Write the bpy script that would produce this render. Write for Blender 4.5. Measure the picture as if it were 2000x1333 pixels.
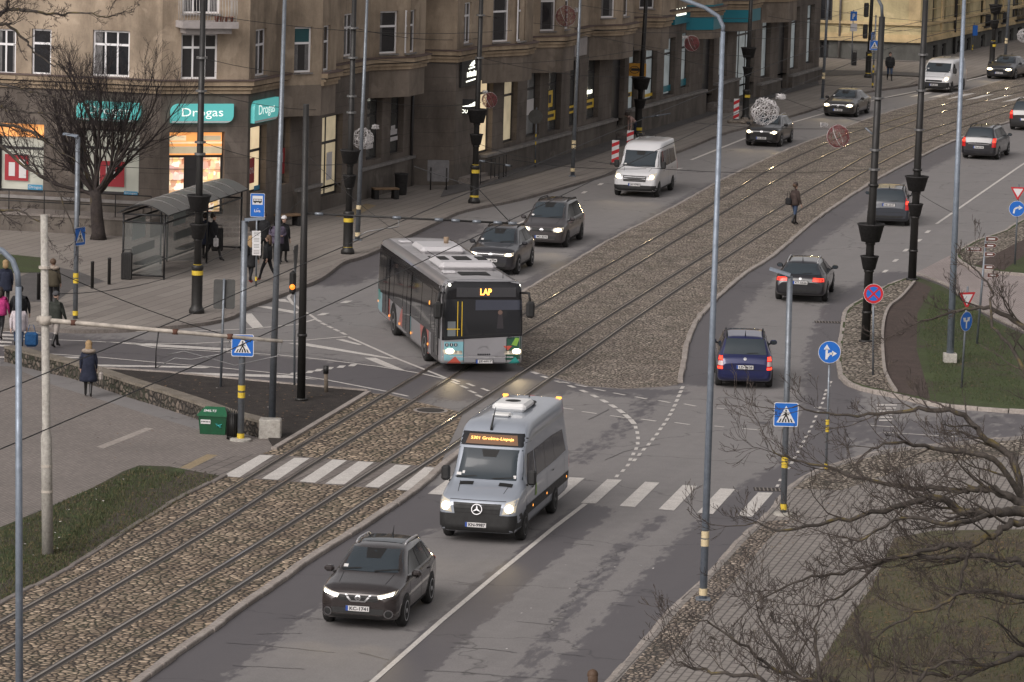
import bpy, bmesh, math, random
from mathutils import Vector, Matrix
from mathutils.bvhtree import BVHTree
for _o in list(bpy.data.objects): bpy.data.objects.remove(_o)
SC = bpy.context.scene
COL = SC.collection
rnd = random.Random(7)
# ------------------------------------------------------------------ camera
CAM_H = 18.7; FPX = 8150.0; PITCH = math.atan(1115/8150.0); ROLL = 0.029
_e1 = Vector((1,0,0)); _n = -Vector((0, math.sin(PITCH), math.cos(PITCH))); FWD = Vector((0, math.cos(PITCH), -math.sin(PITCH)))
RIGHT = _e1*math.cos(ROLL) - _n*math.sin(ROLL)
DOWN = _n*math.cos(ROLL) + _e1*math.sin(ROLL)
CAM = Vector((0,0,CAM_H))
cd = bpy.data.cameras.new('camera'); cam = bpy.data.objects.new('camera', cd); COL.objects.link(cam)
cd.sensor_width = 36; cd.lens = FPX/2000*36; cd.clip_start = 1; cd.clip_end = 3000
m = Matrix((RIGHT, -DOWN, -FWD)).transposed().to_4x4(); m.translation = CAM; cam.matrix_world = m
SC.camera = cam
# ------------------------------------------------------------------ sky, sun, exposure (overcast late afternoon)
SUN_EL, SUN_AZ = 38, 215
W = bpy.data.worlds.new('World'); SC.world = W; W.use_nodes = True
_nt = W.node_tree; _bg = _nt.nodes['Background']
_sky = _nt.nodes.new('ShaderNodeTexSky'); _sky.sky_type = 'NISHITA'; _sky.sun_disc = False
_sky.sun_elevation = math.radians(SUN_EL); _sky.sun_rotation = math.radians(SUN_AZ); _sky.air_density = 1.0; _sky.dust_density = 5.0; _sky.ozone_density = 1.0
_hs = _nt.nodes.new('ShaderNodeHueSaturation'); _hs.inputs['Saturation'].default_value = 0.12
_mx = _nt.nodes.new('ShaderNodeMixRGB'); _mx.blend_type = 'MULTIPLY'; _mx.inputs[0].default_value = 1; _mx.inputs[2].default_value = (1.0,0.948,0.932,1)
_nt.links.new(_sky.outputs[0], _hs.inputs['Color']); _nt.links.new(_hs.outputs[0], _mx.inputs[1]); _nt.links.new(_mx.outputs[0], _bg.inputs['Color'])
_bg.inputs['Strength'].default_value = 0.09
sl = bpy.data.lights.new('sun','SUN'); sl.energy = 0.6; sl.angle = math.radians(40); sl.color = (1.0,0.95,0.91)
so = bpy.data.objects.new('sun', sl); COL.objects.link(so)
_a = math.radians(SUN_AZ); _e = math.radians(SUN_EL)
_dir = Vector((math.sin(_a)*math.cos(_e), math.cos(_a)*math.cos(_e), math.sin(_e)))
so.rotation_euler = (-_dir).to_track_quat('-Z','Y').to_euler(); so.location = (-30,0,60)
SC.view_settings.view_transform = 'Standard'; SC.view_settings.look = 'None'; SC.view_settings.exposure = 0.62; SC.view_settings.gamma = 1
# ------------------------------------------------------------------ pixel -> place
def ray(px, py): return (FWD*FPX + RIGHT*(px-1000) + DOWN*(py-666.5)).normalized()
def G(px, py, z=0.0):
    d = ray(px, py); t = (z-CAM_H)/d.z
    return CAM + d*t
def at_depth(px, py, dist):           # point on the pixel's ray at a camera depth
    d = ray(px, py); return CAM + d*(dist/d.dot(FWD))
def on_plane(px, py, p0, n):
    d = ray(px, py); return CAM + d*((p0-CAM).dot(n)/d.dot(n))
def pix(p):
    q = Vector(p)-CAM; z = q.dot(FWD); return (1000+FPX*q.dot(RIGHT)/z, 666.5+FPX*q.dot(DOWN)/z)
def scale_at(p): return FPX/((Vector(p)-CAM).dot(FWD))
def height_to(base, py):              # z at which a vertical line over base reaches image row py
    lo, hi = -2.0, 40.0
    for _ in range(40):
        mid = (lo+hi)/2
        if pix((base[0],base[1],mid))[1] > py: lo = mid
        else: hi = mid
    return lo
# ------------------------------------------------------------------ object helpers
def tag(o, label=None, cat=None, group=None, kind=None):
    if label: o['label'] = label
    if cat: o['category'] = cat
    if group: o['group'] = group
    if kind: o['kind'] = kind
    return o
def thing(name, label, cat, loc=(0,0,0), rz=0.0, group=None):
    o = bpy.data.objects.new(name, None); COL.objects.link(o); o.empty_display_size = 0.2
    o.location = loc; o.rotation_euler = (0,0,rz)
    return tag(o, label, cat, group)
def copy_tree(o, parent=None):
    c = o.copy(); COL.objects.link(c)
    if parent is not None: c.parent = parent
    for ch in list(o.children): copy_tree(ch, c)
    return c
class MB:
    def __init__(s): s.v=[]; s.f=[]; s.mi=[]; s.m=[]; s.sm=[]
    def mat(s, m):
        if m not in s.m: s.m.append(m)
        return s.m.index(m)
    def add(s, vs, fs, m, smooth=False):
        b = len(s.v); s.v += [tuple(v) for v in vs]; k = s.mat(m)
        for f in fs: s.f.append([i+b for i in f]); s.mi.append(k); s.sm.append(smooth)
        return s
    def quad(s, a,b,c,d, m): return s.add([a,b,c,d],[(0,1,2,3)],m)
    def poly(s, pts, m): return s.add(pts,[tuple(range(len(pts)))],m)
    def box(s, c, size, m, rz=0.0, M=None):
        hx,hy,hz = size[0]/2,size[1]/2,size[2]/2
        vs = [Vector((x,y,z)) for x in(-hx,hx) for y in(-hy,hy) for z in(-hz,hz)]
        if rz: R = Matrix.Rotation(rz,3,'Z'); vs=[R@v for v in vs]
        if M is not None: vs=[M@v for v in vs]
        c = Vector(c)
        return s.add([v+c for v in vs], [(0,1,3,2),(4,6,7,5),(0,4,5,1),(2,3,7,6),(0,2,6,4),(1,5,7,3)], m)
    def bbox(s, c, size, m, bev=0.02, rz=0.0):     # box with bevelled vertical edges and top
        hx,hy,hz = size[0]/2,size[1]/2,size[2]/2; b=min(bev,hx*.9,hy*.9,hz*.9)
        def ring(i,z): return [(-hx+i,-hy+b,z),(-hx+b,-hy+i,z),(hx-b,-hy+i,z),(hx-i,-hy+b,z),(hx-i,hy-b,z),(hx-b,hy-i,z),(-hx+b,hy-i,z),(-hx+i,hy-b,z)]
        def ins(z): return [(-hx+b,-hy+b*1.3,z),(-hx+b*1.3,-hy+b,z),(hx-b*1.3,-hy+b,z),(hx-b,-hy+b*1.3,z),(hx-b,hy-b*1.3,z),(hx-b*1.3,hy-b,z),(-hx+b*1.3,hy-b,z),(-hx+b,hy-b*1.3,z)]
        vs = ins(-hz)+ring(0,-hz+b)+ring(0,hz-b)+ins(hz)
        R = Matrix.Rotation(rz,3,'Z'); c=Vector(c)
        fs=[tuple(range(7,-1,-1)), tuple(range(24,32))]
        for k in range(3):
            for i in range(8): fs.append((k*8+i,k*8+(i+1)%8,(k+1)*8+(i+1)%8,(k+1)*8+i))
        return s.add([R@Vector(v)+c for v in vs], fs, m)
    def tube(s, pts, r, m, n=8, cap=True, smooth=True):
        pts=[Vector(p) for p in pts]; N=len(pts)
        rs = list(r) if isinstance(r,(list,tuple)) else [r]*N
        vs=[]; up=None
        for i,p in enumerate(pts):
            t = (pts[min(i+1,N-1)]-pts[max(i-1,0)])
            if t.length<1e-9: t=Vector((0,0,1))
            t.normalize()
            if up is None:
                a = Vector((0,0,1)) if abs(t.z)<.9 else Vector((1,0,0)); u=t.cross(a).normalized()
            else:
                u = up - t*up.dot(t)
                if u.length<1e-6: u=t.orthogonal()
                u.normalize()
            up=u; w=t.cross(u)
            for k in range(n):
                an=2*math.pi*k/n; vs.append(p+(u*math.cos(an)+w*math.sin(an))*rs[i])
        fs=[]
        for i in range(N-1):
            for k in range(n): fs.append((i*n+k,i*n+(k+1)%n,(i+1)*n+(k+1)%n,(i+1)*n+k))
        s.add(vs,fs,m,smooth)
        if cap and n>2:
            b=len(s.v)-len(vs); k=s.mat(m)
            s.f.append([b+i for i in range(n-1,-1,-1)]); s.mi.append(k); s.sm.append(False)
            s.f.append([b+(N-1)*n+i for i in range(n)]); s.mi.append(k); s.sm.append(False)
        return s
    def lathe(s, prof, c, m, n=16, smooth=True, axis='Z'):
        vs=[]; c=Vector(c)
        for (r,z) in prof:
            for k in range(n):
                a=2*math.pi*k/n
                p=(r*math.cos(a),r*math.sin(a),z)
                if axis=='Y': p=(p[0],p[2],p[1])
                if axis=='X': p=(p[2],p[0],p[1])
                vs.append(c+Vector(p))
        fs=[]
        for i in range(len(prof)-1):
            for k in range(n): fs.append((i*n+k,i*n+(k+1)%n,(i+1)*n+(k+1)%n,(i+1)*n+k))
        fs.append(tuple(range(n-1,-1,-1))); fs.append(tuple((len(prof)-1)*n+k for k in range(n)))
        return s.add(vs,fs,m,smooth)
    def prism(s, pts, z0, z1, m, mside=None, bottom=False):
        n=len(pts); vs=[(p[0],p[1],z0) for p in pts]+[(p[0],p[1],z1) for p in pts]
        s.add(vs,[tuple(range(n,2*n))]+([tuple(range(n-1,-1,-1))] if bottom else []),m)
        return s.add(vs,[(i,(i+1)%n,n+(i+1)%n,n+i) for i in range(n)],mside or m)
    def strip(s, pts, w, z0, z1, m, both=True):   # a kerb-like band along a polyline
        L,R=[],[]
        for i,p in enumerate(pts):
            a=pts[max(i-1,0)]; b=pts[min(i+1,len(pts)-1)]
            t=Vector((b[0]-a[0],b[1]-a[1],0)).normalized(); n=Vector((-t.y,t.x,0))*(w/2)
            L.append((p[0]+n.x,p[1]+n.y)); R.append((p[0]-n.x,p[1]-n.y))
        for i in range(len(pts)-1):
            a,b,c,d=R[i],R[i+1],L[i+1],L[i]
            vs=[(q[0],q[1],z1) for q in(a,b,c,d)]+[(q[0],q[1],z0) for q in(a,b,c,d)]
            fs=[(0,1,2,3)]
            if z1-z0>0.001: fs+=[(0,4,5,1),(2,6,7,3)]
            if i==0 and z1-z0>.001: fs.append((3,7,4,0))
            if i==len(pts)-2 and z1-z0>.001: fs.append((1,5,6,2))
            s.add(vs,fs,m)
        return s
    def stones(s, pts, w, z0, z1, m, L=1.0, rg=None, jit=.018):   # kerb laid from separate stones
        rg=rg or rnd; P=[Vector((p[0],p[1],0)) for p in pts]; d=[0]
        for a,b in zip(P,P[1:]): d.append(d[-1]+(b-a).length)
        def at(x):
            x=max(0,min(d[-1],x))
            for i in range(len(P)-1):
                if x<=d[i+1] or i==len(P)-2: return P[i]+(P[i+1]-P[i])*((x-d[i])/max(1e-6,d[i+1]-d[i]))
        x=0
        while x<d[-1]-.05:
            l=L*rg.uniform(.8,1.2); a=at(x); b=at(min(x+l-.025,d[-1])); t=(b-a); 
            if t.length<.05: break
            t.normalize(); n=Vector((-t.y,t.x,0)); o=n*rg.uniform(-jit,jit); zz=z1+rg.uniform(-.012,.008); h=w/2*rg.uniform(.93,1.05); c=min(.02,w*.15)
            vs=[]
            for q in(a,b):
                for off,z in((-h,z0),(-h,zz-c),(-h+c,zz),(h-c,zz),(h,zz-c),(h,z0)): r=q+o+n*off; vs.append((r.x,r.y,z))
            s.add(vs,[(0,1,7,6),(1,2,8,7),(2,3,9,8),(3,4,10,9),(4,5,11,10),(5,4,3,2,1,0),(6,7,8,9,10,11)],m); x+=l
        return s
    def build(s, name, parent=None, origin=None, recalc=True):
        me=bpy.data.meshes.new(name)
        o0=Vector(origin) if origin is not None else Vector((0,0,0))
        me.from_pydata([tuple(Vector(v)-o0) for v in s.v],[],s.f)
        for mm in s.m: me.materials.append(mm)
        me.polygons.foreach_set('material_index', s.mi); me.polygons.foreach_set('use_smooth', s.sm)
        if recalc:
            bm=bmesh.new(); bm.from_mesh(me); bmesh.ops.recalc_face_normals(bm, faces=bm.faces); bm.to_mesh(me); bm.free()
        me.update()
        o=bpy.data.objects.new(name,me); COL.objects.link(o)
        if parent is not None: o.parent=parent
        o.location=o0
        return o
def flat(name, pts, m, z):     # a possibly concave ground sheet
    me=bpy.data.meshes.new(name); bm=bmesh.new()
    vs=[bm.verts.new((p[0],p[1],z)) for p in pts]; f=bm.faces.new(vs)
    bmesh.ops.triangulate(bm,faces=[f]); bmesh.ops.recalc_face_normals(bm,faces=bm.faces)
    for f in bm.faces:
        if f.normal.z<0: f.normal_flip()
    bm.to_mesh(me); bm.free(); me.materials.append(m)
    o=bpy.data.objects.new(name,me); COL.objects.link(o); o['kind']='structure'; return o
def slab(name, pts, m, z1, z0=-0.02, side=None):
    me=bpy.data.meshes.new(name); bm=bmesh.new()
    vs=[bm.verts.new((p[0],p[1],z1)) for p in pts]; f=bm.faces.new(vs)
    r=bmesh.ops.extrude_face_region(bm,geom=[f])
    for g in r['geom']:
        if isinstance(g,bmesh.types.BMVert): g.co.z=z0
    bmesh.ops.triangulate(bm,faces=bm.faces[:]); bmesh.ops.recalc_face_normals(bm,faces=bm.faces)
    bm.to_mesh(me); bm.free(); me.materials.append(m)
    o=bpy.data.objects.new(name,me); COL.objects.link(o); o['kind']='structure'; return o
def PG(pl, z=0.0): return [G(x,y,z) for x,y in pl]
def smooth_line(pts, k=4):
    P=[Vector(p) for p in pts]; out=[]
    for i in range(len(P)-1):
        p0=P[max(i-1,0)];p1=P[i];p2=P[i+1];p3=P[min(i+2,len(P)-1)]
        for j in range(k):
            t=j/k; out.append(.5*((2*p1)+(p2-p0)*t+(2*p0-5*p1+4*p2-p3)*t*t+(3*p1-p0-3*p2+p3)*t**3))
    out.append(P[-1]); return out
# ------------------------------------------------------------------ materials
MATS={}
def mk(name, col, rough=.6, metal=0.0, emit=None, es=1.0, coat=0.0, spec=None, alpha=None):
    if name in MATS: return MATS[name]
    m=bpy.data.materials.new(name); m.use_nodes=True; b=m.node_tree.nodes['Principled BSDF']
    b.inputs['Base Color'].default_value=(*col,1); b.inputs['Roughness'].default_value=rough; b.inputs['Metallic'].default_value=metal
    if coat: b.inputs['Coat Weight'].default_value=coat; b.inputs['Coat Roughness'].default_value=.05
    if spec is not None: b.inputs['Specular IOR Level'].default_value=spec
    if emit: b.inputs['Emission Color'].default_value=(*emit,1); b.inputs['Emission Strength'].default_value=es
    MATS[name]=m; return m
class NT:
    def __init__(s,m): s.t=m.node_tree; s.b=s.t.nodes['Principled BSDF']
    def n(s,ty,**kw):
        x=s.t.nodes.new(ty)
        for k,v in kw.items(): setattr(x,k,v)
        return x
    def l(s,a,b): s.t.links.new(a,b)
    def pos(s, rz=0.0, sc=(1,1,1)):
        g=s.n('ShaderNodeNewGeometry'); v=g.outputs['Position']
        for key,val in (('Rotation',(0,0,rz)),('Scale',sc)):
            mp=s.n('ShaderNodeMapping'); mp.inputs[key].default_value=val; s.l(v,mp.inputs['Vector']); v=mp.outputs[0]
        return v
    def noise(s,vec,scale,det=4,rough=.55,dist=0):
        x=s.n('ShaderNodeTexNoise'); x.inputs['Scale'].default_value=scale; x.inputs['Detail'].default_value=det; x.inputs['Roughness'].default_value=rough; x.inputs['Distortion'].default_value=dist
        s.l(vec,x.inputs['Vector']); return x.outputs['Fac']
    def ramp(s,fac,stops):
        r=s.n('ShaderNodeValToRGB'); e=r.color_ramp.elements
        while len(e)<len(stops): e.new(.5)
        for el,(p,c) in zip(e,stops): el.position=p; el.color=(*c,1) if len(c)==3 else c
        s.l(fac,r.inputs[0]); return r.outputs[0]
    def mix(s,fac,a,b,mode='MIX'):
        x=s.n('ShaderNodeMixRGB',blend_type=mode)
        for sock,val in ((x.inputs[0],fac),(x.inputs[1],a),(x.inputs[2],b)):
            if hasattr(val,'is_output') or hasattr(val,'links'): s.l(val,sock)
            elif isinstance(val,(int,float)): sock.default_value=val
            else: sock.default_value=(*val,1)
        return x.outputs[0]
    def math(s,op,a,b=0.0):
        x=s.n('ShaderNodeMath',operation=op)
        for sock,val in((x.inputs[0],a),(x.inputs[1],b)):
            if isinstance(val,(int,float)): sock.default_value=val
            else: s.l(val,sock)
        return x.outputs[0]
    def bump(s,h,strength=.4,dist=.02):
        x=s.n('ShaderNodeBump'); x.inputs['Strength'].default_value=strength; x.inputs['Distance'].default_value=dist
        s.l(h,x.inputs['Height']); s.l(x.outputs[0],s.b.inputs['Normal'])
    def col(s,c): s.l(c,s.b.inputs['Base Color'])
    def rough(s,c): s.l(c,s.b.inputs['Roughness'])
STREET=math.atan2(72.6,21.7)     # heading of the street in plan
def m_asphalt():
    m=mk('asphalt',(.1,.1,.1),.75); t=NT(m); p=t.pos()
    at=t.n('ShaderNodeAttribute'); at.attribute_name='wet'
    big=t.noise(p,.35,5,.6); fine=t.noise(p,22,3,.7); mid=t.noise(p,2.2,5,.65,.4)
    pl=t.pos(math.pi/2-STREET,(1.4,.10,1)); streak=t.noise(pl,1.6,4,.6)
    base=t.ramp(big,[(.3,(.185,.175,.172)),(.7,(.228,.216,.211))])
    base=t.mix(.5,base,t.ramp(fine,[(.25,(.125,.118,.117)),(.75,(.285,.27,.264))]))
    base=t.mix(.18,base,t.ramp(mid,[(.35,(.122,.117,.117)),(.65,(.22,.21,.206))]))
    base=t.mix(.10,base,t.ramp(streak,[(.35,(.10,.095,.093)),(.65,(.22,.21,.2))]))
    # damp patches: attribute broken up by noise
    gate=t.ramp(at.outputs['Fac'],[(.05,(0,)*3),(.4,(1,)*3)]); nn=t.math('ADD',t.math('MULTIPLY',t.math('SUBTRACT',mid,.5),.8),t.math('MULTIPLY',t.math('SUBTRACT',t.noise(t.pos(math.pi/2-STREET,(1,.22,1)),5,5,.7),.5),1.4))
    w=t.math('ADD',at.outputs['Fac'],t.math('MULTIPLY',nn,gate))
    w=t.ramp(w,[(.42,(0,0,0)),(.54,(1,1,1))])
    c=t.mix(t.math('MULTIPLY',w,.9),base,t.mix(.8,base,(.062,.056,.064)))
    # cracks
    v=t.n('ShaderNodeTexVoronoi',feature='DISTANCE_TO_EDGE'); v.inputs['Scale'].default_value=.14
    wp=t.n('ShaderNodeVectorMath',operation='ADD'); nz=t.n('ShaderNodeTexNoise'); nz.inputs['Scale'].default_value=1.5; t.l(p,nz.inputs['Vector']); t.l(p,wp.inputs[0]); t.l(nz.outputs['Color'],wp.inputs[1]); t.l(wp.outputs[0],v.inputs['Vector'])
    cr=t.ramp(v.outputs['Distance'],[(.0,(.45,.45,.45)),(.006,(1,1,1))])
    c=t.mix(.8,c,cr,'MULTIPLY')
    t.col(c); t.rough(t.ramp(w,[(0,(.85,)*3),(1,(.60,)*3)])); t.bump(fine,.35,.01); return m
def m_cobble(name,scale,c1,c2,gap,moss=0.0,ps=(1,1,1)):
    m=mk(name,c1,.85); t=NT(m); p=t.pos(math.pi/2-STREET,ps)
    wn=t.n('ShaderNodeTexNoise'); wn.inputs['Scale'].default_value=3; t.l(p,wn.inputs['Vector'])
    wv=t.n('ShaderNodeVectorMath',operation='MULTIPLY_ADD'); wv.inputs[1].default_value=(.12,.12,.12); t.l(wn.outputs['Color'],wv.inputs[0]); t.l(p,wv.inputs[2])
    f=t.n('ShaderNodeTexVoronoi',feature='F1'); e=t.n('ShaderNodeTexVoronoi',feature='DISTANCE_TO_EDGE')
    for v in(f,e): v.inputs['Scale'].default_value=scale; v.inputs['Randomness'].default_value=.8; t.l(wv.outputs[0],v.inputs['Vector'])
    sep=t.n('ShaderNodeSeparateColor'); t.l(f.outputs['Color'],sep.inputs[0])
    stone=t.ramp(sep.outputs[0],[(0,c1),(.45,[(a+b)/2 for a,b in zip(c1,c2)]),(.8,c2),(1,[min(1,x*1.25) for x in c2])])
    big=t.noise(t.pos(),.5,4,.6)
    stone=t.mix(.45,stone,t.ramp(big,[(.35,(.55,.5,.45)),(.65,(1,1,1))]),'MULTIPLY')
    grain=t.noise(t.pos(),40,3); stone=t.mix(.3,stone,t.ramp(grain,[(.3,(.6,.6,.6)),(.7,(1.1,1.1,1.1))]),'MULTIPLY')
    gapc=t.mix(t.ramp(t.noise(t.pos(),.8,4),[(.45,(0,0,0)),(.6,(moss,moss,moss))]),gap,(.035,.045,.018))
    filln=t.ramp(t.noise(t.pos(),1.1,5,.65),[(.35,(.6,)*3),(.7,(1.6,)*3)])
    ed=t.math('DIVIDE',e.outputs['Distance'],filln)
    g=t.ramp(ed,[(.06,(0,0,0)),(.20,(1,1,1))]); g=t.math('MULTIPLY',g,t.ramp(t.noise(t.pos(),.75,5,.7,.4),[(.30,(.15,)*3),(.44,(1,1,1))]))
    t.col(t.mix(g,gapc,stone)); h=t.ramp(e.outputs['Distance'],[(0,(0,0,0)),(.25,(.8,)*3),(.5,(1,1,1))]); t.bump(h,.9,.06); return m
def m_paving(name, bw, bh, rz, c1, c2, mortar, ms=.02, var=.35, off=.5):
    m=mk(name,c1,.85); t=NT(m); p=t.pos(rz)
    b=t.n('ShaderNodeTexBrick'); b.offset=off; b.inputs['Scale'].default_value=1; b.inputs['Brick Width'].default_value=bw; b.inputs['Row Height'].default_value=bh
    b.inputs['Mortar Size'].default_value=ms; b.inputs['Mortar Smooth'].default_value=.3; b.inputs['Color1'].default_value=(*c1,1); b.inputs['Color2'].default_value=(*c2,1); b.inputs['Mortar'].default_value=(*mortar,1); b.inputs['Bias'].default_value=0
    t.l(p,b.inputs['Vector'])
    big=t.ramp(t.noise(t.pos(),.25,5,.6),[(.3,(.72,)*3),(.7,(1.08,)*3)]); fine=t.ramp(t.noise(t.pos(),14,4,.7),[(.25,(.75,)*3),(.75,(1.15,)*3)])
    c=t.mix(var*1.6,b.outputs['Color'],big,'MULTIPLY'); c=t.mix(.6,c,fine,'MULTIPLY'); t.col(c); t.bump(b.outputs['Fac'],-.4,.01); return m
def m_speckle(name, stops, scales=(.6,9), rough=.95, bump=.6):
    m=mk(name,stops[0][1],rough); t=NT(m); p=t.pos()
    a=t.ramp(t.noise(p,scales[0],6,.7),stops); b=t.ramp(t.noise(p,scales[1],4,.75),[(.25,(.5,)*3),(.75,(1.3,)*3)])
    t.col(t.mix(.8,a,b,'MULTIPLY')); t.bump(t.noise(p,scales[1]*2,3),bump,.05); return m
def m_plaster(name, c, dirt=.5, courses=0.0, rough=.9):
    m=mk(name,c,rough); t=NT(m); p=t.pos()
    a=t.ramp(t.noise(p,.45,6,.65,.3),[(.3,[x*.62 for x in c]),(.55,c),(.75,[min(1,x*1.15) for x in c])])
    st=t.noise(t.pos(0,(1.1,1.1,.22)),.8,6,.72); a=t.mix(dirt,a,t.ramp(st,[(.36,(.5,.48,.46)),(.56,(1,1,1))]),'MULTIPLY'); pt=t.noise(p,.9,3,.5,.6); a=t.mix(t.ramp(pt,[(.60,(0,)*3),(.68,(.35,)*3)]),a,[min(1,x*1.35+.03) for x in c]); a=t.mix(t.ramp(pt,[(.28,(.45,)*3),(.38,(0,)*3)]),a,[x*.5 for x in c])
    fine=t.noise(p,18,3,.7); a=t.mix(.35,a,t.ramp(fine,[(.25,(.7,)*3),(.75,(1.15,)*3)]),'MULTIPLY')
    if courses:
        sx=t.n('ShaderNodeSeparateXYZ'); t.l(p,sx.inputs[0]); fr=t.math('FRACT',t.math('DIVIDE',sx.outputs[2],courses)); ln=t.ramp(fr,[(0,(.6,)*3),(.03,(.6,)*3),(.05,(1,1,1))]); a=t.mix(.7,a,ln,'MULTIPLY')
    t.col(a); t.bump(fine,.25,.02); return m
def m_noisy(name,c,rough=.6,metal=0.0,amt=.25,scale=4,coat=0):
    m=mk(name,c,rough,metal,coat=coat); t=NT(m); g=t.n('ShaderNodeTexCoord')
    n=t.noise(g.outputs['Object'],scale,5,.65); t.col(t.mix(1,t.mix(0,c,c),t.ramp(n,[(.3,(1-amt,)*3),(.7,(1+amt*.6,)*3)]),'MULTIPLY'))
    t.rough(t.ramp(n,[(.3,(min(1,rough+.1),)*3),(.7,(max(0,rough-.08),)*3)])); return m
# ================================================================== GROUND
ASPH=m_asphalt(); ASPHF=m_speckle('footway_asphalt',[(.3,(.075,.07,.068)),(.7,(.115,.107,.104))],(.5,9),.9,.3)
_ra,_rb=G(1185,1333),G(1524,973); RCH=math.atan2(_rb.y-_ra.y,_rb.x-_ra.x)
COBBLE=m_cobble('track_cobble',5.7,(.22,.165,.115),(.47,.37,.27),(.042,.032,.024),.5,(1,.85,1))
COBBLE2=m_cobble('median_cobble',7.5,(.26,.215,.178),(.46,.395,.33),(.085,.07,.057),.3)
COBBLE3=m_cobble('verge_cobble',6.0,(.27,.23,.19),(.47,.41,.34),(.05,.04,.03),.2)
COBSET=m_cobble('verge_setts',8.5,(.24,.195,.155),(.42,.35,.285),(.06,.05,.045),.2,(1,.6,1))
PAV_L=m_paving('plaza_paving',.2,.1,-STREET,(.20,.175,.16),(.25,.22,.20),(.12,.105,.095),.012)
PAV_S=m_paving('street_paving',6,.5,-STREET,(.215,.19,.17),(.25,.225,.2),(.12,.105,.095),.02)
PAV_R=m_paving('right_paving',.40,.20,-RCH,(.23,.208,.19),(.27,.245,.222),(.10,.088,.08),.022)
PAV_P=m_paving('pink_paving',.2,.1,-STREET,(.30,.255,.242),(.34,.295,.28),(.20,.168,.158),.01)
PAV_T=m_paving('crossing_paving',.5,.35,-STREET,(.17,.148,.135),(.205,.18,.162),(.075,.065,.06),.022)
KERB=m_speckle('kerb_stone',[(.3,(.27,.235,.21)),(.7,(.40,.36,.325))],(1.2,12),.85,.3)
KERB_D=m_speckle('kerb_dark',[(.3,(.16,.14,.125)),(.7,(.25,.22,.20))],(1.2,12),.85,.3)
BARES=m_speckle('bare_earth',[(.3,(.060,.048,.038)),(.6,(.085,.068,.055)),(.75,(.06,.062,.03))],(1.2,14),1,.9)
SOIL=m_speckle('soil',[(.3,(.018,.014,.012)),(.7,(.046,.036,.030))],(2.2,11),1,.9)
MULCH=m_speckle('mulch',[(.3,(.055,.038,.032)),(.7,(.085,.06,.05))],(1.5,9),1,.9)
LAWN=m_speckle('lawn',[(.32,(.058,.052,.030)),(.5,(.052,.070,.022)),(.75,(.070,.095,.030))],(.5,14),1,.9)
LAWN_D=m_speckle('worn_lawn',[(.34,(.075,.060,.045)),(.45,(.060,.055,.030)),(.55,(.042,.055,.018)),(.72,(.066,.094,.028))],(1.0,16),1,.9)
LAWN_B=m_speckle('brown_lawn',[(.32,(.070,.052,.038)),(.45,(.10,.080,.052)),(.58,(.085,.082,.038)),(.75,(.115,.105,.06))],(.4,11),1,.9)
RAIL=mk('rail_steel',(.45,.41,.37),.22,.9); GROOVE=mk('rail_groove',(.035,.03,.027),.9); RAILBED=m_speckle('rail_side',[(.3,(.085,.072,.062)),(.7,(.14,.12,.105))],(2,9),.9,.4)
WHITE=m_speckle('road_paint',[(.3,(.50,.47,.44)),(.7,(.66,.63,.59))],(2.5,22),.7,.1)
YELTILE=m_speckle('yellow_tile',[(.3,(.26,.20,.12)),(.7,(.33,.26,.16))],(2,12),.9,.2)
def seg_d(p,a,b):
    ax,ay=a;bx,by=b; dx,dy=bx-ax,by-ay; L=dx*dx+dy*dy
    t=0 if L==0 else max(0,min(1,((p[0]-ax)*dx+(p[1]-ay)*dy)/L))
    return math.hypot(p[0]-ax-t*dx,p[1]-ay-t*dy)
WET=[([(150,1480),(340,1310),(480,1203),(620,1110),(760,1022),(850,965)],1.25,.95),
 ([(690,1400),(785,1320),(960,1155),(1160,995)],.55,.9),([(1000,1345),(1100,1210),(1210,1075),(1290,1010)],.34,.52),
 ([(1080,1440),(1185,1320),(1310,1180),(1400,1080),(1500,975),(1580,925)],1.15,.95),
 ([(1580,930),(1618,830),(1628,740),(1628,680),(1660,595),(1760,535)],.95,.8),([(1335,745),(1360,650),(1410,580),(1480,520),(1580,450),(1705,362),(1880,275)],1.15,.8),
 ([(1060,735),(1200,768),(1310,768)],.7,.7),([(1120,905),(1235,820),(1275,770)],.55,.5),([(1040,562),(1190,480),(1330,405),(1460,335),(1600,275)],.8,.7),
 ([(-60,668),(200,690),(480,720),(800,752),(1000,740)],3.4,.8),([(600,545),(745,487),(850,440)],2.2,.85),([(905,412),(1170,345),(1400,262)],1.0,.4),
 ([(1640,830),(1750,850),(1980,830)],2.6,.6),([(1800,720),(1940,760)],2,.5)]
_WETG=[([tuple(G(x,y).xy) for x,y in pl],w,s) for pl,w,s in WET]
def wetness(x,y):
    v=0
    for pl,w,s in _WETG:
        d=min(seg_d((x,y),pl[i],pl[i+1]) for i in range(len(pl)-1))
        if d<w*2: v=max(v,s*min(1,max(0,1.55-d/w)))
    return v
def build_road():
    xs=list(range(-1200,-100,100))+list(range(-100,2110,11))+list(range(2110,3300,100)); ys=list(range(-420,100,20))+list(range(100,1400,9))+list(range(1400,2400,100))
    vs=[];wt=[]
    for y in ys:
        for x in xs:
            p=G(x,y+0.029*(x-1000)); vs.append(p); wt.append(wetness(p.x,p.y) if -110<x<2120 and y>90 else 0)
    n=len(xs); fs=[(j*n+i,(j+1)*n+i,(j+1)*n+i+1,j*n+i+1) for j in range(len(ys)-1) for i in range(n-1)]
    me=bpy.data.meshes.new('road'); me.from_pydata(vs,[],fs); a=me.attributes.new('wet','FLOAT','POINT'); a.data.foreach_set('value',wt); me.materials.append(ASPH)
    o=bpy.data.objects.new('road',me); COL.objects.link(o); o['kind']='structure'
build_road()
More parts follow.
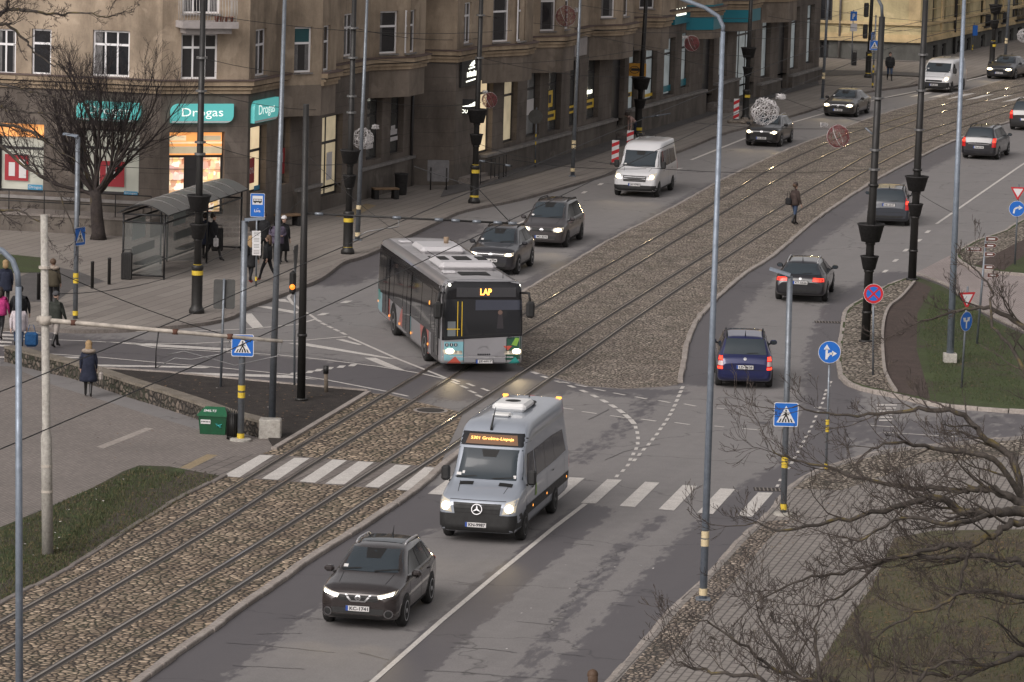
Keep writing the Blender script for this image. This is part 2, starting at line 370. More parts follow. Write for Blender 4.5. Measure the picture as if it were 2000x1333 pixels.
# far and surrounding ground reaching the horizon
_mb=MB(); _mb.quad((-2500,-300,-.05),(2500,-300,-.05),(2500,2600,-.05),(-2500,2600,-.05),KERB_D); tag(_mb.build('ground'),kind='structure')
# ---- tram bed, near part
T1L=[(-120,1250),(0,1181),(45,1156),(140,1107),(200,1070),(260,1030),(330,985),(400,950),(437,930)]
T1R=[(100,1480),(287,1322),(400,1241),(478,1183),(550,1135),(600,1097),(700,1036),(810,960)]
flat('track_bed',PG(T1L+T1R[::-1]),COBBLE,.006)
flat('track_bed',PG([(507,889),(535,878),(720,769),(760,771),(815,785),(905,807),(857,914)]),COBBLE,.006)
flat('crossing_path',PG([(330,905),(507,887),(859,913),(797,960),(432,931)]),PAV_T,.008)
T2=[(960,611),(1028,565.6),(1118,513),(1190,469.6),(1324,400),(1400,357),(1470,323),(1547,289),(1612,264),(1650,249),(1723,223),(1795,202),(1874,181),(2000,146),(2200,100)]
T2B=[(2200,150),(2100,198),(1993,232),(1869,274),(1802,305),(1753,330),(1699,360),(1598,427),(1510,501),(1450,540),(1390,594),(1360,630),(1343,670),(1334,715),(1329,748)]
T2C=[(1322,752),(1295,756),(1220,760),(1150,755),(1085,739),(1030,722)]
flat('track_bed',PG(T2+T2B+T2C+[(975,700),(955,640)]),COBBLE2,.006)
k=MB(); 
k.stones(smooth_line(PG(T2)),.15,0,.03,KERB); k.stones(smooth_line(PG(T2B)),.18,0,.08,KERB); k.stones(smooth_line(PG(T1R+[(862,915),(905,880)])),.22,0,.1,KERB); k.stones(smooth_line(PG(T1L)),.15,0,.05,KERB_D,1.2,None,.04)
k.strip(PG([(535,879),(720,768)]),.16,0,.07,KERB); k.strip(PG([(715,768),(760,771),(815,785),(905,807)]),.1,0,.012,KERB_D); k.strip(PG(T2C),.08,0,.012,KERB_D)
tag(k.build('kerb'),kind='structure')
RAILS=[[(-220,1341),(-100,1273),(0,1216.7),(297,1050),(600,863.9),(848,714.7),(1041,603),(1130,551),(1250,482),(1343,428),(1440,368),(1516,325),(1610,282),(1657,262),(1740,237),(1821,212),(1860,201),(1974,172),(2150,132)],
[(-220,1404),(-100,1334),(0,1277),(388,1050),(600,914),(879,740),(1028,650),(1170,562),(1310,476),(1400,423),(1476,376),(1535,343),(1613,304),(1682,274),(1802,231),(1860,214),(1937,194),(1982,183),(2150,143)],
[(-160,1466),(-60,1404),(57,1333),(400,1127.5),(635.7,980),(993,747),(1190,617),(1396,487),(1476,434),(1537,397),(1613,351),(1703,299),(1786,264),(1867,238),(1930,218),(2000,199),(2150,160)],
[(0,1434),(50,1403),(165.6,1333),(400,1190),(717.6,980),(888,869),(1106,718),(1250,616),(1394,519),(1530,431),(1613,380),(1705,327),(1788,285),(1869,253),(1944,227),(2000,210),(2150,172)]]
for a,lab in ((0,'cobbled tram track pair nearer the shops, its rails catching the light'),(2,'tram track pair nearer the right-hand carriageway, set in cobbles')):
    t=thing('tram_track',lab,'tram track',G(*RAILS[a][3]),0,'tram tracks along the street')
    for r in (a,a+1):
        pl=smooth_line(PG(RAILS[r]),4); b=MB(); off=t.location
        loc=[(p[0]-off.x,p[1]-off.y) for p in pl]
        b.strip(loc,.24,.005,.009,RAILBED); b.strip(loc,.15,.012,.0125,GROOVE); b.strip([(x-.028,y) for x,y in loc],.062,.009,.022,RAIL)
        b.build('rail',t)
# ---- pavements (raised)
HP=.12
SW1=[(-150,640),(58,639),(140,643),(220,642),(280,638),(340,634),(400,627),(445,616),(471,599),(510,585),(541,573),(567,563),(619,541),(660,511),(697,500),(746,479),(850,430),(901,409),(1016,385),(1171,341),(1205,329),(1324,292),(1398,262),(1460,245),(1546,223),(1603,205),(1640,190),(1699,176),(1775,166),(1790,158),(1760,150),(1700,148)]
SWg=PG(SW1,HP)
back=[G(1640,135,0),G(1596,128),G(1100,265),G(800,330),G(560,400),G(300,395),G(-150,390)]
slab('pavement',SWg+back,PAV_S,HP)
k=MB(); k.strip(smooth_line([(p.x+.1,p.y-.1) for p in SWg[:-1]],3),.22,0,HP+.004,KERB_D)
tag(k.build('kerb'),kind='structure')
# darker asphalt band on the far pavement next to the facade
_fb=[(860,385),(1000,352),(1120,318),(1240,277),(1400,222),(1520,188),(1600,166)]; _ft=[(870,365),(985,330),(1110,295),(1200,262),(1390,205),(1490,175),(1596,150)]
_m=MB()
for _i in range(6): _m.quad(G(*_fb[_i],HP+.022),G(*_fb[_i+1],HP+.022),G(*_ft[_i+1],HP+.022),G(*_ft[_i],HP+.022),ASPHF)
tag(_m.build('footway'),kind='structure')
flat('footway',PG([(30,545),(90,518),(150,530),(205,550),(140,566),(110,590),(40,590)],HP),ASPHF,HP+.006)
flat('grass_patch',PG([(-150,497),(20,498),(82,504),(80,533),(-150,536)],HP),LAWN,HP+.014)
flat('yellow_tiles',PG([(655,424),(715,398),(735,402),(690,424)],HP),YELTILE,HP+.004)
# plaza, lower left
flat('plaza_pavement',PG([(-150,712),(20,716),(110,755),(380,838),(522,858),(538,878),(507,888),(432,931),(270,911),(180,954),(0,1031),(-150,1100)]),PAV_L,.006)
flat('yellow_tiles',PG([(350,915),(405,888),(425,890),(372,917)]),YELTILE,.010)
flat('worn_grass',PG([(-150,1100),(0,1031),(100,990),(180,954),(240,922),(272,910),(330,912),(432,931),(395,953),(325,988),(255,1033),(196,1073),(136,1110),(40,1159),(-4,1184),(-150,1266)]),LAWN_D,.012)
flat('plaza_tile_path',PG([(188,874),(285,836),(300,838),(202,877)]),KERB,.010)
# bare trodden edge of the lawn along the track kerb
_e=[(0,1140),(70,1100),(150,1052),(215,1010),(270,975),(330,938),(380,922),(432,931)]; _k=[(395,953),(325,988),(255,1033),(196,1073),(136,1110),(40,1159),(-4,1184)]
_E=[]
for _p,_q in zip(_e,_e[1:]):
    for _i in range(9): _t=_i/9; _E.append((_p[0]+(_q[0]-_p[0])*_t+rnd.uniform(-9,9),_p[1]+(_q[1]-_p[1])*_t+rnd.uniform(-5,5)))
flat('bare_soil',PG(_E+[(432,931)]+_k),BARES,.016)
# soil bed
slab('soil_bed',PG([(190,722),(330,731),(400,738),(580,755),(718,767),(535,877),(520,852),(380,815),(190,742)]),SOIL,.05)
k=MB(); k.strip(PG([(190,722),(330,731),(400,738),(580,755),(718,767)]),.12,0,.09,KERB); tag(k.build('kerb'),kind='structure')
# right-hand pavement and park
RC=[(1020,1500),(1185,1333),(1260,1250),(1317,1183),(1380,1126),(1440,1057),(1488,1015),(1524,973),(1545,949),(1572,930),(1617,910),(1668,895),(1710,883),(1770,874),(2000,852),(2300,840)]
RCg=PG(RC,HP)
slab('right_pavement',RCg+PG([(2300,1100),(2300,1500)],HP),PAV_R,HP)
k=MB(); k.stones(smooth_line([Vector((p.x,p.y,0)) for p in RCg],3),.15,0,HP+.006,KERB); tag(k.build('kerb'),kind='structure')
flat('cobbled_verge',PG([(1060,1500),(1205,1333),(1275,1254),(1330,1187),(1395,1125),(1452,1060),(1500,1018),(1545,1016),(1500,1055),(1438,1128),(1400,1175),(1338,1250),(1265,1333),(1120,1500)],HP),COBSET,HP+.004)
flat('cobbled_corner',PG([(1548,955),(1576,935),(1620,916),(1670,901),(1712,890),(1772,880),(2000,858),(2300,848),(2300,880),(2000,890),(1800,905),(1710,935),(1645,958)],HP),COBBLE3,HP+.004)
flat('park_lawn',PG([(1480,1500),(1570,1340),(1604,1293),(1661,1203),(1704,1146),(1746,1051),(1827,1037),(2300,1030),(2300,1500)],HP),LAWN_B,HP+.006)
# right island
RI=[(1770,543),(1735,556),(1704,574),(1663,596),(1650,612),(1647,628),(1639,694),(1640,712),(1642,729),(1652,742),(1669,751),(1700,760),(1751,770),(1827,787),(1915,795),(2000,801),(2300,815)]
RIg=PG(RI,HP)
slab('traffic_island',RIg+PG([(2300,720),(2000,653),(1962,637),(1920,615),(1861,571),(1839,559),(1789,540)],HP),LAWN,HP)
k=MB(); k.stones(smooth_line([Vector((p.x,p.y,0)) for p in RIg],3),.16,0,HP+.006,KERB,.8); k.strip(PG([(1789,540),(1839,559),(1861,571),(1920,615),(1962,637),(2000,653),(2300,720)]),.14,HP,HP+.05,KERB); tag(k.build('kerb'),kind='structure')
inner=[(1786,552),(1760,582),(1735,603),(1724,644),(1726,713),(1735,742),(1750,766)]
flat('cobbled_edge',PG([(1770,546),(1737,559),(1708,577),(1667,599),(1655,613),(1651,629),(1643,694),(1646,727),(1655,739),(1672,748),(1702,757)]+inner[::-1],HP),COBBLE3,HP+.004)
flat('mulch_bed',PG(inner+[(1817,779),(1790,682),(1792,612),(1820,562),(1790,549)],HP),MULCH,HP+.005)
k=MB(); k.strip(smooth_line(PG(inner,HP)),.10,HP,HP+.07,KERB); tag(k.build('kerb'),kind='structure')
# pink paved way and the next island
flat('pink_path',PG([(1789,533),(1857,499),(1868,496),(1877,510),(1910,523),(2000,536),(2300,560),(2300,760),(2000,652),(1962,636),(1920,614),(1861,570),(1839,558),(1789,539)]),PAV_P,.008)
UI=[(2300,545),(2000,534),(1910,523),(1877,510),(1868,494),(1910,468),(1964,450),(2000,428),(2200,340)]
UIg=PG(UI,HP); slab('traffic_island',UIg+PG([(2350,340)],HP),LAWN,HP)
k=MB(); k.stones(smooth_line([Vector((p.x,p.y,0)) for p in UIg],3),.15,0,HP+.006,KERB); tag(k.build('kerb'),kind='structure')
flat('cobbled_edge',PG([(1904,520),(1880,508),(1873,495),(1913,471),(1966,453),(2002,431),(2200,345),(2200,385),(2000,468),(1904,517)],HP),COBBLE3,HP+.004)
flat('mulch_bed',PG([(1904,517),(2000,468),(2200,385),(2300,400),(2000,500),(1960,528)],HP),MULCH,HP+.005)
# far pavement round the yellow house
YPg=PG([(1560,160),(1600,158),(1700,158),(1770,160),(1800,166),(1860,160),(1990,128),(2300,30)],HP)
slab('pavement',YPg+PG([(2300,-60),(1990,60),(1800,112),(1560,112)],HP),PAV_S,HP-.03)
flat('side_street',PG([(1600,150),(1700,146),(1800,150),(1800,143),(1700,139),(1560,137)],HP),ASPHF,HP+.02)
# ---- markings
mk_=MB(); Z=.010
def Q(*p): mk_.add([G(x,y,Z) for x,y in p],[tuple(range(len(p)))],WHITE)
def LN(pl,w=.12): mk_.strip(PG(pl,0),w,Z,Z,WHITE)
def zz(pl,ox,oy,s): return [(ox+x/s,oy+y/s) for x,y in pl]
for s in ([(430,155),(535,160),(270,330),(140,320)],[(700,178),(820,180),(570,350),(445,340)],[(1000,190),(1110,198),(860,372),(740,362)],[(1200,205),(1320,212),(1090,385),(940,380)],[(1490,232),(1610,238),(1360,410),(1250,402)],[(1720,250),(1835,258),(1610,435),(1500,425)]):
    Q(*zz(s,400,850,4))
R3=[(1040,965),(1152,972),(960,1163),(840,1153)]; R4=[(1335,990),(1448,998),(1265,1190),(1145,1180)]
for s in ([(450,930),(568,935),(350,1118),(237,1112)],[(745,945),(858,950),(655,1135),(538,1130)],R3,R4): Q(*zz(s,1000,700,4))
for s in ([(690,347),(787,352),(640,515),(540,505)],[(935,373),(1032,375),(895,533),(800,525)]): Q(*zz(s,1200,850,3.333))
Q((1038,929),(1069,931),(1014,977),(987,975)); Q((965,926),(996,928),(941,974),(914,972)); Q((891,924),(921,925),(870,967),(835,965))
LN(smooth_line([(1143,985,0),(1080,1033,0),(960,1133,0),(860,1215,0),(727,1333,0),(560,1480,0)],3) and [(1143,985),(1080,1033),(960,1131),(860,1215),(727,1333),(560,1485)],.13)
def dot(x,y,dx,dy,w,h): Q((x-dx-w/2,y+h/2),(x-dx+w/2,y+h/2),(x+dx+w/2,y-h/2),(x+dx-w/2,y-h/2))
D1=[(820,920),(867,878),(905,835),(957,795),(995,752),(1030,712),(1068,672),(1100,632),(1132,593),(1160,552),(1187,516),(1212,478),(1235,440),(1254,405),(1272,368),(1288,330),(1303,294),(1317,262),(1330,230)]
for x,y in D1: dot(1000+x/4,700+y/4,1.8,0,7.0,5)
D2=[(925,790),(948,748),(970,706),(982,664),(985,623),(979,581),(966,540),(940,498),(900,458),(850,417),(790,377),(720,337),(645,298),(560,260),(466,223),(365,186),(257,150),(180,118)]
for i,(x,y) in enumerate(D2):
    if i>6: 
        a=D2[max(i-1,0)];b=D2[min(i+1,len(D2)-1)]; L=math.hypot(b[0]-a[0],b[1]-a[1]); ux,uy=(b[0]-a[0])/L,(b[1]-a[1])/L
        LN([(1000+(x-ux*24)/4,700+(y-uy*24)/4),(1000+(x+ux*24)/4,700+(y+uy*24)/4)],.16)
    else: dot(1000+x/4,700+y/4,.8*(1 if i<3 else -.4),0,7,5)
for x,y in [(405,190),(540,218),(682,250),(838,282),(1007,312),(1190,341),(1390,368)]: LN([(1000+(x-46)/4,700+(y-9)/4),(1000+(x+46)/4,700+(y+9)/4)],.11)
for x,y in [(420,395),(605,428),(825,460),(1068,487),(1330,514)]: LN([(1000+(x-58)/4,700+(y-9)/4),(1000+(x+58)/4,700+(y+7)/4)],.11)
LN([(1590,797),(1620,799)],.11); LN([(1400,798),(1415,799)],.1); LN([(1395,833),(1414,835)],.1); LN([(1450,838),(1485,841)],.11)
for x,y in [(1250,10),(1232,42),(1214,75),(1195,110),(1175,145),(1155,180),(1135,215),(1108,254),(1080,293),(1062,330)]: dot(1200+x/3.333,850+y/3.333,1.4,0,6.5,4.6)
for x,y in [(1075,990),(1065,1015),(1045,1042),(1038,1068),(1030,1095),(1020,1125),(1005,1155),(990,1183),(978,1213),(965,1245),(950,1278),(935,1310)]: dot(1300+x/3.333,450+y/3.333,1.2,0,5,4)
LN([(2150,228),(1994,324),(1829,438)],.12)
for x,y in [(1812,453),(1795,470),(1769,489),(1749,509),(1729,530)]: dot(x,y,3,0,8,5)
LN([(1725,845),(1800,850),(2000,862)],.1); LN([(1700,832),(1752,835)],.1); 
for i in range(6): Q((1712+i*1-0,790-(-i)*6),(1752-i*2,790+i*6),(1752-i*2,792.5+i*6),(1712+i,792.5+i*6))
LN([(1350,313),(1455,271),(1547,240),(1610,222),(1725,192),(1800,177),(1990,135)],.16); LN([(1028,431),(945,466)],.12)
for x,y in [(1205,348),(1173,360),(1141,376)]: dot(x,y,3,0,8,4)
dot(1325,330,6,0,8,3)
for i in range(7): Q((1775+i*36,190+i*2),(1800+i*36,187+i*2),(1835+i*36,178+i*2),(1812+i*36,180+i*2))
# left junction
def L6(pl,w=.12): LN(zz(pl,380,560,3.846),w)
def Q6(*p): Q(*zz(p,380,560,3.846))
L6([(722,48),(705,85),(735,130),(790,170),(860,210),(912,245)]); L6([(912,245),(780,285),(440,318),(0,338)]); LN([(380,648),(290,649),(112,645)])
Q6((468,150),(545,148),(785,190),(760,206)); Q6((330,203),(430,203),(525,315),(440,318)); Q6((625,95),(680,95),(725,122),(640,112))
L6([(0,430),(280,415),(830,405),(1150,378)]); L6([(0,480),(270,497),(620,515),(1000,555),(1400,605),(1700,655),(1880,695)]); L6([(1150,378),(1525,545),(1890,690)])
Q6((1060,398),(1110,395),(1260,435),(1235,440)); Q6((700,425),(840,425),(1530,545),(1440,540)); Q6((1275,535),(1360,535),(1600,638),(1430,600))
Q((205,668),(262,670),(470,682),(455,686),(300,677)); LN([(70,663),(150,666),(208,669)]); LN([(256,672),(300,680),(380,685)]); LN([(250,672),(380,672)])
for x,y in [(740,655),(865,640),(930,627),(1010,613),(1100,601),(1185,590)]:
    dx=380+x/3.846; dy=560+y/3.846; Q((dx-9,dy+2.5),(dx+4,dy+2.5),(dx+10,dy-2),(dx-3,dy-2))
L6([(0,595),(120,605),(560,648),(790,672),(1000,705),(1440,790)]); LN([(6,685),(96,692),(200,699),(340,712),(380,715)])
Q((118,710),(200,712.5),(400,716.5),(411,718.5),(400,719.5),(200,716),(122,713.5)); Q((78,697),(154,697),(154,700),(82,700)); Q((305,726),(480,731),(560,733),(622,742),(560,738.5),(480,735.5),(308,730))
LN([(766,768),(797,775)])
for q in ([(10,638.5),(54,639),(82,645.5),(22,641.5)],[(0,645),(70,649),(82,652),(0,648)],[(-90,650),(0,652),(80,657),(80,660),(0,656)],[(-90,657),(0,659),(60,662),(60,665),(0,663)],[(-90,664),(0,666),(23,667.5),(23,670.5),(0,670)],[(-90,671),(0,673.5),(20,674.5),(18,678),(0,677)],[(-90,695),(0,696.5),(13,696.5),(13,699.5),(0,699.5)],[(340,634),(371,638.5),(345,642),(320,645)]): Q(*q)
for x,y in [(676,590),(631,614)]: dot(x,y,6,0,14,4.5)
for x,y in [(930,258),(970,283),(1017,306),(1067,330),(1118,355)]: LN([(380+(x-18)/3.846,560+(y-9)/3.846),(380+(x+18)/3.846,560+(y+9)/3.846)],.13)
for x,y in [(1380,210),(1375,230),(1460,270),(1520,250),(1535,315),(1655,295),(1600,355)]: LN([(600+(x-32)/4.76,700+(y-13)/4.76),(600+(x+32)/4.76,700+(y+13)/4.76)],.12)
tag(mk_.build('road_markings'),kind='structure')
# manhole covers and drains
def manhole(px,py,r,z,lab):
    p=G(px,py,z); b=MB(); b.lathe([(r*1.22,-.003),(r*1.22,.004),(r,.005)],p,KERB,24,False); b.lathe([(r*.98,.002),(r*.98,.012),(r*.8,.016)],p,GROOVE,24,False)
    tag(b.build('manhole_cover',origin=p),lab,'manhole cover')
manhole(841,802,.42,.004,'round iron manhole cover with pale ring among the track cobbles')
def drain(px,py,z,lab):
    p=G(px,py,z); b=MB(); b.box(p+Vector((0,0,.004)),(.95,.5,.012),GROOVE)
    for i in range(9): b.box(p+Vector((-.42+i*.105,0,.012)),(.035,.46,.012),KERB_D)
    tag(b.build('drain_grate',origin=p),lab,'drain')
drain(1507,957,.0,'iron drain grate at the kerb by the last zebra stripe'); drain(1618,630,.0,'iron drain grate in the lane beside the no-stopping sign')

TAR=mk('road_tar',(.035,.033,.034),.6); k=MB()
for pl in ([(440,1256),(520,1262),(600,1270),(655,1276)],[(455,1301),(530,1304),(595,1308)],[(500,1239),(590,1238)],[(545,1207),(625,1211)],[(886,1141),(935,1144)],[(880,1265),(950,1268),(1010,1276)],[(828,1310),(900,1314),(980,1321),(1110,1330)],[(1088,1277),(1142,1283)],[(1100,1060),(1160,1066)],[(1190,1180),(1240,1186)],[(1010,1215),(1090,1222)],[(1375,1011),(1425,1013),(1470,1009)],[(1180,900),(1230,880),(1290,868)],[(1420,560),(1500,556)],[(1500,690),(1560,696)],[(1150,820),(1190,800)],[(700,1275),(760,1290)],[(560,690),(640,700),(700,712)]):
    P=PG(pl); P=[p+Vector((rnd.uniform(-.02,.02),rnd.uniform(-.035,.035),0)) for p in smooth_line(P,5)]; k.strip(P,.024,.008,.008,TAR)
tag(k.build('road_cracks'),kind='structure')
# dead leaves and paper scraps
LEAF=mk('dead_leaf',(.16,.10,.05),.8); PAPER=mk('paper_scrap',(.55,.52,.50),.8); k=MB()
def scatter(poly,n,z,m,s0,s1):
    for _ in range(n):
        a,b,c=rnd.choice(poly); u,v=rnd.random(),rnd.random()
        if u+v>1: u,v=1-u,1-v
        A,B,C_=G(*a,z),G(*b,z),G(*c,z); p=A+(B-A)*u+(C_-A)*v; s=rnd.uniform(s0,s1); r=rnd.uniform(0,6)
        k.add([p+Vector((math.cos(r+q)*s,math.sin(r+q)*s*.7,.012+rnd.uniform(0,.02))) for q in(0,1.6,3.1,4.7)],[(0,1,2,3)],m)
scatter([((0,1040),(270,915),(40,1150)),((270,915),(430,930),(200,1065))],160,.012,LEAF,.02,.05); scatter([((1600,1300),(1750,1055),(2000,1330)),((1750,1055),(2000,1040),(2000,1330))],420,.13,LEAF,.02,.06); scatter([((1800,570),(1960,640),(1830,770)),((1960,640),(1990,790),(1830,770))],120,.13,LEAF,.02,.05); scatter([((210,730),(700,770),(530,860))],120,.06,LEAF,.02,.05)
scatter([((210,730),(700,770),(530,860)),((1600,1300),(1750,1055),(2000,1330)),((0,1040),(270,915),(40,1150)),((1100,1100),(1300,1100),(900,1330))],45,.05,PAPER,.015,.04)
scatter([((1530,1020),(1700,940),(1330,1260)),((900,420),(1200,330),(640,520)),((0,750),(380,850),(200,930))],160,.125,LEAF,.015,.04)
tag(k.build('leaf_litter'),kind='stuff')

# grass blades standing on the lawns
GB=[mk('grass_blade_green',(.055,.074,.026),.8),mk('grass_blade_dry',(.12,.10,.05),.9),mk('grass_blade_dark',(.035,.05,.016),.8)]
def blades(poly,n,z,wts,h0,h1,name):
    k=MB(); k.mat(GB[0]); k.mat(GB[1]); k.mat(GB[2])
    for _ in range(n):
        a,b,c=rnd.choice(poly); u,v=rnd.random(),rnd.random()
        if u+v>1: u,v=1-u,1-v
        A,B,C_=G(*a,z),G(*b,z),G(*c,z); p=A+(B-A)*u+(C_-A)*v; h=rnd.uniform(h0,h1); r=rnd.uniform(0,6.3); w=rnd.uniform(.006,.014); t=Vector((math.cos(r),math.sin(r),0)); l=Vector((rnd.gauss(0,.35),rnd.gauss(0,.35),1))*h
        k.add([p-t*w,p+t*w,p+l],[(0,1,2)],GB[rnd.choices((0,1,2),wts)[0]])
    return tag(k.build(name,None,None,False),kind='stuff')
blades([((0,1035),(270,914),(0,1175)),((270,914),(425,932),(140,1105)),((270,914),(140,1105),(0,1175))],15000,.012,(5,3,3),.03,.09,'grass_blades')
blades([((1830,565),(1955,640),(1800,640)),((1800,640),(1955,640),(1825,770)),((1955,640),(2010,798),(1825,770))],9000,.12,(7,1,3),.03,.08,'grass_blades')
blades([((20,1100),(300,1000),(0,1175)),((300,1000),(425,932),(140,1105))],3500,.017,(1,6,2),.02,.06,'grass_blades')
blades([((1605,1300),(1750,1055),(2010,1335)),((1750,1055),(2010,1040),(2010,1335))],9000,.126,(1,6,2),.03,.09,'grass_blades')
# ================================================================== BUILDINGS
def wloc(o):
    v=Vector((0,0,0))
    while o is not None: v=v+o.location; o=o.parent
    return v
def part(mb,name,parent,origin=None):
    if origin is None: origin=Vector(mb.v[0])
    o=mb.build(name,parent,origin); 
    if parent is not None: o.location=Vector(origin)-wloc(parent)
    return o
_tc={}
def text_geo(txt,bold=0.0):
    key=(txt,bold)
    if key in _tc: return _tc[key]
    cu=bpy.data.curves.new('lettering','FONT'); cu.body=txt; cu.size=1; cu.align_x='CENTER'; cu.align_y='CENTER'; cu.resolution_u=3; cu.offset=bold
    o=bpy.data.objects.new('lettering',cu); COL.objects.link(o); dg=bpy.context.evaluated_depsgraph_get(); dg.update()
    me=bpy.data.meshes.new_from_object(o.evaluated_get(dg)); vs=[v.co.copy() for v in me.vertices]; fs=[tuple(p.vertices) for p in me.polygons]
    bpy.data.objects.remove(o); bpy.data.meshes.remove(me); _tc[key]=(vs,fs); return _tc[key]
def text(mb,txt,c,u,v,h,m,w=None,bold=0.0,normal_off=0.0):
    """flat letters centred on c, along u (reading direction) and v (up), cap height about h, total width w"""
    vs,fs=text_geo(txt,bold)
    if not vs: return
    x0=min(p.x for p in vs);x1=max(p.x for p in vs);y0=min(p.y for p in vs);y1=max(p.y for p in vs)
    sy=h/(y1-y0); sx=sy if w is None else w/(x1-x0); n=u.cross(v).normalized()*normal_off
    mb.add([Vector(c)+n+u*((p.x-(x0+x1)/2)*sx)+v*((p.y-(y0+y1)/2)*sy) for p in vs],fs,m)
PL_UP=m_plaster('plaster_tan',(.40,.32,.238),.7); PL_LO=m_plaster('plaster_dark',(.162,.136,.116),.6,.62); PL_BOX=m_plaster('plaster_panel',(.24,.198,.16),.6)
PL_COR=m_plaster('plaster_cornice',(.40,.31,.215),.6); STONE=m_plaster('plinth_stone',(.15,.13,.112),.7); FLASH=m_noisy('cornice_flashing',(.12,.085,.075),.7,0,.3,1)
ROOF=mk('roof_felt',(.06,.055,.055),.9); LEDGE=m_noisy('ledge_metal',(.23,.215,.205),.65,0,.3,2); LEDGE_L=m_noisy('ledge_pale',(.36,.33,.32),.7,0,.2,2)
WFR=mk('window_white',(.78,.77,.78),.45); WDK=mk('frame_dark',(.035,.033,.034),.5); GLASS=mk('window_glass',(.018,.019,.022),.06,0,spec=.6); GLASSC=mk('window_glass_curtain',(.035,.034,.035),.1); GLASST=mk('window_teal_blind',(.02,.08,.09),.15)
SHOPG=mk('shop_glass',(.085,.088,.085),.08,spec=.6); SHOPG2=mk('shop_glass_pale',(.27,.28,.28),.1,spec=.6)  # sky reflected in the panes is put into these paler base colours
def m_lit(name,c,e,scale=2.0,kind=0):
    m=mk(name,c,.5,emit=c,es=e); t=NT(m); p=t.pos()
    if kind==0:
        n=t.noise(p,1.1,3,.5); cc=t.ramp(n,[(.3,[x*.75 for x in c]),(.6,c),(.8,[min(1,x*1.12) for x in c])])
    else:   # goods on shelves
        v=t.n('ShaderNodeTexVoronoi',feature='F1',distance='CHEBYCHEV'); v.inputs['Scale'].default_value=5.2; t.l(t.pos(0,(1,1,.8)),v.inputs['Vector'])
        s=t.n('ShaderNodeSeparateColor'); t.l(v.outputs['Color'],s.inputs[0])
        cc=t.ramp(s.outputs[0],[(0,(.75,.60,.42)),(.25,(.45,.18,.13)),(.42,(.95,.84,.66)),(.6,(.8,.62,.30)),(.78,(.55,.30,.33)),(.9,(.9,.85,.8))])
        sx=t.n('ShaderNodeSeparateXYZ'); t.l(p,sx.inputs[0]); fr=t.math('FRACT',t.math('DIVIDE',sx.outputs[2],.42)); sh=t.ramp(fr,[(0,(.9,.78,.6)),(.16,(.9,.78,.6)),(.2,(.42,.34,.26)),(.3,(1,1,1)),(1,(1,1,1))]); cc=t.mix(.85,cc,sh,'MULTIPLY'); cc=t.mix(1,cc,c,'MULTIPLY')
    t.col(cc); t.l(cc,t.b.inputs['Emission Color']); return m
LIT_W=m_lit('lit_room_warm',(.95,.74,.46),.42); LIT_S=m_lit('lit_shelves',(1.0,.92,.78),.75,1,1); LIT_O=m_lit('lit_orange',(.95,.40,.12),.55); LIT_G=m_lit('lit_room_grey',(.42,.42,.36),.16); PANE_GLOW=m_lit('pane_sky_glow',(.50,.56,.57),.10); LIT_D=m_lit('lit_room_dim',(.75,.63,.42),.2)  # far shop panes: faint cool emission added to stand in for bluish-white reflection
RED_P=mk('poster_red',(.33,.02,.03),.5); PALE_P=mk('poster_pale',(.62,.60,.60),.5); TEAL=mk('sign_teal',(.10,.40,.39),.4,emit=(.09,.42,.40),es=.4); TEALW=mk('sign_letters',(.85,.85,.82),.4,emit=(.85,.9,.85),es=.5)
TURQ=mk('fascia_turquoise',(.01,.19,.25),.45); BLK=mk('black_metal',(.016,.016,.017),.55); BLUEW=mk('sticker_blue',(.05,.25,.42),.5); YELP=mk('sticker_yellow',(.75,.50,.04),.5)
LETTERW=mk('lit_letters',(.9,.9,.8),.4,emit=(.95,.95,.8),es=1.6)
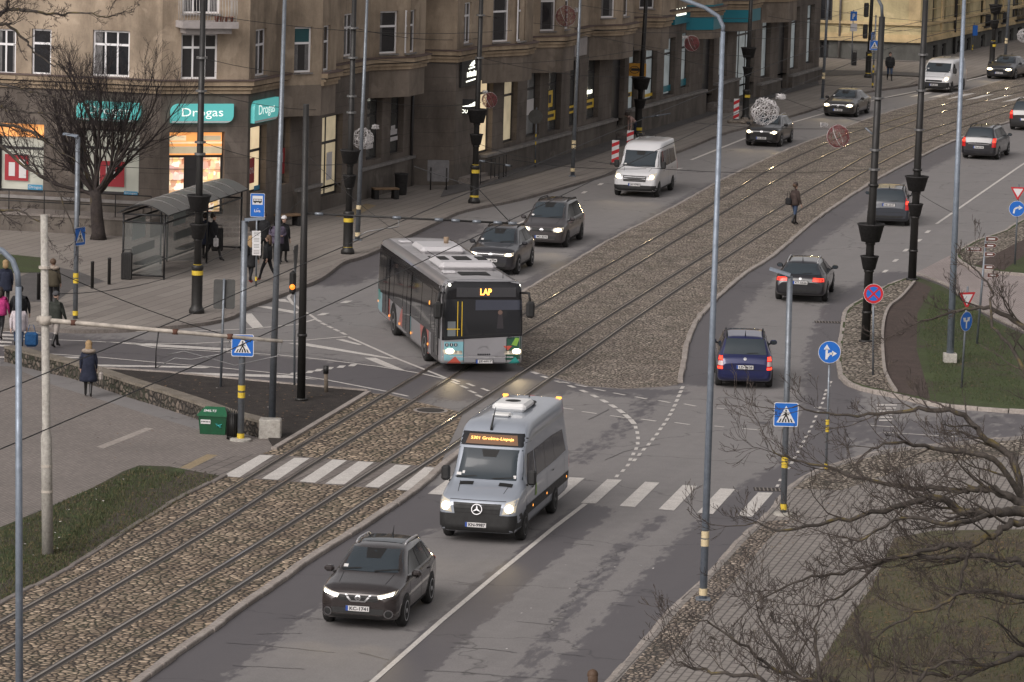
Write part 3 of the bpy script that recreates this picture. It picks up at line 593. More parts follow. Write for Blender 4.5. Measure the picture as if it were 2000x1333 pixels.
class Wall:
    def __init__(s,P,Q,base=0.0):
        s.P=Vector((P[0],P[1],0)); s.Q=Vector((Q[0],Q[1],0)); s.u=(s.Q-s.P); s.L=s.u.length; s.u.normalize(); s.n=Vector((s.u.y,-s.u.x,0))
        if s.n.dot(CAM-s.P)<0: s.n=-s.n
        s.holes=[]
    def at(s,u,z,out=0.0): return s.P+s.u*u+Vector((0,0,z))+s.n*out
    def uz(s,px,py): p=on_plane(px,py,s.P,s.n); return (p-s.P).dot(s.u),p.z
    def rect(s,x0,y0,x1,y1):
        ym=(y0+y1)/2; xm=(x0+x1)/2
        a=s.uz(x0,ym)[0]; b=s.uz(x1,ym)[0]; zt=s.uz(xm,y0)[1]; zb=s.uz(xm,y1)[1]
        return (min(a,b),max(a,b),min(zb,zt),max(zb,zt))
    def hole(s,r): s.holes.append(r); return r
    def panel(s,mb,z0,z1,m,depth=.28,u0=None,u1=None,mrev=None):
        u0=0 if u0 is None else u0; u1=s.L if u1 is None else u1
        hs=[(max(a,u0+.01),min(b,u1-.01),max(c,z0),min(d,z1)) for a,b,c,d in s.holes if b>u0+.02 and a<u1-.02 and d>z0+.02 and c<z1-.02]
        us=sorted({u0,u1}|{x for h in hs for x in h[:2]}); zs=sorted({z0,z1}|{x for h in hs for x in h[2:]})
        for i in range(len(us)-1):
            for j in range(len(zs)-1):
                cu=(us[i]+us[i+1])/2; cz=(zs[j]+zs[j+1])/2
                if any(a<cu<b and c<cz<d for a,b,c,d in hs): continue
                mb.quad(s.at(us[i],zs[j]),s.at(us[i+1],zs[j]),s.at(us[i+1],zs[j+1]),s.at(us[i],zs[j+1]),m)
        for a,b,c,d in hs:
            mr=mrev or m
            for q in (((a,c),(a,d)),((b,c),(b,d)),((a,d),(b,d)),((a,c),(b,c))):
                mb.quad(s.at(*q[0]),s.at(*q[1]),s.at(*q[1],-depth),s.at(*q[0],-depth),mr)
    def slab(s,mb,a,b,z0,z1,o0,o1,m):
        v=[s.at(u,z,o) for u in(a,b) for z in(z0,z1) for o in(o0,o1)]
        mb.add(v,[(0,1,3,2),(4,6,7,5),(0,4,5,1),(2,3,7,6),(0,2,6,4),(1,5,7,3)],m)
def frame_window(w,r,parent,fm,gm,mull=(),trans=None,fw=.07,inset=.12,name='window',bars_low=True):
    a,b,c,d=r; f=MB(); t0,t1=-inset-.05,-inset
    w.slab(f,a,a+fw,c,d,t0,t1,fm); w.slab(f,b-fw,b,c,d,t0,t1,fm); w.slab(f,a+fw,b-fw,c,c+fw,t0,t1,fm); w.slab(f,a+fw,b-fw,d-fw,d,t0,t1,fm)
    tz=None
    if trans: tz=d-(d-c)*trans; w.slab(f,a+fw,b-fw,tz-fw*.6,tz+fw*.6,t0,t1+.003,fm)
    for mu in mull:
        mm=a+(b-a)*mu; w.slab(f,mm-fw*.45,mm+fw*.45,c+fw,d-fw,t0,t1+.006,fm)
    o=part(f,name,parent); g=MB(); g.quad(w.at(a+fw*.5,c+fw*.5,t0+.02),w.at(b-fw*.5,c+fw*.5,t0+.02),w.at(b-fw*.5,d-fw*.5,t0+.02),w.at(a+fw*.5,d-fw*.5,t0+.02),gm); part(g,'pane',o); return o
def shop_window(w,r,parent,gm,trans=.3,fw=.08,inset=.3,room=None,mull=()):
    o=frame_window(w,r,parent,WDK,gm if not room else room,mull,trans,fw,inset,'shop_window'); return o
def gl(): return rnd.choice([GLASS,GLASS,GLASS,GLASSC])
OZ0,CZ0,CZ1,TOP=4.45,5.72,6.2,13.5
# ---- plan of the corner house
C0=G(310,462); _d=Vector((-1,.21,0)).normalized(); CL=C0+_d*13.0
def along(p,d,px):
    lo,hi=0,80
    for _ in range(50):
        mid=(lo+hi)/2; q=p+d*mid
        if pix((q.x,q.y,0))[0]<px: lo=mid
        else: hi=mid
    return p+d*lo
C1=along(C0,Vector((1,.38,0)).normalized(),480); C2=G(569,434)
Bs=G(885,368); Be=G(1598,159); SD=(Be-Bs).normalized()
A0=C2; As=along(A0,SD,806)
house=thing('corner_building','long tan plaster corner building with stepped bay windows above a row of shops','building',Vector((C0.x,C0.y,0)))
WA,WB,WC=Wall(CL,C0),Wall(C0,C1),Wall(C1,C2); WD=Wall(A0,As); WS=Wall(As,Bs); WE=Wall(Bs,Be)
walls=[WA,WB,WC,WD,WS,WE]
wins=[] # (wall, rect, kind)
def W_(w,x0,y0,x1,y1,mull=(),trans=.38,gm=None): r=w.hole(w.rect(x0,y0,x1,y1)); wins.append((w,r,mull,trans,gm))
W_(WA,-6,57,31,145,(.45,),.34); W_(WA,62,57,100,146,(),.32); W_(WA,181,60,253,150,(.33,.66),.31); W_(WA,-75,57,-35,145,(.5,))
W_(WB,354,66,425,155,(.33,.66),.31); W_(WB,357,-60,430,27,(.3,.72),.2); W_(WC,499,57,520,148,(.5,),.34)
W_(WD,672,27,691,110,(.5,),.33); W_(WE,907,5,921,85,(.5,),.33)
for (w,x0,x1,dy) in ((WA,-6,31,-150),(WA,62,100,-150),(WA,181,253,-150),(WB,354,425,-165)): pass
shops=[]
def S_(w,x0,y0,x1,y1,gm,trans=.3,mull=()): r=w.hole(w.rect(x0,y0,x1,y1)); shops.append((w,r,gm,trans,mull))
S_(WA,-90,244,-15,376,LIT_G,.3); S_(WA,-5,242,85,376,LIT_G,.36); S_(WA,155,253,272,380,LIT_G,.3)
S_(WB,330,258,438,420,LIT_S,.3,(.32,.62)); S_(WC,488,246,520,376,LIT_W,.38); S_(WC,547,232,566,360,LIT_W,.36)
S_(WD,628,226,668,382,LIT_D,.34,(.45,)); S_(WD,716,190,746,312,SHOPG,.3); S_(WD,763,185,788,300,SHOPG,.3)
S_(WE,930,155,962,300,LIT_W,.2,(.5,)); S_(WE,984,152,1010,278,LIT_D,.28); S_(WE,1029,140,1054,266,SHOPG2,.28); S_(WE,1071,132,1096,256,SHOPG,.28); S_(WE,1113,118,1131,246,SHOPG,.28)
S_(WE,1147,108,1170,232,SHOPG,.28); S_(WE,1195,105,1219,248,WDK,.2); S_(WE,1228,92,1246,216,PANE_GLOW,.28); S_(WE,1261,83,1283,196,PANE_GLOW,.28); S_(WE,1297,75,1318,187,PANE_GLOW,.28); S_(WE,1331,64,1348,172,PANE_GLOW,.28)
S_(WE,1372,70,1393,208,WDK,.2); S_(WE,1405,40,1421,150,PANE_GLOW,.28); S_(WE,1438,38,1474,190,PANE_GLOW,.2,(.35,.7)); S_(WE,1488,22,1505,152,PANE_GLOW,.25); S_(WE,1520,42,1538,176,WDK,.2); S_(WE,1545,15,1561,136,PANE_GLOW,.25); S_(WE,1576,10,1590,124,PANE_GLOW,.25)
mb=MB()
for w in walls:
    w.panel(mb,-.1,1.05,STONE,.3); w.panel(mb,1.05,CZ0,PL_LO,.3); w.panel(mb,CZ0,TOP,PL_UP,.16)
part(mb,'facade',house)
back=[CL+Vector((0,22,0)),Be+Vector((-14,4,0))]
mb=MB(); ring=[CL,C0,C1,C2,As,Bs,Be]; mb.prism([(p.x,p.y) for p in (ring+[back[1],back[0]])],TOP-.02,TOP+.1,ROOF)
for a,b in((Be,back[1]),(back[1],back[0]),(back[0],CL)): mb.quad((a.x,a.y,0),(b.x,b.y,0),(b.x,b.y,TOP),(a.x,a.y,TOP),PL_UP)
part(mb,'roof',house)
# cornice band
def cornice(mb,pts,closed_ends=True):
    P=[Vector((p.x,p.y,0)) for p in pts]
    prof=[(.10,CZ0-.06,CZ0+.10,PL_COR),(.18,CZ0+.10,CZ0+.20,PL_COR),(.13,CZ0+.20,CZ0+.26,STONE),(.27,CZ0+.26,CZ1-.03,PL_COR),(.32,CZ1-.03,CZ1+.02,FLASH)]
    def offs(o):
        out=[]
        for i,p in enumerate(P):
            ns=[]
            for a,b in((i-1,i),(i,i+1)):
                if a<0 or b>=len(P): continue
                t=(P[b]-P[a]).normalized(); ns.append(Vector((t.y,-t.x,0)))
            n=sum(ns,Vector((0,0,0))); n=n/(n.length**2)*len(ns) if len(ns)==1 else n*(2/ max(.6,n.length**2))
            out.append(p+n*o)
        return out
    for o,z0,z1,m in prof:
        R=offs(o)
        for i in range(len(P)-1):
            a,b,c,d=P[i],P[i+1],R[i+1],R[i]
            vs=[(q.x,q.y,z) for z in(z0,z1) for q in(a,b,c,d)]
            mb.add(vs,[(4,5,6,7),(2,3,7,6),(0,3,2,1)]+([(0,4,7,3)] if i==0 else [])+([(1,2,6,5)] if i==len(P)-2 else []),m)
co=MB(); cornice(co,[CL,C0,C1,C2])
# oriels  (pixel a: where the left face leaves the facade, b: outer corner, c: far end of the front face)
ORI=[(WD,549,628,656,145),(WD,722,800,830,105),(WE,943,1022,1040,90),(WE,1037,1100,1122,70),(WE,1152,1215,1238,48),(WE,1240,1292,1308,30),(WE,1342,1393,1410,22),(WE,1414,1461,1484,8),(WE,1489,1540,1557,4)]
OUT=1.15; prev={}
orl=[]
cuts={id(WD):[],id(WE):[]}
for k,(w,a,b,c,y) in enumerate(ORI):
    p0=w.P+w.n*OUT
    pa=on_plane(a,y,w.P,w.n); pb=on_plane(b,y,p0,w.n); pc=on_plane(c,y,p0,w.n); ua=(pa-w.P).dot(w.u); ub=(pb-w.P).dot(w.u); uc=(pc-w.P).dot(w.u); ud=uc+max(.2,(ub-ua)*.8)
    A,B,Cc,D=[Vector((q.x,q.y,0)) for q in(w.at(ua,0),w.at(ub,0,OUT),w.at(uc,0,OUT),w.at(ud,0))]
    orl.append((w,A,B,Cc,D,ua,ud)); cuts[id(w)].append((ua,ud))
OW=[ # windows per oriel: left-face rects, front rects
 ([(575,53,609,142)],[(632,50,645,138)]),([(742,22,777,105)],[(797,20,812,103)]),([(963,-10,995,82)],[(1016,-12,1027,80)]),([(1056,-30,1086,61)],[(1104,-30,1113,57)]),([(1175,-50,1202,35)],[(1219,-50,1229,32)]),([(1250,-60,1279,17)],[]),([],[]),([],[]),([],[])]
for k,(w,A,B,Cc,D,ua,ud) in enumerate(orl):
    ow=[Wall(A,B),Wall(B,Cc),Wall(Cc,D)]; mb=MB()
    for i,rs in enumerate(OW[k]):
        for r in rs:
            rr=ow[i].hole(ow[i].rect(*r)); wins.append((ow[i],rr,(),.36,None))
    for x in ow: x.panel(mb,OZ0,CZ0,PL_BOX,.16); x.panel(mb,CZ0,TOP-.4,PL_UP,.16)
    mb.poly([(p.x,p.y,OZ0) for p in(A,B,Cc,D)],PL_BOX)
    part(mb,'bay',house)
def facade_path(w,first,last):
    pts=[first]
    for (ww,A,B,Cc,D,ua,ud) in orl:
        if ww is w:
            if (A-pts[-1]).length>.05 and (A-w.P).dot(w.u)>(pts[-1]-w.P).dot(w.u)+.02: pts.append(A)
            elif len(pts)>1 and (A-w.P).dot(w.u)<=(pts[-1]-w.P).dot(w.u): pts.pop()
            pts+= [B,Cc,D]
    pts.append(last); return pts
cornice(co,facade_path(WD,C2,As)[1:]); cornice(co,[As,Bs]+facade_path(WE,Bs,Be)[1:])
part(co,'cornice',house)
CURT=m_noisy('curtain',(.16,.155,.155),.9,0,.4,6)
for w,r,mu,tr,gm in wins:
    fo=frame_window(w,r,house,WFR,gm or gl(),mu,tr,.075,.1); a,b,c,d=r; q=rnd.random(); sm=MB(); w.slab(sm,a-.04,b+.04,c-.07,c-.004,-.1,.075,LEDGE); part(sm,'sill',fo)
    if q<.75:
        for s0,s1 in ((a+.08,a+.08+(b-a)*rnd.uniform(.10,.24)),(b-.08-(b-a)*rnd.uniform(.10,.24),b-.08)):
            if rnd.random()<.8: cm=MB(); cm.quad(w.at(s0,c+.1,-.128),w.at(s1,c+.1,-.128),w.at(s1,d-.09,-.128),w.at(s0,d-.09,-.128),CURT); part(cm,'curtain',fo)
for w,r,gm,tr,mu in shops: shop_window(w,r,house,gm,tr,.09,.26,None,mu)
# ledges and plinth steps along the street
def ledge(w,x0,y0,x1,y1,o=.32,m=None,name='ledge'):
    a,z0=w.uz(x0,y0); b,z1=w.uz(x1,y1); z=(z0+z1)/2; l=MB(); w.slab(l,a,b,z-.12,z,-.02,o,m or LEDGE); w.slab(l,a,b,-.05,z-.12,-.02,o-.08,STONE); part(l,name,house)
ledge(WE,938,309,1110,250); ledge(WE,1117,256,1196,227); ledge(WE,1222,217,1372,172); ledge(WE,1393,163,1437,152); ledge(WE,1478,162,1518,154); ledge(WE,1540,149,1600,128)
ledge(WD,700,330,804,303,.2); ledge(WA,-90,382,280,386,.15); ledge(WD,575,372,622,355,.2)
# lettering, posters and stickers inside the shop windows are parts of the house
def sticker(w,rc,m,name,off=-.2,parent=None,txt=None,tm=None,th=.6):
    a,b,c,d=w.rect(*rc); s=MB(); s.quad(w.at(a,c,off),w.at(b,c,off),w.at(b,d,off),w.at(a,d,off),m)
    if txt: text(s,txt,w.at((a+b)/2,(c+d)/2,off+.006),w.u if w.u.dot(RIGHT)>0 else -w.u,Vector((0,0,1)),(d-c)*th,tm,(b-a)*.85)
    return part(s,name,parent or house)
sticker(WA,(-5,243,85,268),LIT_O,'poster'); sticker(WA,(6,303,52,354),RED_P,'poster'); sticker(WA,(14,318,26,345),PALE_P,'poster',-.19); sticker(WA,(34,313,48,349),PALE_P,'poster',-.19)
sticker(WA,(192,316,240,366),RED_P,'poster'); sticker(WA,(204,326,222,350),PALE_P,'poster',-.19); sticker(WA,(51,362,80,373),BLUEW,'window_sticker',-.2,None,'Drogas',PALE_P); sticker(WA,(239,375,266,383),BLUEW,'window_sticker',-.2,None,'Drogas',PALE_P)
sticker(WB,(331,260,436,304),LIT_O,'goods_shelf'); sticker(WB,(331,278,436,282),LIT_W,'goods_shelf',-.19); sticker(WB,(331,266,366,276),LIT_W,'goods_shelf',-.19); sticker(WB,(392,266,434,276),LIT_D,'goods_shelf',-.19); sticker(WB,(331,287,436,301),LIT_D,'goods_shelf',-.19)
sticker(WB,(364,304,398,418),WDK,'door_leaf',-.19); sticker(WC,(492,310,506,359),RED_P,'poster',-.2,None,'50%',PALE_P,.25); sticker(WC,(505,363,516,372),BLUEW,'window_sticker'); sticker(WC,(551,291,565,341),RED_P,'poster'); sticker(WC,(555,300,561,318),PALE_P,'poster',-.19)
TL=[x for x in wins if x[0] is not None][0]; w0=Wall(orl[0][1],orl[0][2]); a,b,c,d=w0.rect(575,53,609,142); s_=MB(); s_.quad(w0.at(a+.05,c+(d-c)*.66,-.11),w0.at(b-.05,c+(d-c)*.66,-.11),w0.at(b-.05,d-.05,-.11),w0.at(a+.05,d-.05,-.11),GLASST); part(s_,'blind',house)
sticker(WD,(646,298,657,352),PALE_P,'window_emblem',-.2)
for x,y in((728,278),(776,262)):
    sticker(WD,(x-9,y+6,x+9,y+14),PALE_P,'window_emblem',-.2); sticker(WD,(x-8,y-8,x+8,y+2),PALE_P,'window_emblem',-.2); sticker(WD,(x-4,y-16,x+4,y-7),PALE_P,'window_emblem',-.2)
for rc in((1073,218,1092,236),(1116,207,1131,222),(1150,195,1167,212),(1231,127+54,1241,184+6)): sticker(WE,rc,YELP,'window_sticker',-.2); x0,y0,x1,y1=rc; sticker(WE,(x0+3,(y0+y1)/2-3,x1-3,(y0+y1)/2+3),BLK,'window_sticker',-.19)
sticker(WE,(1076,178,1087,210),YELP,'window_sticker',-.2); sticker(WE,(1079,186,1084,202),BLK,'window_sticker',-.19)
sticker(WE,(1033,195,1050,225),PALE_P,'window_sticker',-.2); sticker(WE,(1298,168,1317,180),TURQ,'window_sticker',-.2); sticker(WE,(1333,155,1347,168),TURQ,'window_sticker',-.2); sticker(WE,(1262,184,1281,190),YELP,'window_sticker',-.2)
sticker(WE,(1152,177,1164,184),LETTERW,'window_lamp',-.2)
# balcony
bw=WB; a,b,c,d=bw.rect(343,40,452,53); bal=MB(); bw.slab(bal,a,b,c,d,0,1.0,LEDGE_L); bw.slab(bal,a+.2,b-.2,c-.22,c,0,.75,LEDGE_L)
BALR=mk('balcony_rail',(.42,.41,.40),.5); bo=part(bal,'balcony',house); rl=MB(); n=18
for i in range(n+1): 
    u=a+.08+(b-a-.16)*i/n; rl.tube([bw.at(u,d,.9),bw.at(u,d+.35,1.03),bw.at(u,d+1.0,.95)],.011,BALR,5)
for u in(a+.08,b-.08):
    for j in range(4): rl.tube([bw.at(u,d,.15+.22*j),bw.at(u,d+1.0,.15+.22*j)],.011,BALR,5)
rl.tube([bw.at(a+.08,d+1.0,.0),bw.at(a+.08,d+1.0,.95),bw.at(b-.08,d+1.0,.95),bw.at(b-.08,d+1.0,0)],.02,BALR,6); part(rl,'railing',bo)
POT=mk('terracotta',(.25,.10,.07),.8)
for i in range(4):
    p=MB(); p.lathe([(.06,0),(.085,.17),(.095,.17),(.095,.2),(.07,.2)],bw.at(b-.25-i*.2,d,.82),POT,10); o=part(p,'flower_pot',None); tag(o,'terracotta flower pot standing on the small balcony behind the white railing','flower pot','flower pots on the balcony')
# down pipe, shutters, steps
dp=MB(); q=WD.at(WD.uz(803,200)[0],0,.08); dp.tube([q,q+Vector((0,0,5.6))],.06,WDK,8); part(dp,'drain_pipe',house)
# shop signs (things of their own)
def sign_plate(w,rc,m,name,label,cat,txt=None,tm=None,out=.18,th=.58,cut=True,wf=.66):
    a,b,c,d=w.rect(*rc); s=MB(); r=(d-c)*.42
    pts=[(a,c),(b-r,c)]+[(b-r+r*math.sin(t),c+r-r*math.cos(t)) for t in [i*math.pi/12 for i in range(1,7)]]+[(b,d),(a+r,d)]+[(a+r-r*math.sin(t),d-r+r*math.cos(t)) for t in [i*math.pi/12 for i in range(1,7)]] if cut else [(a,c),(b,c),(b,d),(a,d)]
    if w.u.dot(RIGHT)<0: pts=[(a+b-x,y) for x,y in pts]
    n=len(pts); vs=[w.at(u,z,.02) for u,z in pts]+[w.at(u,z,out) for u,z in pts]
    s.add(vs,[tuple(range(n,2*n))]+[(i,(i+1)%n,n+(i+1)%n,n+i) for i in range(n)],m)
    o=s.build(name,None,w.at(a,c)); tag(o,label,cat)
    if txt:
        t=MB(); t.add([w.at(u,z,out+.006) for u,z in ((a+.02,c+.01),(b-r*.8,c+.01),(b-r*.3,c+(d-c)*.10),(a+.02,c+(d-c)*.10))],[(0,1,2,3)],PALE_P) if w.u.dot(RIGHT)>0 else t.add([w.at(u,z,out+.006) for u,z in ((b-.02,c+.01),(a+r*.8,c+.01),(a+r*.3,c+(d-c)*.10),(b-.02,c+(d-c)*.10))],[(0,1,2,3)],PALE_P); part(t,'stripe',o)
        t=MB(); text(t,txt,w.at((a+b)/2,(c+d)/2,out+.012),w.u if w.u.dot(RIGHT)>0 else -w.u,Vector((0,0,1)),(d-c)*th,tm,(b-a)*wf); part(t,'lettering',o)
    return o
sign_plate(WA,(152,199,276,236),TEAL,'shop_sign','teal rounded shop sign half hidden behind the bare street tree','shop sign','Drogas',TEALW)
sign_plate(WB,(332,203,454,240),TEAL,'shop_sign','teal rounded shop sign above the lit shop entrance','shop sign','Drogas',TEALW)
sign_plate(WC,(489,194,536,236),TEAL,'shop_sign','teal rounded shop sign on the slanted corner face, seen at an angle','shop sign','Drogas',TEALW)
o=sign_plate(WE,(897,118,930,168),BLK,'shop_sign','black sign board with glowing white shoe emblem over the shop door','shop sign',None,None,.12,cut=False)
t=MB()
def emb(pts): 
    a,b,c,d=WE.rect(897,118,930,168); t.poly([WE.at(a+(b-a)*x,c+(d-c)*y,.135) for x,y in pts],LETTERW)
emb([(.42,.78),(.55,.90),(.72,.98),(.75,.82),(.62,.76)]); emb([(.38,.70),(.75,.74),(.75,.69),(.38,.66)])
for i in range(5): emb([(.3+i*.12,.36),(.37+i*.12,.36),(.37+i*.12,.55+.05*(i%2)),(.3+i*.12,.55)])
emb([(.25,.22),(.8,.26),(.8,.21),(.25,.17)]); part(t,'emblem',o)
# projecting OUT sign, facing the camera along the street
p=WE.at(WE.uz(905,210)[0],0,0); cw=Wall(p-RIGHT*.12,p+Vector((1.05,0.0,0)))
o=sign_plate(cw,(894,194,936,224),BLK,'projecting_sign','small black projecting sign with lit lettering and shoe picture beside the dark pole','sign',None,None,.14,cut=False)
t=MB(); a,b,c,d=cw.rect(894,194,936,224); text(t,'OUT',cw.at(a+(b-a)*.38,c+(d-c)*.22,.155),cw.u if cw.u.x>0 else -cw.u,Vector((0,0,1)),(d-c)*.24,LETTERW,(b-a)*.42)
t.poly([cw.at(a+(b-a)*x,c+(d-c)*y,.155) for x,y in((.15,.52),(.5,.62),(.85,.9),(.9,.6),(.5,.52))],LETTERW); part(t,'emblem',o)
p=WE.at(WE.uz(1235,140)[0],0,.05); cw=Wall(p-Vector((.15,0,0)),p+Vector((.75,0,0)))
o=sign_plate(cw,(1224,124,1262,149),mk('sign_amber',(.55,.26,.02),.5),'projecting_sign','amber yellow projecting shop sign with a dark round emblem behind the planter pole','sign',None,None,.12,cut=False)
t=MB(); a,b,c,d=cw.rect(1224,124,1262,149); cx=(a+b)/2-.1; cz=(c+d)/2
for i in range(14):
    t0=2*math.pi*i/14;t1=2*math.pi*(i+1)/14
    t.quad(*[cw.at(cx+.27*r*math.cos(q),cz+.2*r*math.sin(q),.125) for q,r in((t0,1),(t1,1),(t1,.85),(t0,.85))],BLK)
t.quad(cw.at(cx-.18,cz-.06,.127),cw.at(cx+.24,cz-.06,.127),cw.at(cx+.24,cz+.08,.127),cw.at(cx-.18,cz+.08,.127),BLK); part(t,'emblem',o)
for i,(k,lab) in enumerate(((6,'turquoise fascia wrapped round a bay above the shops, left of the other turquoise one'),(7,'turquoise fascia wrapped round the bay further along the street, at the top edge'))):
    w,A,B,Cc,D,ua,ud=orl[k]; s=MB()
    pts=[(Vector((q.x,q.y,0))) for q in(A,B,Cc,D)]; cen=sum(pts,Vector((0,0,0)))/4; pts=[cen+(q-cen)*1.04+w.n*.03 for q in pts]
    for j in range(3): s.quad((pts[j].x,pts[j].y,OZ0+.5),(pts[j+1].x,pts[j+1].y,OZ0+.5),(pts[j+1].x,pts[j+1].y,CZ1+.1),(pts[j].x,pts[j].y,CZ1+.1),TURQ)
    s.poly([(q.x,q.y,OZ0+.5) for q in pts],TURQ); s.poly([(q.x,q.y,CZ1+.1) for q in pts[::-1]],TURQ)
    tag(s.build('fascia_sign',None,pts[0]),lab,'shop sign')
o=sign_plate(WE,(1311,27,1341,46),TURQ,'fascia_sign','flat turquoise shop fascia with small glowing letters between two bays','shop sign',None,None,.2,cut=False)
a,b,c,d=WE.rect(1311,27,1341,46); t=MB()
for i in range(11): x=a+.3+i*.2; t.quad(WE.at(x,c+.45,.215),WE.at(x+.13,c+.45,.215),WE.at(x+.13,c+.75+.12*(i%3==0),.215),WE.at(x,c+.75+.12*(i%3==0),.215),LETTERW)
part(t,'lettering',o)
sign_plate(WE,(1120,72,1143,109),LEDGE_L,'notice_board','pale notice board on the facade under the red hanging ball','notice board',None,None,.1,cut=False)
# entrance steps with a landing in front of the teal sign shop
def steps(name,w,px0,px1,n,rise,run,lab,base_z=.12):
    a=w.uz(px0,420)[0]; b=w.uz(px1,420)[0]; s=MB()
    for i in range(n): w.slab(s,a-.25*i*0,b,base_z if i==0 else base_z+rise*i-.005,base_z+rise*(i+1),0.005,run*(n-i),KERB_D)
    tag(s.build(name,None,w.at(a,0)),lab,'steps'); return s
steps('entrance_steps',WB,322,470,4,.17,.42,'broad stone entrance steps in front of the lit shop door')
steps('door_steps',WE,893,930,2,.15,.5,'two worn stone steps under the black shoe shop sign'); steps('door_steps',WE,1372,1402,3,.16,.45,'pale stone door steps by the barriers further up the street'); steps('door_steps',WE,1195,1222,2,.16,.45,'short stone door steps in the dark doorway behind the white van')
# terrace wall and railing left of the entrance
tw=MB(); tp=[CL+WA.n*1.7,WA.at(WA.uz(318,430)[0],0,1.7)]; tW=Wall(tp[0],tp[1]); tW.slab(tw,0,tW.L,0,.75,-1.6,0,STONE); tW.slab(tw,0,tW.L,.75,.85,-1.65,.05,KERB_D)
tag(tw.build('terrace_wall',None,tp[1]),'low stone terrace wall along the corner shop windows behind the tree','wall')
r=MB(); nn=9
for i in range(nn+1): u=tW.L*i/nn; r.tube([tW.at(u,.85,-.08),tW.at(u,1.75,-.08)],.022,BLK,6)
for z in(1.3,1.75): r.tube([tW.at(0,z,-.08),tW.at(tW.L,z,-.08)],.022,BLK,6)
tag(r.build('terrace_railing',None,tp[1]),'thin black railing standing on the stone terrace wall','railing')
# ---- yellow house at the far end
PL_Y=m_plaster('plaster_yellow',(.56,.47,.27),.35); PL_YC=m_plaster('plaster_cream',(.62,.48,.27),.3); PL_YG=m_plaster('plinth_grey',(.125,.125,.115),.4)
yc=G(1797,122); ye=G(2000,77); yd=(ye-yc).normalized(); YR=Wall(yc,yc+yd*60); YF=Wall(yc-Vector((24,-1.5,0)),yc)
yh=thing('yellow_building','yellow plaster house with a grey plinth at the far end of the street','building',Vector((yc.x,yc.y,0)))
yw=[]
for r in((1822,88,1831,115),(1840,85,1848,112),(1870,79,1877,108),(1888,74,1896,104),(1916,68,1924,101),(1949,61,1956,95),(1972,56,1979,89),(1987,53,1995,86)): yw.append((YR,YR.hole(YR.rect(*r)),WDK))
for r in((1823,-60,1830,47),(1841,-60,1849,45),(1868,-60,1877,38),(1889,-60,1895,35),(1917,-60,1924,49),(1951,-60,1957,43),(1979,-60,1994,37)): yw.append((YR,YR.hole(YR.rect(*r)),WDK))
for r in((1601,-60,1627,40),(1601,80,1618,116)): yw.append((YF,YF.hole(YF.rect(*r)),WDK))
mb=MB(); zc0=YF.uz(1700,81)[1]; zc1=YF.uz(1700,66)[1]; zt=YF.uz(1700,48)[1]
for w in(YR,YF): w.panel(mb,-.1,zc0,PL_YG,.25); w.panel(mb,zc0,20,PL_Y,.25)
part(mb,'facade',yh); mb=MB()
for w in(YR,YF): w.slab(mb,-.1,w.L+.15,zc0,zc0+.28,0,.22,PL_YC); w.slab(mb,-.1,w.L+.1,zc0+.28,zc1,0,.1,PL_YC); w.slab(mb,-.1,w.L+.1,zt,zt+.18,0,.16,PL_YC)
YF.slab(mb,YF.L-.9,YF.L-.1,zt+.18,19.9,0,.12,PL_YC); YR.slab(mb,.05,.9,zt+.18,19.9,0,.12,PL_YC)
for i in range(9): YR.slab(mb,5.2+i*6.1,5.7+i*6.1,zc1,19.9,0,.10,PL_YC)
for i in range(14): YR.slab(mb,.9,YR.L,zt+1.0+i*.75,zt+1.06+i*.75,0,.03,PL_YC)
part(mb,'cornice',yh)
for w,r,m in yw: frame_window(w,r,yh,m,GLASS,(.5,),.3,.1,.18)
for r in((1916,30,1925,51),(1950,25,1958,44),(1978,18,1995,38)):
    a,b,c,d=YR.rect(*r); g=MB()
    for i in range(8): u=a+(b-a)*i/7; g.tube([YR.at(u,c,.35),YR.at(u,d,.35)],.03,BLK,4)
    YR.slab(g,a,b,c-.1,c,0,.4,BLK); g.tube([YR.at(a,d,.02),YR.at(a,d,.35),YR.at(b,d,.35),YR.at(b,d,.02)],.04,BLK,4); part(g,'window_balcony',yh)
d1=MB()
for px in(1862,): q=YR.at(YR.uz(px,60)[0],0,.12); d1.tube([q,q+Vector((0,0,19))],.09,WDK,8)
part(d1,'drain_pipe',yh); d1=MB()
q=YF.at(YF.uz(1640,60)[0],0,.1); d1.tube([q,q+Vector((0,0,19))],.08,LEDGE,8); part(d1,'drain_pipe',yh)
mb=MB(); mb.prism([(p.x,p.y) for p in(YF.P,yc,YR.Q,YR.Q+Vector((-20,12,0)),YF.P+Vector((0,30,0)))],19.9,20.1,ROOF); part(mb,'roof',yh)
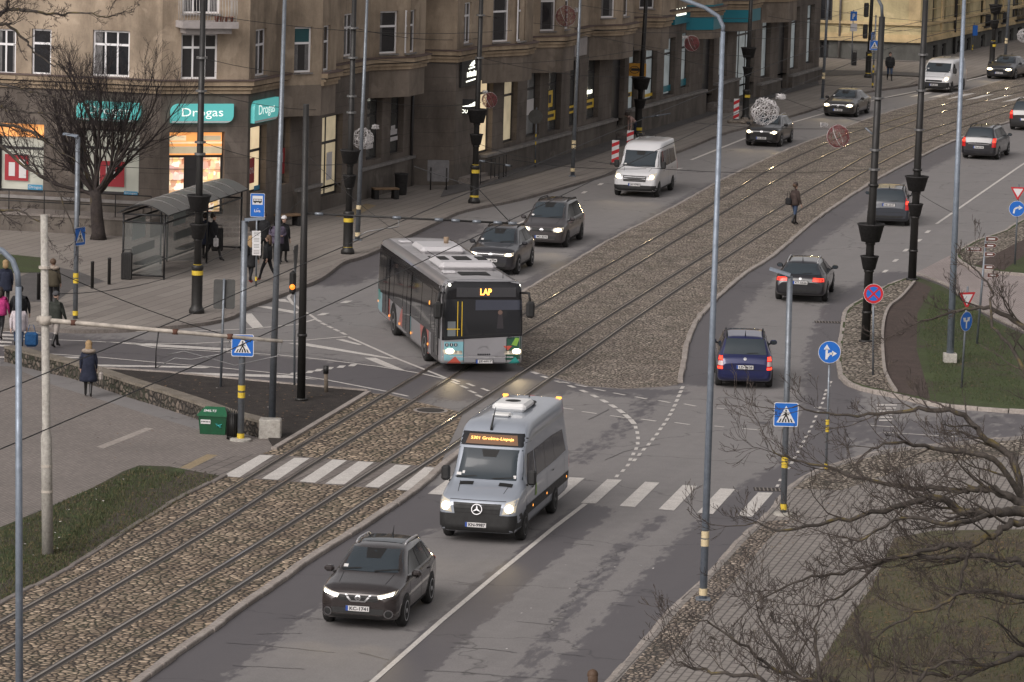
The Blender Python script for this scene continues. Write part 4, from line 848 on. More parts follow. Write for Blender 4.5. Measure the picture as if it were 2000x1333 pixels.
# ================================================================== VEHICLES
def paint(name,c,rough=.32,metal=.35): 
    if name in MATS: return MATS[name]
    m=mk(name,c,rough,metal,coat=1.0); t=NT(m); g=t.n('ShaderNodeTexCoord'); sx=t.n('ShaderNodeSeparateXYZ'); t.l(g.outputs['Object'],sx.inputs[0])
    n=t.noise(g.outputs['Object'],2.2,5,.7); grime=t.math('ADD',t.math('MULTIPLY',sx.outputs[2],1.1),t.math('MULTIPLY',t.math('SUBTRACT',n,.5),.7))
    f=t.ramp(grime,[(.15,(.32,)*3),(.5,(0,)*3)]); t.col(t.mix(f,c,(.085,.078,.07))); t.rough(t.math('ADD',t.math('MULTIPLY',f,.4),t.math('ADD',rough-.05,t.math('MULTIPLY',n,.12))))
    return m
CGLASS=mk('car_glass',(.030,.040,.048),.05,0,spec=.6); CGLASS_D=mk('car_glass_dark',(.012,.013,.015),.06,0,spec=.5); CPLAS=m_noisy('black_plastic',(.018,.018,.018),.6,0,.2,8); CGLASS.node_tree.nodes['Principled BSDF'].inputs['IOR'].default_value=1.55; CGLASS_D.node_tree.nodes['Principled BSDF'].inputs['IOR'].default_value=1.6; TYRE=m_noisy('tyre_rubber',(.02,.0195,.019),.85,0,.3,8); RIM=m_noisy('alloy_rim',(.55,.55,.56),.35,.6,.2,6); RIM_D=m_noisy('dark_rim',(.10,.10,.10),.5,.5,.2,6)
CHROME=mk('chrome',(.42,.42,.43),.28,1.0); LENS=mk('lamp_lens',(.40,.40,.38),.08,.3,emit=(1,.8,.5),es=.25); LAMP_W=mk('low_beam',(1,.95,.8),.2,emit=(1,.80,.47),es=5.0); LAMP_X=mk('xenon_beam',(1,1,.9),.2,emit=(1,.97,.78),es=6.0); TAIL_ON=mk('tail_light_on',(.7,.02,.01),.2,emit=(1,.06,.03),es=1.5); TAIL=mk('tail_light_glass',(.30,.01,.012),.15,emit=(1,.04,.03),es=.12); TAIL_C=mk('tail_clear',(.5,.42,.42),.15); AMB=mk('amber_lamp',(.8,.25,.02),.3,emit=(1,.35,.05),es=2.0)
PLATE=mk('plate_white',(.62,.61,.60),.4); PLATE_B=mk('plate_blue',(.02,.07,.32),.4); PLATE_T=mk('plate_letters',(.02,.02,.025),.5); SEAM=mk('panel_gap',(.008,.008,.008),.7); UNDER=mk('underbody',(.012,.012,.012),.9); INNER=mk('cabin_inside',(.05,.048,.046),.8); SKINM=mk('skin',(.40,.26,.20),.6)
def lerp_stations(st,n=72,smooth=2):
    st=sorted(st,key=lambda r:r[0]); x0,x1=st[0][0],st[-1][0]; out=[]
    for i in range(n):
        t=i/(n-1); t=.5-.5*math.cos(math.pi*t) if False else t
        # denser near both ends
        e=.06; tt=t
        x=x0+(x1-x0)*(tt-.10*math.sin(2*math.pi*tt)/ (1))
        for a,b in zip(st,st[1:]):
            if a[0]<=x<=b[0]+1e-9:
                f=(x-a[0])/(b[0]-a[0]+1e-9); out.append([x]+[a[k]+(b[k]-a[k])*f for k in range(1,len(a))]); break
    for _ in range(smooth):
        o2=[r[:] for r in out]
        for i in range(1,len(out)-1):
            for k in range(1,len(out[0])): o2[i][k]=(out[i-1][k]+2*out[i][k]+out[i+1][k])/4
        out=o2
    return out
def half_section(r):
    x,zb,w,zt,wb,zr,wr=r; zm=zb+(zt-zb)*.55
    pts=[(0,zb),(w*.78,zb),(w*.93,zb+.03),(w*.985,zb+.12),(w,zm),(w*.992,zb+(zt-zb)*.78),(wb+(w-wb)*.55,zt-.05),(wb,zt)]
    d=zr-zt
    pts+=[(wb+(wr-wb)*.35,zt+d*.32),(wb+(wr-wb)*.72,zt+d*.66),(wr+.012,zr-min(.06,d*.16)),(wr-.05,zr-min(.015,d*.05)),(wr*.62,zr+.012),(0,zr+.022)]
    return pts
def loft(st,m,n=72,smooth=2):
    S=lerp_stations(st,n,smooth); mb=MB(); vs=[]; 
    for r in S:
        h=half_section(r); full=[(r[0],y,z) for y,z in h]+[(r[0],-y,z) for y,z in h[-2:0:-1]]
        vs+=full; K=len(full)
    fs=[(i*K+k,i*K+(k+1)%K,(i+1)*K+(k+1)%K,(i+1)*K+k) for i in range(len(S)-1) for k in range(K)]
    mb.add(vs,fs,m,True); mb.add(vs[:K],[tuple(range(K))],m); mb.add(vs[-K:],[tuple(range(K))],m)
    bvh=BVHTree.FromPolygons([Vector(v) for v in vs],fs+[tuple(range(K)),tuple(range((len(S)-1)*K,len(S)*K))])
    return mb,bvh
class Decal:
    def __init__(s,bvh,L,W,H): s.b=bvh; s.L=L; s.W=W; s.H=H
    def hit(s,ax,a,b):
        if ax=='front': o,d=Vector((s.L,a,b)),Vector((-1,0,0))
        elif ax=='rear': o,d=Vector((-s.L,a,b)),Vector((1,0,0))
        elif ax=='left': o,d=Vector((a,s.W,b)),Vector((0,-1,0))
        elif ax=='right': o,d=Vector((a,-s.W,b)),Vector((0,1,0))
        else: o,d=Vector((a,b,s.H+1)),Vector((0,0,-1))
        for j in ((.00037,.00041,.00029),(.004,.005,.003),(-.006,-.004,-.005),(.011,-.012,.010)):
            h=s.b.ray_cast(o+Vector(j),d)
            if h[0] is not None: break
        return h[0],h[1],d
    def quad(s,mb,ax,pts,m,off=.006,n=6,k=4,smooth=True):
        P=[Vector((p[0],p[1],0)) for p in pts]; vs=[]; ok=[]
        for j in range(k+1):
            for i in range(n+1):
                u,v=i/n,j/k; q=P[0]*(1-u)*(1-v)+P[1]*u*(1-v)+P[2]*u*v+P[3]*(1-u)*v
                h,nn,d=s.hit(ax,q.x,q.y)
                if h is None: vs.append((0,0,0)); ok.append(False)
                else:
                    if nn.dot(d)>0: nn=-nn
                    vs.append(h+nn*off*.5-d*off*.6); ok.append(True)
        fs=[]
        for j in range(k):
            for i in range(n):
                f=(j*(n+1)+i,j*(n+1)+i+1,(j+1)*(n+1)+i+1,(j+1)*(n+1)+i)
                if all(ok[q] for q in f): fs.append(f)
        mb.add(vs,fs,m,smooth); return mb
    def disc(s,mb,ax,c,r,m,off=.006,n=20,r0=0,sy=1.0):
        vs=[];ok=[];R=4
        for j in range(R+1):
            for i in range(n):
                t=2*math.pi*i/n; rr=r0+(r-r0)*j/R; h,nn,d=s.hit(ax,c[0]+rr*math.cos(t),c[1]+rr*math.sin(t)*sy)
                if h is None: vs.append((0,0,0)); ok.append(False)
                else: vs.append(h-d*off); ok.append(True)
        fs=[f for j in range(R) for i in range(n) for f in [(j*n+i,j*n+(i+1)%n,(j+1)*n+(i+1)%n,(j+1)*n+i)] if all(ok[q] for q in f)]
        mb.add(vs,fs,m,True); return mb
def mirror_y(pts): return [(-a,b) for a,b in pts]
def wheel(root,x,y,r,w,rm=RIM,spokes=5,tr=None):
    sd=1 if y>0 else -1; wh=bpy.data.objects.new('wheel',None); COL.objects.link(wh); wh.parent=root; wh.location=(x,y,r); wh.empty_display_size=.1
    t=MB(); R=r; t.lathe([(R*.62,-w/2),(R*.9,-w/2),(R*.985,-w/2+.03),(R,-w/2+.06),(R,w/2-.06),(R*.985,w/2-.03),(R*.9,w/2),(R*.62,w/2)],(0,0,0),TYRE,28,True,'Y'); t.build('tyre',wh)
    k=MB(); k.lathe([(R*.66,sd*(w/2-.06)),(R*.66,sd*(w/2+.004)),(R*.60,sd*(w/2+.004)),(R*.58,sd*(w/2-.05))] if sd>0 else [(R*.66,-(w/2-.06)),(R*.66,-(w/2+.004)),(R*.60,-(w/2+.004)),(R*.58,-(w/2-.05))],(0,0,0),rm,24,True,'Y')
    k.lathe([(.001,sd*(w/2-.07)),(R*.6,sd*(w/2-.07))],(0,0,0),SEAM,16,False,'Y') if False else None
    yy=sd*(w/2-.055)
    k.add([(R*.62*math.cos(2*math.pi*i/20),yy,R*.62*math.sin(2*math.pi*i/20)) for i in range(20)],[tuple(range(20))],SEAM)
    for i in range(spokes):
        a=2*math.pi*i/spokes+.3; c,s_=math.cos(a),math.sin(a)
        def pt(rad,off,dy): return (rad*c-off*s_,yy+sd*dy,rad*s_+off*c)
        h1,h2=R*.10,R*.075
        vs=[pt(R*.08,-h1,.05),pt(R*.63,-h2,.045),pt(R*.63,h2,.045),pt(R*.08,h1,.05),pt(R*.08,-h1,.005),pt(R*.63,-h2,.005),pt(R*.63,h2,.005),pt(R*.08,h1,.005)]
        k.add(vs,[(0,1,2,3),(4,5,1,0),(2,6,7,3),(7,4,0,3)],rm)
    k.lathe([(R*.17,yy+sd*.0),(R*.17,yy+sd*.055),(R*.10,yy+sd*.065)],(0,0,0),rm,12,True,'Y'); k.build('rim',wh)
    return wh
def number_plate(root,D,ax,y,z,txt,w=.52,h=.112,extra=.012):
    hp,n,d=D.hit(ax,y,z); u=Vector((0,1,0)) if ax=='front' else Vector((0,-1,0)); o=hp-d*extra
    nx=-d; up=Vector((0,0,1)); b=MB()
    def P(a,c,k): return o+u*a+up*c+nx*k
    def bx(a0,a1,c0,c1,k0,k1,m): b.add([P(a,c,k) for a in(a0,a1) for c in(c0,c1) for k in(k0,k1)],[(0,1,3,2),(4,6,7,5),(0,4,5,1),(2,3,7,6),(0,2,6,4),(1,5,7,3)],m)
    bx(-w/2-.015,w/2+.015,-h/2-.012,h/2+.012,-.01,.012,CPLAS); bx(-w/2,w/2,-h/2,h/2,.012,.018,PLATE); bx(-w/2,-w/2+.05,-h/2,h/2,.018,.020,PLATE_B)
    if txt: text(b,txt,P(.03,0,.021),u,up,h*.72,PLATE_T,w*.80,.035)
    return b.build('number_plate',root)
def beam(root,x,y,z,e=60,col=(1,.78,.45)):
    l=bpy.data.lights.new('headlight_beam','SPOT'); l.energy=e; l.color=col; l.spot_size=math.radians(70); l.spot_blend=.9; l.shadow_soft_size=.08
    o=bpy.data.objects.new('headlight_beam',l); COL.objects.link(o); o.parent=root; o.location=(x+.3,y,z); o.rotation_euler=Vector((1,0,-.11)).to_track_quat('-Z','Y').to_euler()
def place(front,rear,side,W,wb,mid=0.0,heading=None):
    """front/rear: pixels of wheel contacts on the visible side (side=+1 car's left). returns location, rotation"""
    f=G(*front); 
    if rear is not None and heading is None: d=(f-G(*rear)); d.z=0; d.normalize()
    else: d=heading
    left=Vector((-d.y,d.x,0)); c=f-d*(wb/2-mid)-left*side*(W/2); return Vector((c.x,c.y,0)),math.atan2(d.y,d.x)
def tangent(pl,px,py,sgn):
    P=[G(*q) for q in pl]; q=G(px,py); best=min(range(len(P)-1),key=lambda i: seg_d(q.xy,P[i].xy,P[i+1].xy)); i0=max(0,best-1); i1=min(len(P)-1,best+2)
    d=(P[i1]-P[i0]); d.z=0; return d.normalized()*sgn
def car(name,label,cat,loc,rz,spec):
    L,W,H=spec['L'],spec['W'],spec['H']; X=L/2; hz=spec.get('hood',.72); cz=spec.get('cowl',1.0); cx=spec['cowl_x']; rx=spec['roof_x']; rb=spec['roof_b']; tx=spec['tail_x']; tz=spec['tail_z']; bl=spec.get('belt',.95); hw=W/2; wr=spec.get('wr',hw*.68); zb=spec.get('zb',.2); sedan=spec.get('sedan',0)
    st=[(X,zb+.14,hw*.66,hz-.16,hw*.62,hz-.12,hw*.5),(X-.04,zb+.08,hw*.80,hz-.08,hw*.75,hz-.04,hw*.6),(X-.12,zb+.04,hw*.91,hz-.02,hw*.86,hz+.03,hw*.66),(X-.32,zb,hw*.97,hz+.05,hw*.91,hz+.11,hw*.7),((X-.3+cx)/2,zb,hw*.99,(hz+cz)/2+.0,hw*.93,(hz+cz)/2+.07,hw*.74),
        (cx+.05,zb,hw,bl,hw*.945,cz+.03,hw*.76),((cx*.5+rx*.5),zb,hw,bl,hw*.945,cz+(H-cz)*.60,wr*1.06),(rx,zb,hw,bl+.01,hw*.945,H-.06,wr),(rx*.6+rb*.4,zb,hw,bl+.02,hw*.945,H-.022,wr),(rb,zb,hw,bl+.04,hw*.94,H-.07,wr*.97)]
    if sedan: st+=[((rb+tx)/2,zb,hw*.99,bl+.04,hw*.935,(H+tz)/2,wr*1.02),(tx,zb,hw*.985,tz-.08,hw*.93,tz,hw*.78),(-X+.18,zb+.04,hw*.96,tz-.10,hw*.90,tz-.02,hw*.76),(-X+.05,zb+.1,hw*.9,tz-.16,hw*.84,tz-.07,hw*.7),(-X,zb+.2,hw*.82,tz-.26,hw*.76,tz-.18,hw*.62)]
    else: st+=[((rb+tx)/2,zb+.0,hw*.985,bl+.05,hw*.925,(H*.55+tz*.45),wr*1.02),(tx,zb+.03,hw*.965,tz-.07,hw*.905,tz+.02,hw*.80),(-X+.06,zb+.08,hw*.92,tz-.14,hw*.86,tz-.06,hw*.76),(-X,zb+.16,hw*.85,tz-.30,hw*.79,tz-.22,hw*.7)]
    if spec.get('st'): st=spec['st']
    pm=paint('paint_'+spec['paint'],spec['col'],spec.get('rough',.3),spec.get('metal',.35))
    root=thing(name,label,cat,loc,rz,spec.get('group')); body,bvh=loft(st,pm); D=Decal(bvh,L,W,H); dz=D
    # seams and black sills live in the body's mesh
    bl2=bl
    for s in('left','right'):
        for xx in (cx-.12,(cx+rb)/2-.12,rb+.22):
            dz.quad(body,s,[(xx,zb+.14),(xx+.014,zb+.14),(xx+.014,bl2-.02),(xx,bl2-.02)],SEAM,.003,1,8)
        dz.quad(body,s,[(-spec['wb']/2+.3,zb+.01),(spec['wb']/2-.3,zb+.01),(spec['wb']/2-.3,zb+.13),(-spec['wb']/2+.3,zb+.13)],CPLAS if spec.get('clad') else SEAM,.004,10,2)
        for xx in (cx-.95,(cx+rb)/2-.95): dz.quad(body,s,[(xx,bl2-.14),(xx+.2,bl2-.14),(xx+.2,bl2-.105),(xx,bl2-.105)],spec.get('handle',SEAM),.02,2,1)
        for wx in(spec['wb']/2+spec.get('mid',0),-spec['wb']/2+spec.get('mid',0)): dz.disc(body,s,(wx,spec['r']),spec['r']*1.15,SEAM if not spec.get('clad') else CPLAS,.005,24)
    dz.quad(body,'front',[(-hw*.62,zb+.17),(hw*.62,zb+.17),(hw*.66,zb+.30),(-hw*.66,zb+.30)],CPLAS,.006,8,2)
    if spec.get('bump'): dz.quad(body,'front',[(-hw*.99,zb+.0),(hw*.99,zb+.0),(hw*.99,spec['bump']),(-hw*.99,spec['bump'])],CPLAS,.010,60,5)
    dz.quad(body,'front',[(-hw*.8,zb+.06),(hw*.8,zb+.06),(hw*.78,zb+.15),(-hw*.78,zb+.15)],CPLAS,.006,8,2) if spec.get('clad') else None
    for yy in(-1,1): dz.quad(body,'top',[(cx+.1,yy*hw*.62),(X-.4,yy*hw*.56),(X-.4,yy*hw*.575),(cx+.1,yy*hw*.635)],SEAM,.002,8,1)
    dz.quad(body,'front',[(-hw*.7,hz-.035),(hw*.7,hz-.035),(hw*.7,hz-.022),(-hw*.7,hz-.022)],SEAM,.003,8,1)
    if not sedan: dz.quad(body,'rear',[(-hw*.82,zb+.10),(hw*.82,zb+.10),(hw*.84,zb+.27),(-hw*.84,zb+.27)],CPLAS if spec.get('rclad',1) else pm,.006,8,2)
    dz.quad(body,'rear',[(-hw*.75,zb+.40),(hw*.75,zb+.40),(hw*.75,zb+.413),(-hw*.75,zb+.413)],SEAM,.003,8,1)
    body.build('body',root)
    # glazing
    g=MB(); b0=cz+.055; t0=H-.085; dz.quad(g,'front',spec.get('wsq') or [(-hw*.82,b0),(hw*.82,b0),(wr*.93,t0),(-wr*.93,t0)],spec.get('glass',CGLASS),.008,12,8); 
    wsc=g.build('windscreen',root)
    wb0=min(p[1] for p in spec['wsq'])+.01 if spec.get('wsq') else b0
    for q in (-.25,.22): g=MB(); dz.quad(g,'front',[(q*W-.28,wb0+.0),(q*W+.25,wb0+.04),(q*W+.25,wb0+.062),(q*W-.28,wb0+.022)],SEAM,.02,4,1); g.build('wiper',wsc)
    for (xx,zz,sx_,sz_) in spec.get('stickers',[(-.68*hw,b0+.05,.1,.05)]): g=MB(); dz.quad(g,'front',[(xx,zz),(xx+sx_,zz),(xx+sx_,zz+sz_),(xx,zz+sz_)],PLATE,.013,2,1); g.build('sticker',wsc)
    g=MB(); zm=t0-.02 if not spec.get('wsq') else max(p[1] for p in spec['wsq'])-.04; dz.quad(g,'front',[(-.16,zm-.14),(.16,zm-.14),(.22,zm+.02),(-.22,zm+.02)],SEAM,.012,3,2); g.build('mirror_mount',wsc)
    g=MB(); zr0=(tz+.05); t0=H-.115; dz.quad(g,'rear',[(hw*.76,zr0),(-hw*.76,zr0),(-wr*.9,t0),(wr*.9,t0)],CGLASS,.008,12,8); 
    rw=g.build('rear_window',root)
    if not sedan: g=MB(); dz.quad(g,'rear',[(-.05,zr0+.02),(-.4,zr0+.04),(-.4,zr0+.06),(-.05,zr0+.04)],SEAM,.02,3,1); g.build('wiper',rw)
    wins=spec.get('sidewin') or [(cx-.22,rx-.18,(cx+rb)/2-.08),((cx+rb)/2-.14,(cx+rb)/2-.14,rb+.25),(rb+.17,rb+.17,tx+.38)]
    zt1=spec.get('wintop',H-.15)
    for s in('left','right'):
        for i,(xf0,xf1,xr) in enumerate(wins):
            if xr>=xf1-.05: continue
            last=(i==len(wins)-1); g=MB(); xr1=xr+(.16 if last else 0)
            dz.quad(g,s,[(xf0,bl+.055),(xr,bl+.06+(.03 if last else 0)),(xr1,zt1-(.05 if last else 0)),(xf1,zt1)],spec.get('sglass',CGLASS_D),.007,8,6); g.build('side_window',root)
    # lamps
    hl=spec['head']; lit=spec.get('lit')
    for sgn in(1,-1):
        h=MB(); dz.quad(h,'front',[(sgn*a,b) for a,b in hl],LENS if spec.get('lens',1) else CPLAS,.010,6,4)
        if lit=='front':
            lp=spec.get('lamp') or (sum(a for a,b in hl)/4,sum(b for a,b in hl)/4,.085,.06)
            if spec.get('lampquad'): dz.quad(h,'front',[(sgn*a,b) for a,b in spec['lampquad']],spec.get('lampm',LAMP_W),.016,5,3)
            else: dz.disc(h,'front',(sgn*lp[0],lp[1]),lp[2],spec.get('lampm',LAMP_W),.018,14,0,lp[3]/lp[2])
            beam(root,X,sgn*lp[0],hz-.08,spec.get('beam',45)*.55)
        h.build('headlight',root)
        if spec.get('fog'):
            f=MB(); dz.disc(f,'front',(sgn*spec['fog'][0],spec['fog'][1]),.10,CHROME,.012,14,.075); dz.disc(f,'front',(sgn*spec['fog'][0],spec['fog'][1]),.076,CPLAS,.014,12); f.build('fog_lamp',root)
        tl=MB(); tm=TAIL_ON if lit=='rear' else TAIL; tq=spec['tail']; dz.quad(tl,'rear',[(sgn*a,b) for a,b in tq],TAIL,.010,5,6)
        if lit=='rear':
            if spec.get('tailon'): 
                for q in spec['tailon']: dz.quad(tl,'rear',[(sgn*a,b) for a,b in q],TAIL_ON,.014,4,2)
            else:
                mx=[(a*.5+tq[0][0]*.0+sum(p[0] for p in tq)/8,b*.4+.6*max(p[1] for p in tq)-.03) for a,b in tq]; dz.quad(tl,'rear',[(sgn*a,b) for a,b in mx],TAIL_ON,.014,4,3)
            if spec.get('tailclear'): dz.quad(tl,'rear',[(sgn*a,b) for a,b in spec['tailclear']],TAIL_C,.013,4,2)
        tl.build('tail_light',root)
    gr=MB(); gq=spec['grille']; dz.quad(gr,'front',gq,CPLAS,.009,16,4)
    ys=[a for a,b in gq]; zs=[b for a,b in gq]
    for i in range(3): z=min(zs)+(max(zs)-min(zs))*(i+.7)/3.4; dz.quad(gr,'front',[(min(ys)*.9,z),(max(ys)*.9,z),(max(ys)*.9,z+.012),(min(ys)*.9,z+.012)],spec.get('bar',SEAM),.012,8,1)
    for q in spec.get('chrome',[]): dz.quad(gr,'front',q,CHROME,.016,6,2)
    if spec.get('badge'): dz.disc(gr,'front',(0,spec['badge']),.062,CHROME,.022,16,.04); dz.quad(gr,'front',[(-.075,spec['badge']-.012),(.075,spec['badge']-.012),(.075,spec['badge']+.012),(-.075,spec['badge']+.012)],CHROME,.024,4,1)
    gr.build('grille',root)
    if spec.get('rchrome'): c_=MB(); z=spec['rchrome']; dz.quad(c_,'rear',[(-hw*.6,z),(hw*.6,z),(hw*.6,z+.035),(-hw*.6,z+.035)],CHROME,.016,8,1); c_.build('trim_strip',root)
    if spec.get('rbadge'): c_=MB(); dz.disc(c_,'rear',(0,spec['rbadge']),.05,CHROME,.014,12); c_.build('badge',root)
    number_plate(root,dz,'front',spec.get('py',0),spec.get('pz',.5),spec.get('plate') if lit=='front' else None); number_plate(root,dz,'rear',0,spec.get('rpz',.72),spec.get('plate') if lit=='rear' else None)
    # mirrors
    for sgn in(1,-1):
        mb=MB(); c=Vector((cx-.30,sgn*(hw+.085),bl+.07)); mb.bbox(c+Vector((0,0,spec.get('mz',0))),(.15,.22,.15+spec.get('mh',0)),spec.get('mirrorm',pm),.05); mb.bbox(c+Vector((-.078,0,spec.get('mz',0))),(.012,.17,.11+spec.get('mh',0)),CGLASS,.005); mb.tube([c+Vector((.02,-sgn*.09,-.05)),Vector((cx-.28,sgn*(hw-.06),bl+.0))],.03,CPLAS,6); mb.build('mirror',root)
    if spec.get('rails'):
        for sgn in(1,-1):
            r=MB(); pts=[]; xs=[rx-.25+ (rb-.05-rx+.25)*i/8 for i in range(9)]
            for i,x in enumerate(xs):
                hp,_,_=dz.hit('top',x,sgn*wr*.9); pts.append(hp+Vector((0,0,.012 if i in(0,8) else .05)))
            r.tube(pts,.024,spec['rails'],6); r.build('roof_rail',root)
    a=MB(); hp,_,_=dz.hit('top',rb+.1,0); a.tube([hp,hp+Vector((-.12,0,.18 if spec.get('ant',1) else .05))],[.02,.005],CPLAS,5); a.build('antenna',root)
    if spec.get('sunroof'): s=MB(); dz.quad(s,'top',[(rx-.35,-wr*.75),(rx-.35,wr*.75),(rb+.15,wr*.72),(rb+.15,-wr*.72)],CGLASS,.007,6,6); s.build('glass_roof',root)
    u=MB(); u.bbox((0,0,zb+.02),(L*.8,W*.8,.12),UNDER,.03); u.build('underbody',root)
    tw=spec.get('tw',.215)
    for wx in(spec['wb']/2+spec.get('mid',0),-spec['wb']/2+spec.get('mid',0)):
        for sgn in(1,-1): wheel(root,wx,sgn*(hw-tw/2+.012),spec['r'],tw,spec.get('rim',RIM),spec.get('spokes',5))
    return root
suv=dict(L=4.38,W=1.81,H=1.59,wb=2.65,r=.345,mid=.0,cowl_x=1.02,roof_x=.22,roof_b=-1.35,tail_x=-1.98,tail_z=1.06,hood=.86,cowl=1.06,belt=1.0,zb=.21,clad=1)
# 1 front brown crossover
sp=dict(suv,paint='brown_grey',col=(.040,.032,.031),rough=.22,metal=.45,lit='front',head=[(.46,.72),(.80,.82),(.83,.90),(.42,.80)],lampquad=[(.50,.735),(.76,.81),(.78,.865),(.50,.79)],lampm=LAMP_X,grille=[(-.44,.66),(.44,.66),(.48,.79),(-.48,.79)],chrome=[[(-.30,.80),(-.25,.80),(-.13,.66),(-.17,.65)],[(.25,.80),(.30,.80),(.17,.65),(.13,.66)],[(-.17,.645),(.17,.645),(.17,.675),(-.17,.675)]],badge=.735,tail=[(.55,.95),(.85,.92),(.84,1.02),(.55,1.03)],plate='KC-1741',py=-.0,pz=.50,fog=(.68,.40),rails=RIM,sunroof=1,beam=30,spokes=10)
loc,rz=place((793,1223),(840,1180),1,1.81,2.65); car('car','dark brown grey crossover with glass roof and white headlights, nearest car in the street','car',loc,rz,sp)
# 4 dark SUV behind the bus
sp=dict(suv,L=4.49,W=1.84,H=1.66,wb=2.68,r=.355,paint='slate',col=(.022,.022,.027),metal=.2,lit='front',hood=.90,cowl=1.08,belt=1.03,head=[(.52,.74),(.84,.76),(.84,.88),(.52,.84)],lamp=(.68,.80,.12,.055),grille=[(-.5,.74),(.5,.74),(.5,.85),(-.5,.85)],chrome=[[(-.5,.755),(.5,.755),(.5,.77),(-.5,.77)],[(-.5,.81),(.5,.81),(.5,.825),(-.5,.825)]],badge=.80,tail=[(.5,.95),(.85,.92),(.84,1.04),(.5,1.05)],plate='LL-4704',pz=.58,rails=CPLAS,beam=45)
loc,rz=place((1013,536),None,1,1.84,2.68,heading=tangent(T2[:9],1013,536,-1)); car('car','dark slate SUV with headlights on, queueing directly behind the bus','car',loc,rz,sp)
# 5 MPV behind
mpv=dict(L=4.63,W=1.81,H=1.74,wb=2.84,r=.33,cowl_x=1.38,roof_x=.45,roof_b=-1.7,tail_x=-2.15,tail_z=1.05,hood=.84,cowl=1.08,belt=1.02,zb=.2,wr=.64)
sp=dict(mpv,paint='dusk_grey',col=(.060,.053,.055),metal=.4,rough=.36,lit='front',head=[(.48,.66),(.82,.68),(.84,.84),(.48,.82)],lamp=(.66,.75,.13,.075),grille=[(-.42,.67),(.42,.67),(.42,.81),(-.42,.81)],badge=.74,tail=[(.6,.75),(.86,.75),(.85,1.0),(.62,1.0)],plate='MD-8293',pz=.46,rim=RIM_D,ant=0,rails=CPLAS,beam=45)
loc,rz=place((1109,483),None,1,1.81,2.84,heading=tangent(T2[:9],1109,483,-1)); car('car','dusty grey people carrier with yellowish headlights behind the dark SUV','car',loc,rz,sp)
# 7 black crossover
sp=dict(suv,L=4.36,W=1.80,H=1.55,wb=2.70,paint='black',col=(.008,.008,.009),metal=.1,lit='front',head=[(.45,.70),(.80,.74),(.82,.84),(.45,.78)],lamp=(.66,.77,.11,.075),grille=[(-.42,.70),(.42,.70),(.42,.77),(-.42,.77)],badge=.80,chrome=[[(.3,.30),(.5,.24),(.55,.27),(.34,.34)],[(-.3,.30),(-.5,.24),(-.55,.27),(-.34,.34)]],tail=[(.5,.9),(.84,.88),(.84,1.0),(.5,1.0)],plate='LE-8282',pz=.46,rails=RIM,beam=55)
loc,rz=place((1526,287),None,1,1.80,2.70,heading=tangent(T2,1526,287,-1)); car('car','black crossover with headlights on, driving below the hanging white wire ball','car',loc,rz,sp)
# 8 dark sedan
sed=dict(L=4.85,W=1.86,H=1.47,wb=2.84,r=.335,cowl_x=.98,roof_x=.20,roof_b=-1.15,tail_x=-1.85,tail_z=1.02,hood=.76,cowl=.98,belt=.92,zb=.18,sedan=1,wr=.60)
sp=dict(sed,paint='graphite',col=(.028,.025,.024),metal=.3,lit='front',head=[(.46,.60),(.80,.62),(.84,.75),(.46,.72)],lamp=(.66,.68,.15,.075),grille=[(-.33,.52),(.33,.52),(.36,.70),(-.36,.70)],chrome=[[(-.36,.69),(.36,.69),(.36,.71),(-.36,.71)]],badge=.62,tail=[(.6,.78),(.86,.76),(.85,.95),(.62,.95)],plate='HR-5581',pz=.42,beam=60,handle=CHROME)
loc,rz=place((1675,229),None,1,1.86,2.84,heading=tangent(T2,1675,229,-1)); car('car','dark graphite saloon with glaring headlights ahead of the white delivery van','car',loc,rz,sp)
sp=dict(sed,L=4.6,W=1.82,H=1.45,paint='midnight',col=(.008,.009,.014),metal=.1,lit='front',head=[(.42,.60),(.80,.62),(.82,.73),(.42,.71)],lamp=(.62,.67,.17,.07),grille=[(-.30,.58),(.30,.58),(.30,.70),(-.30,.70)],badge=None,tail=[(.6,.78),(.86,.76),(.85,.95),(.62,.95)],plate='GT-2946',pz=.44,beam=60)
loc,rz=place((1984,156),None,1,1.82,2.75,heading=tangent(T2,1900,174,-1)); car('car','midnight blue saloon at the far right edge, following the white delivery van','car',loc,rz,sp)
# rear views
sp=dict(mpv,L=4.47,W=1.80,H=1.67,wb=2.70,r=.325,paint='ink',col=(.008,.008,.012),metal=.05,lit='rear',head=[(.5,.66),(.82,.68),(.84,.84),(.5,.8)],grille=[(-.4,.66),(.4,.66),(.4,.78),(-.4,.78)],tail=[(.66,.66),(.86,.66),(.83,1.12),(.70,1.12)],tailon=[[(.70,.90),(.85,.90),(.83,1.08),(.71,1.08)]],rchrome=.78,plate='FA-8106',rpz=.64,rails=CPLAS,rclad=0,tail_z=1.08)
HB=tangent(T2B,1951,300,-1); 
def rear_place(rrpx,W,wb,L,h): 
    rr=G(*rrpx); left=Vector((-h.y,h.x,0)); c=rr+left*(W/2)+h*(wb/2); return Vector((c.x,c.y,0)),math.atan2(h.y,h.x)
loc,rz=rear_place((1951,312),1.80,2.70,4.47,HB); car('car','dark ink coloured family car with chrome tailgate strip, uphill on the right carriageway','car',loc,rz,sp)
sp2=dict(sp,paint='charcoal',col=(.014,.014,.015),plate=None,rchrome=None)
loc,rz=rear_place((2038,256),1.80,2.70,4.47,HB); car('car','charcoal car cut off by the right picture edge with one red tail light showing','car',loc,rz,sp2)
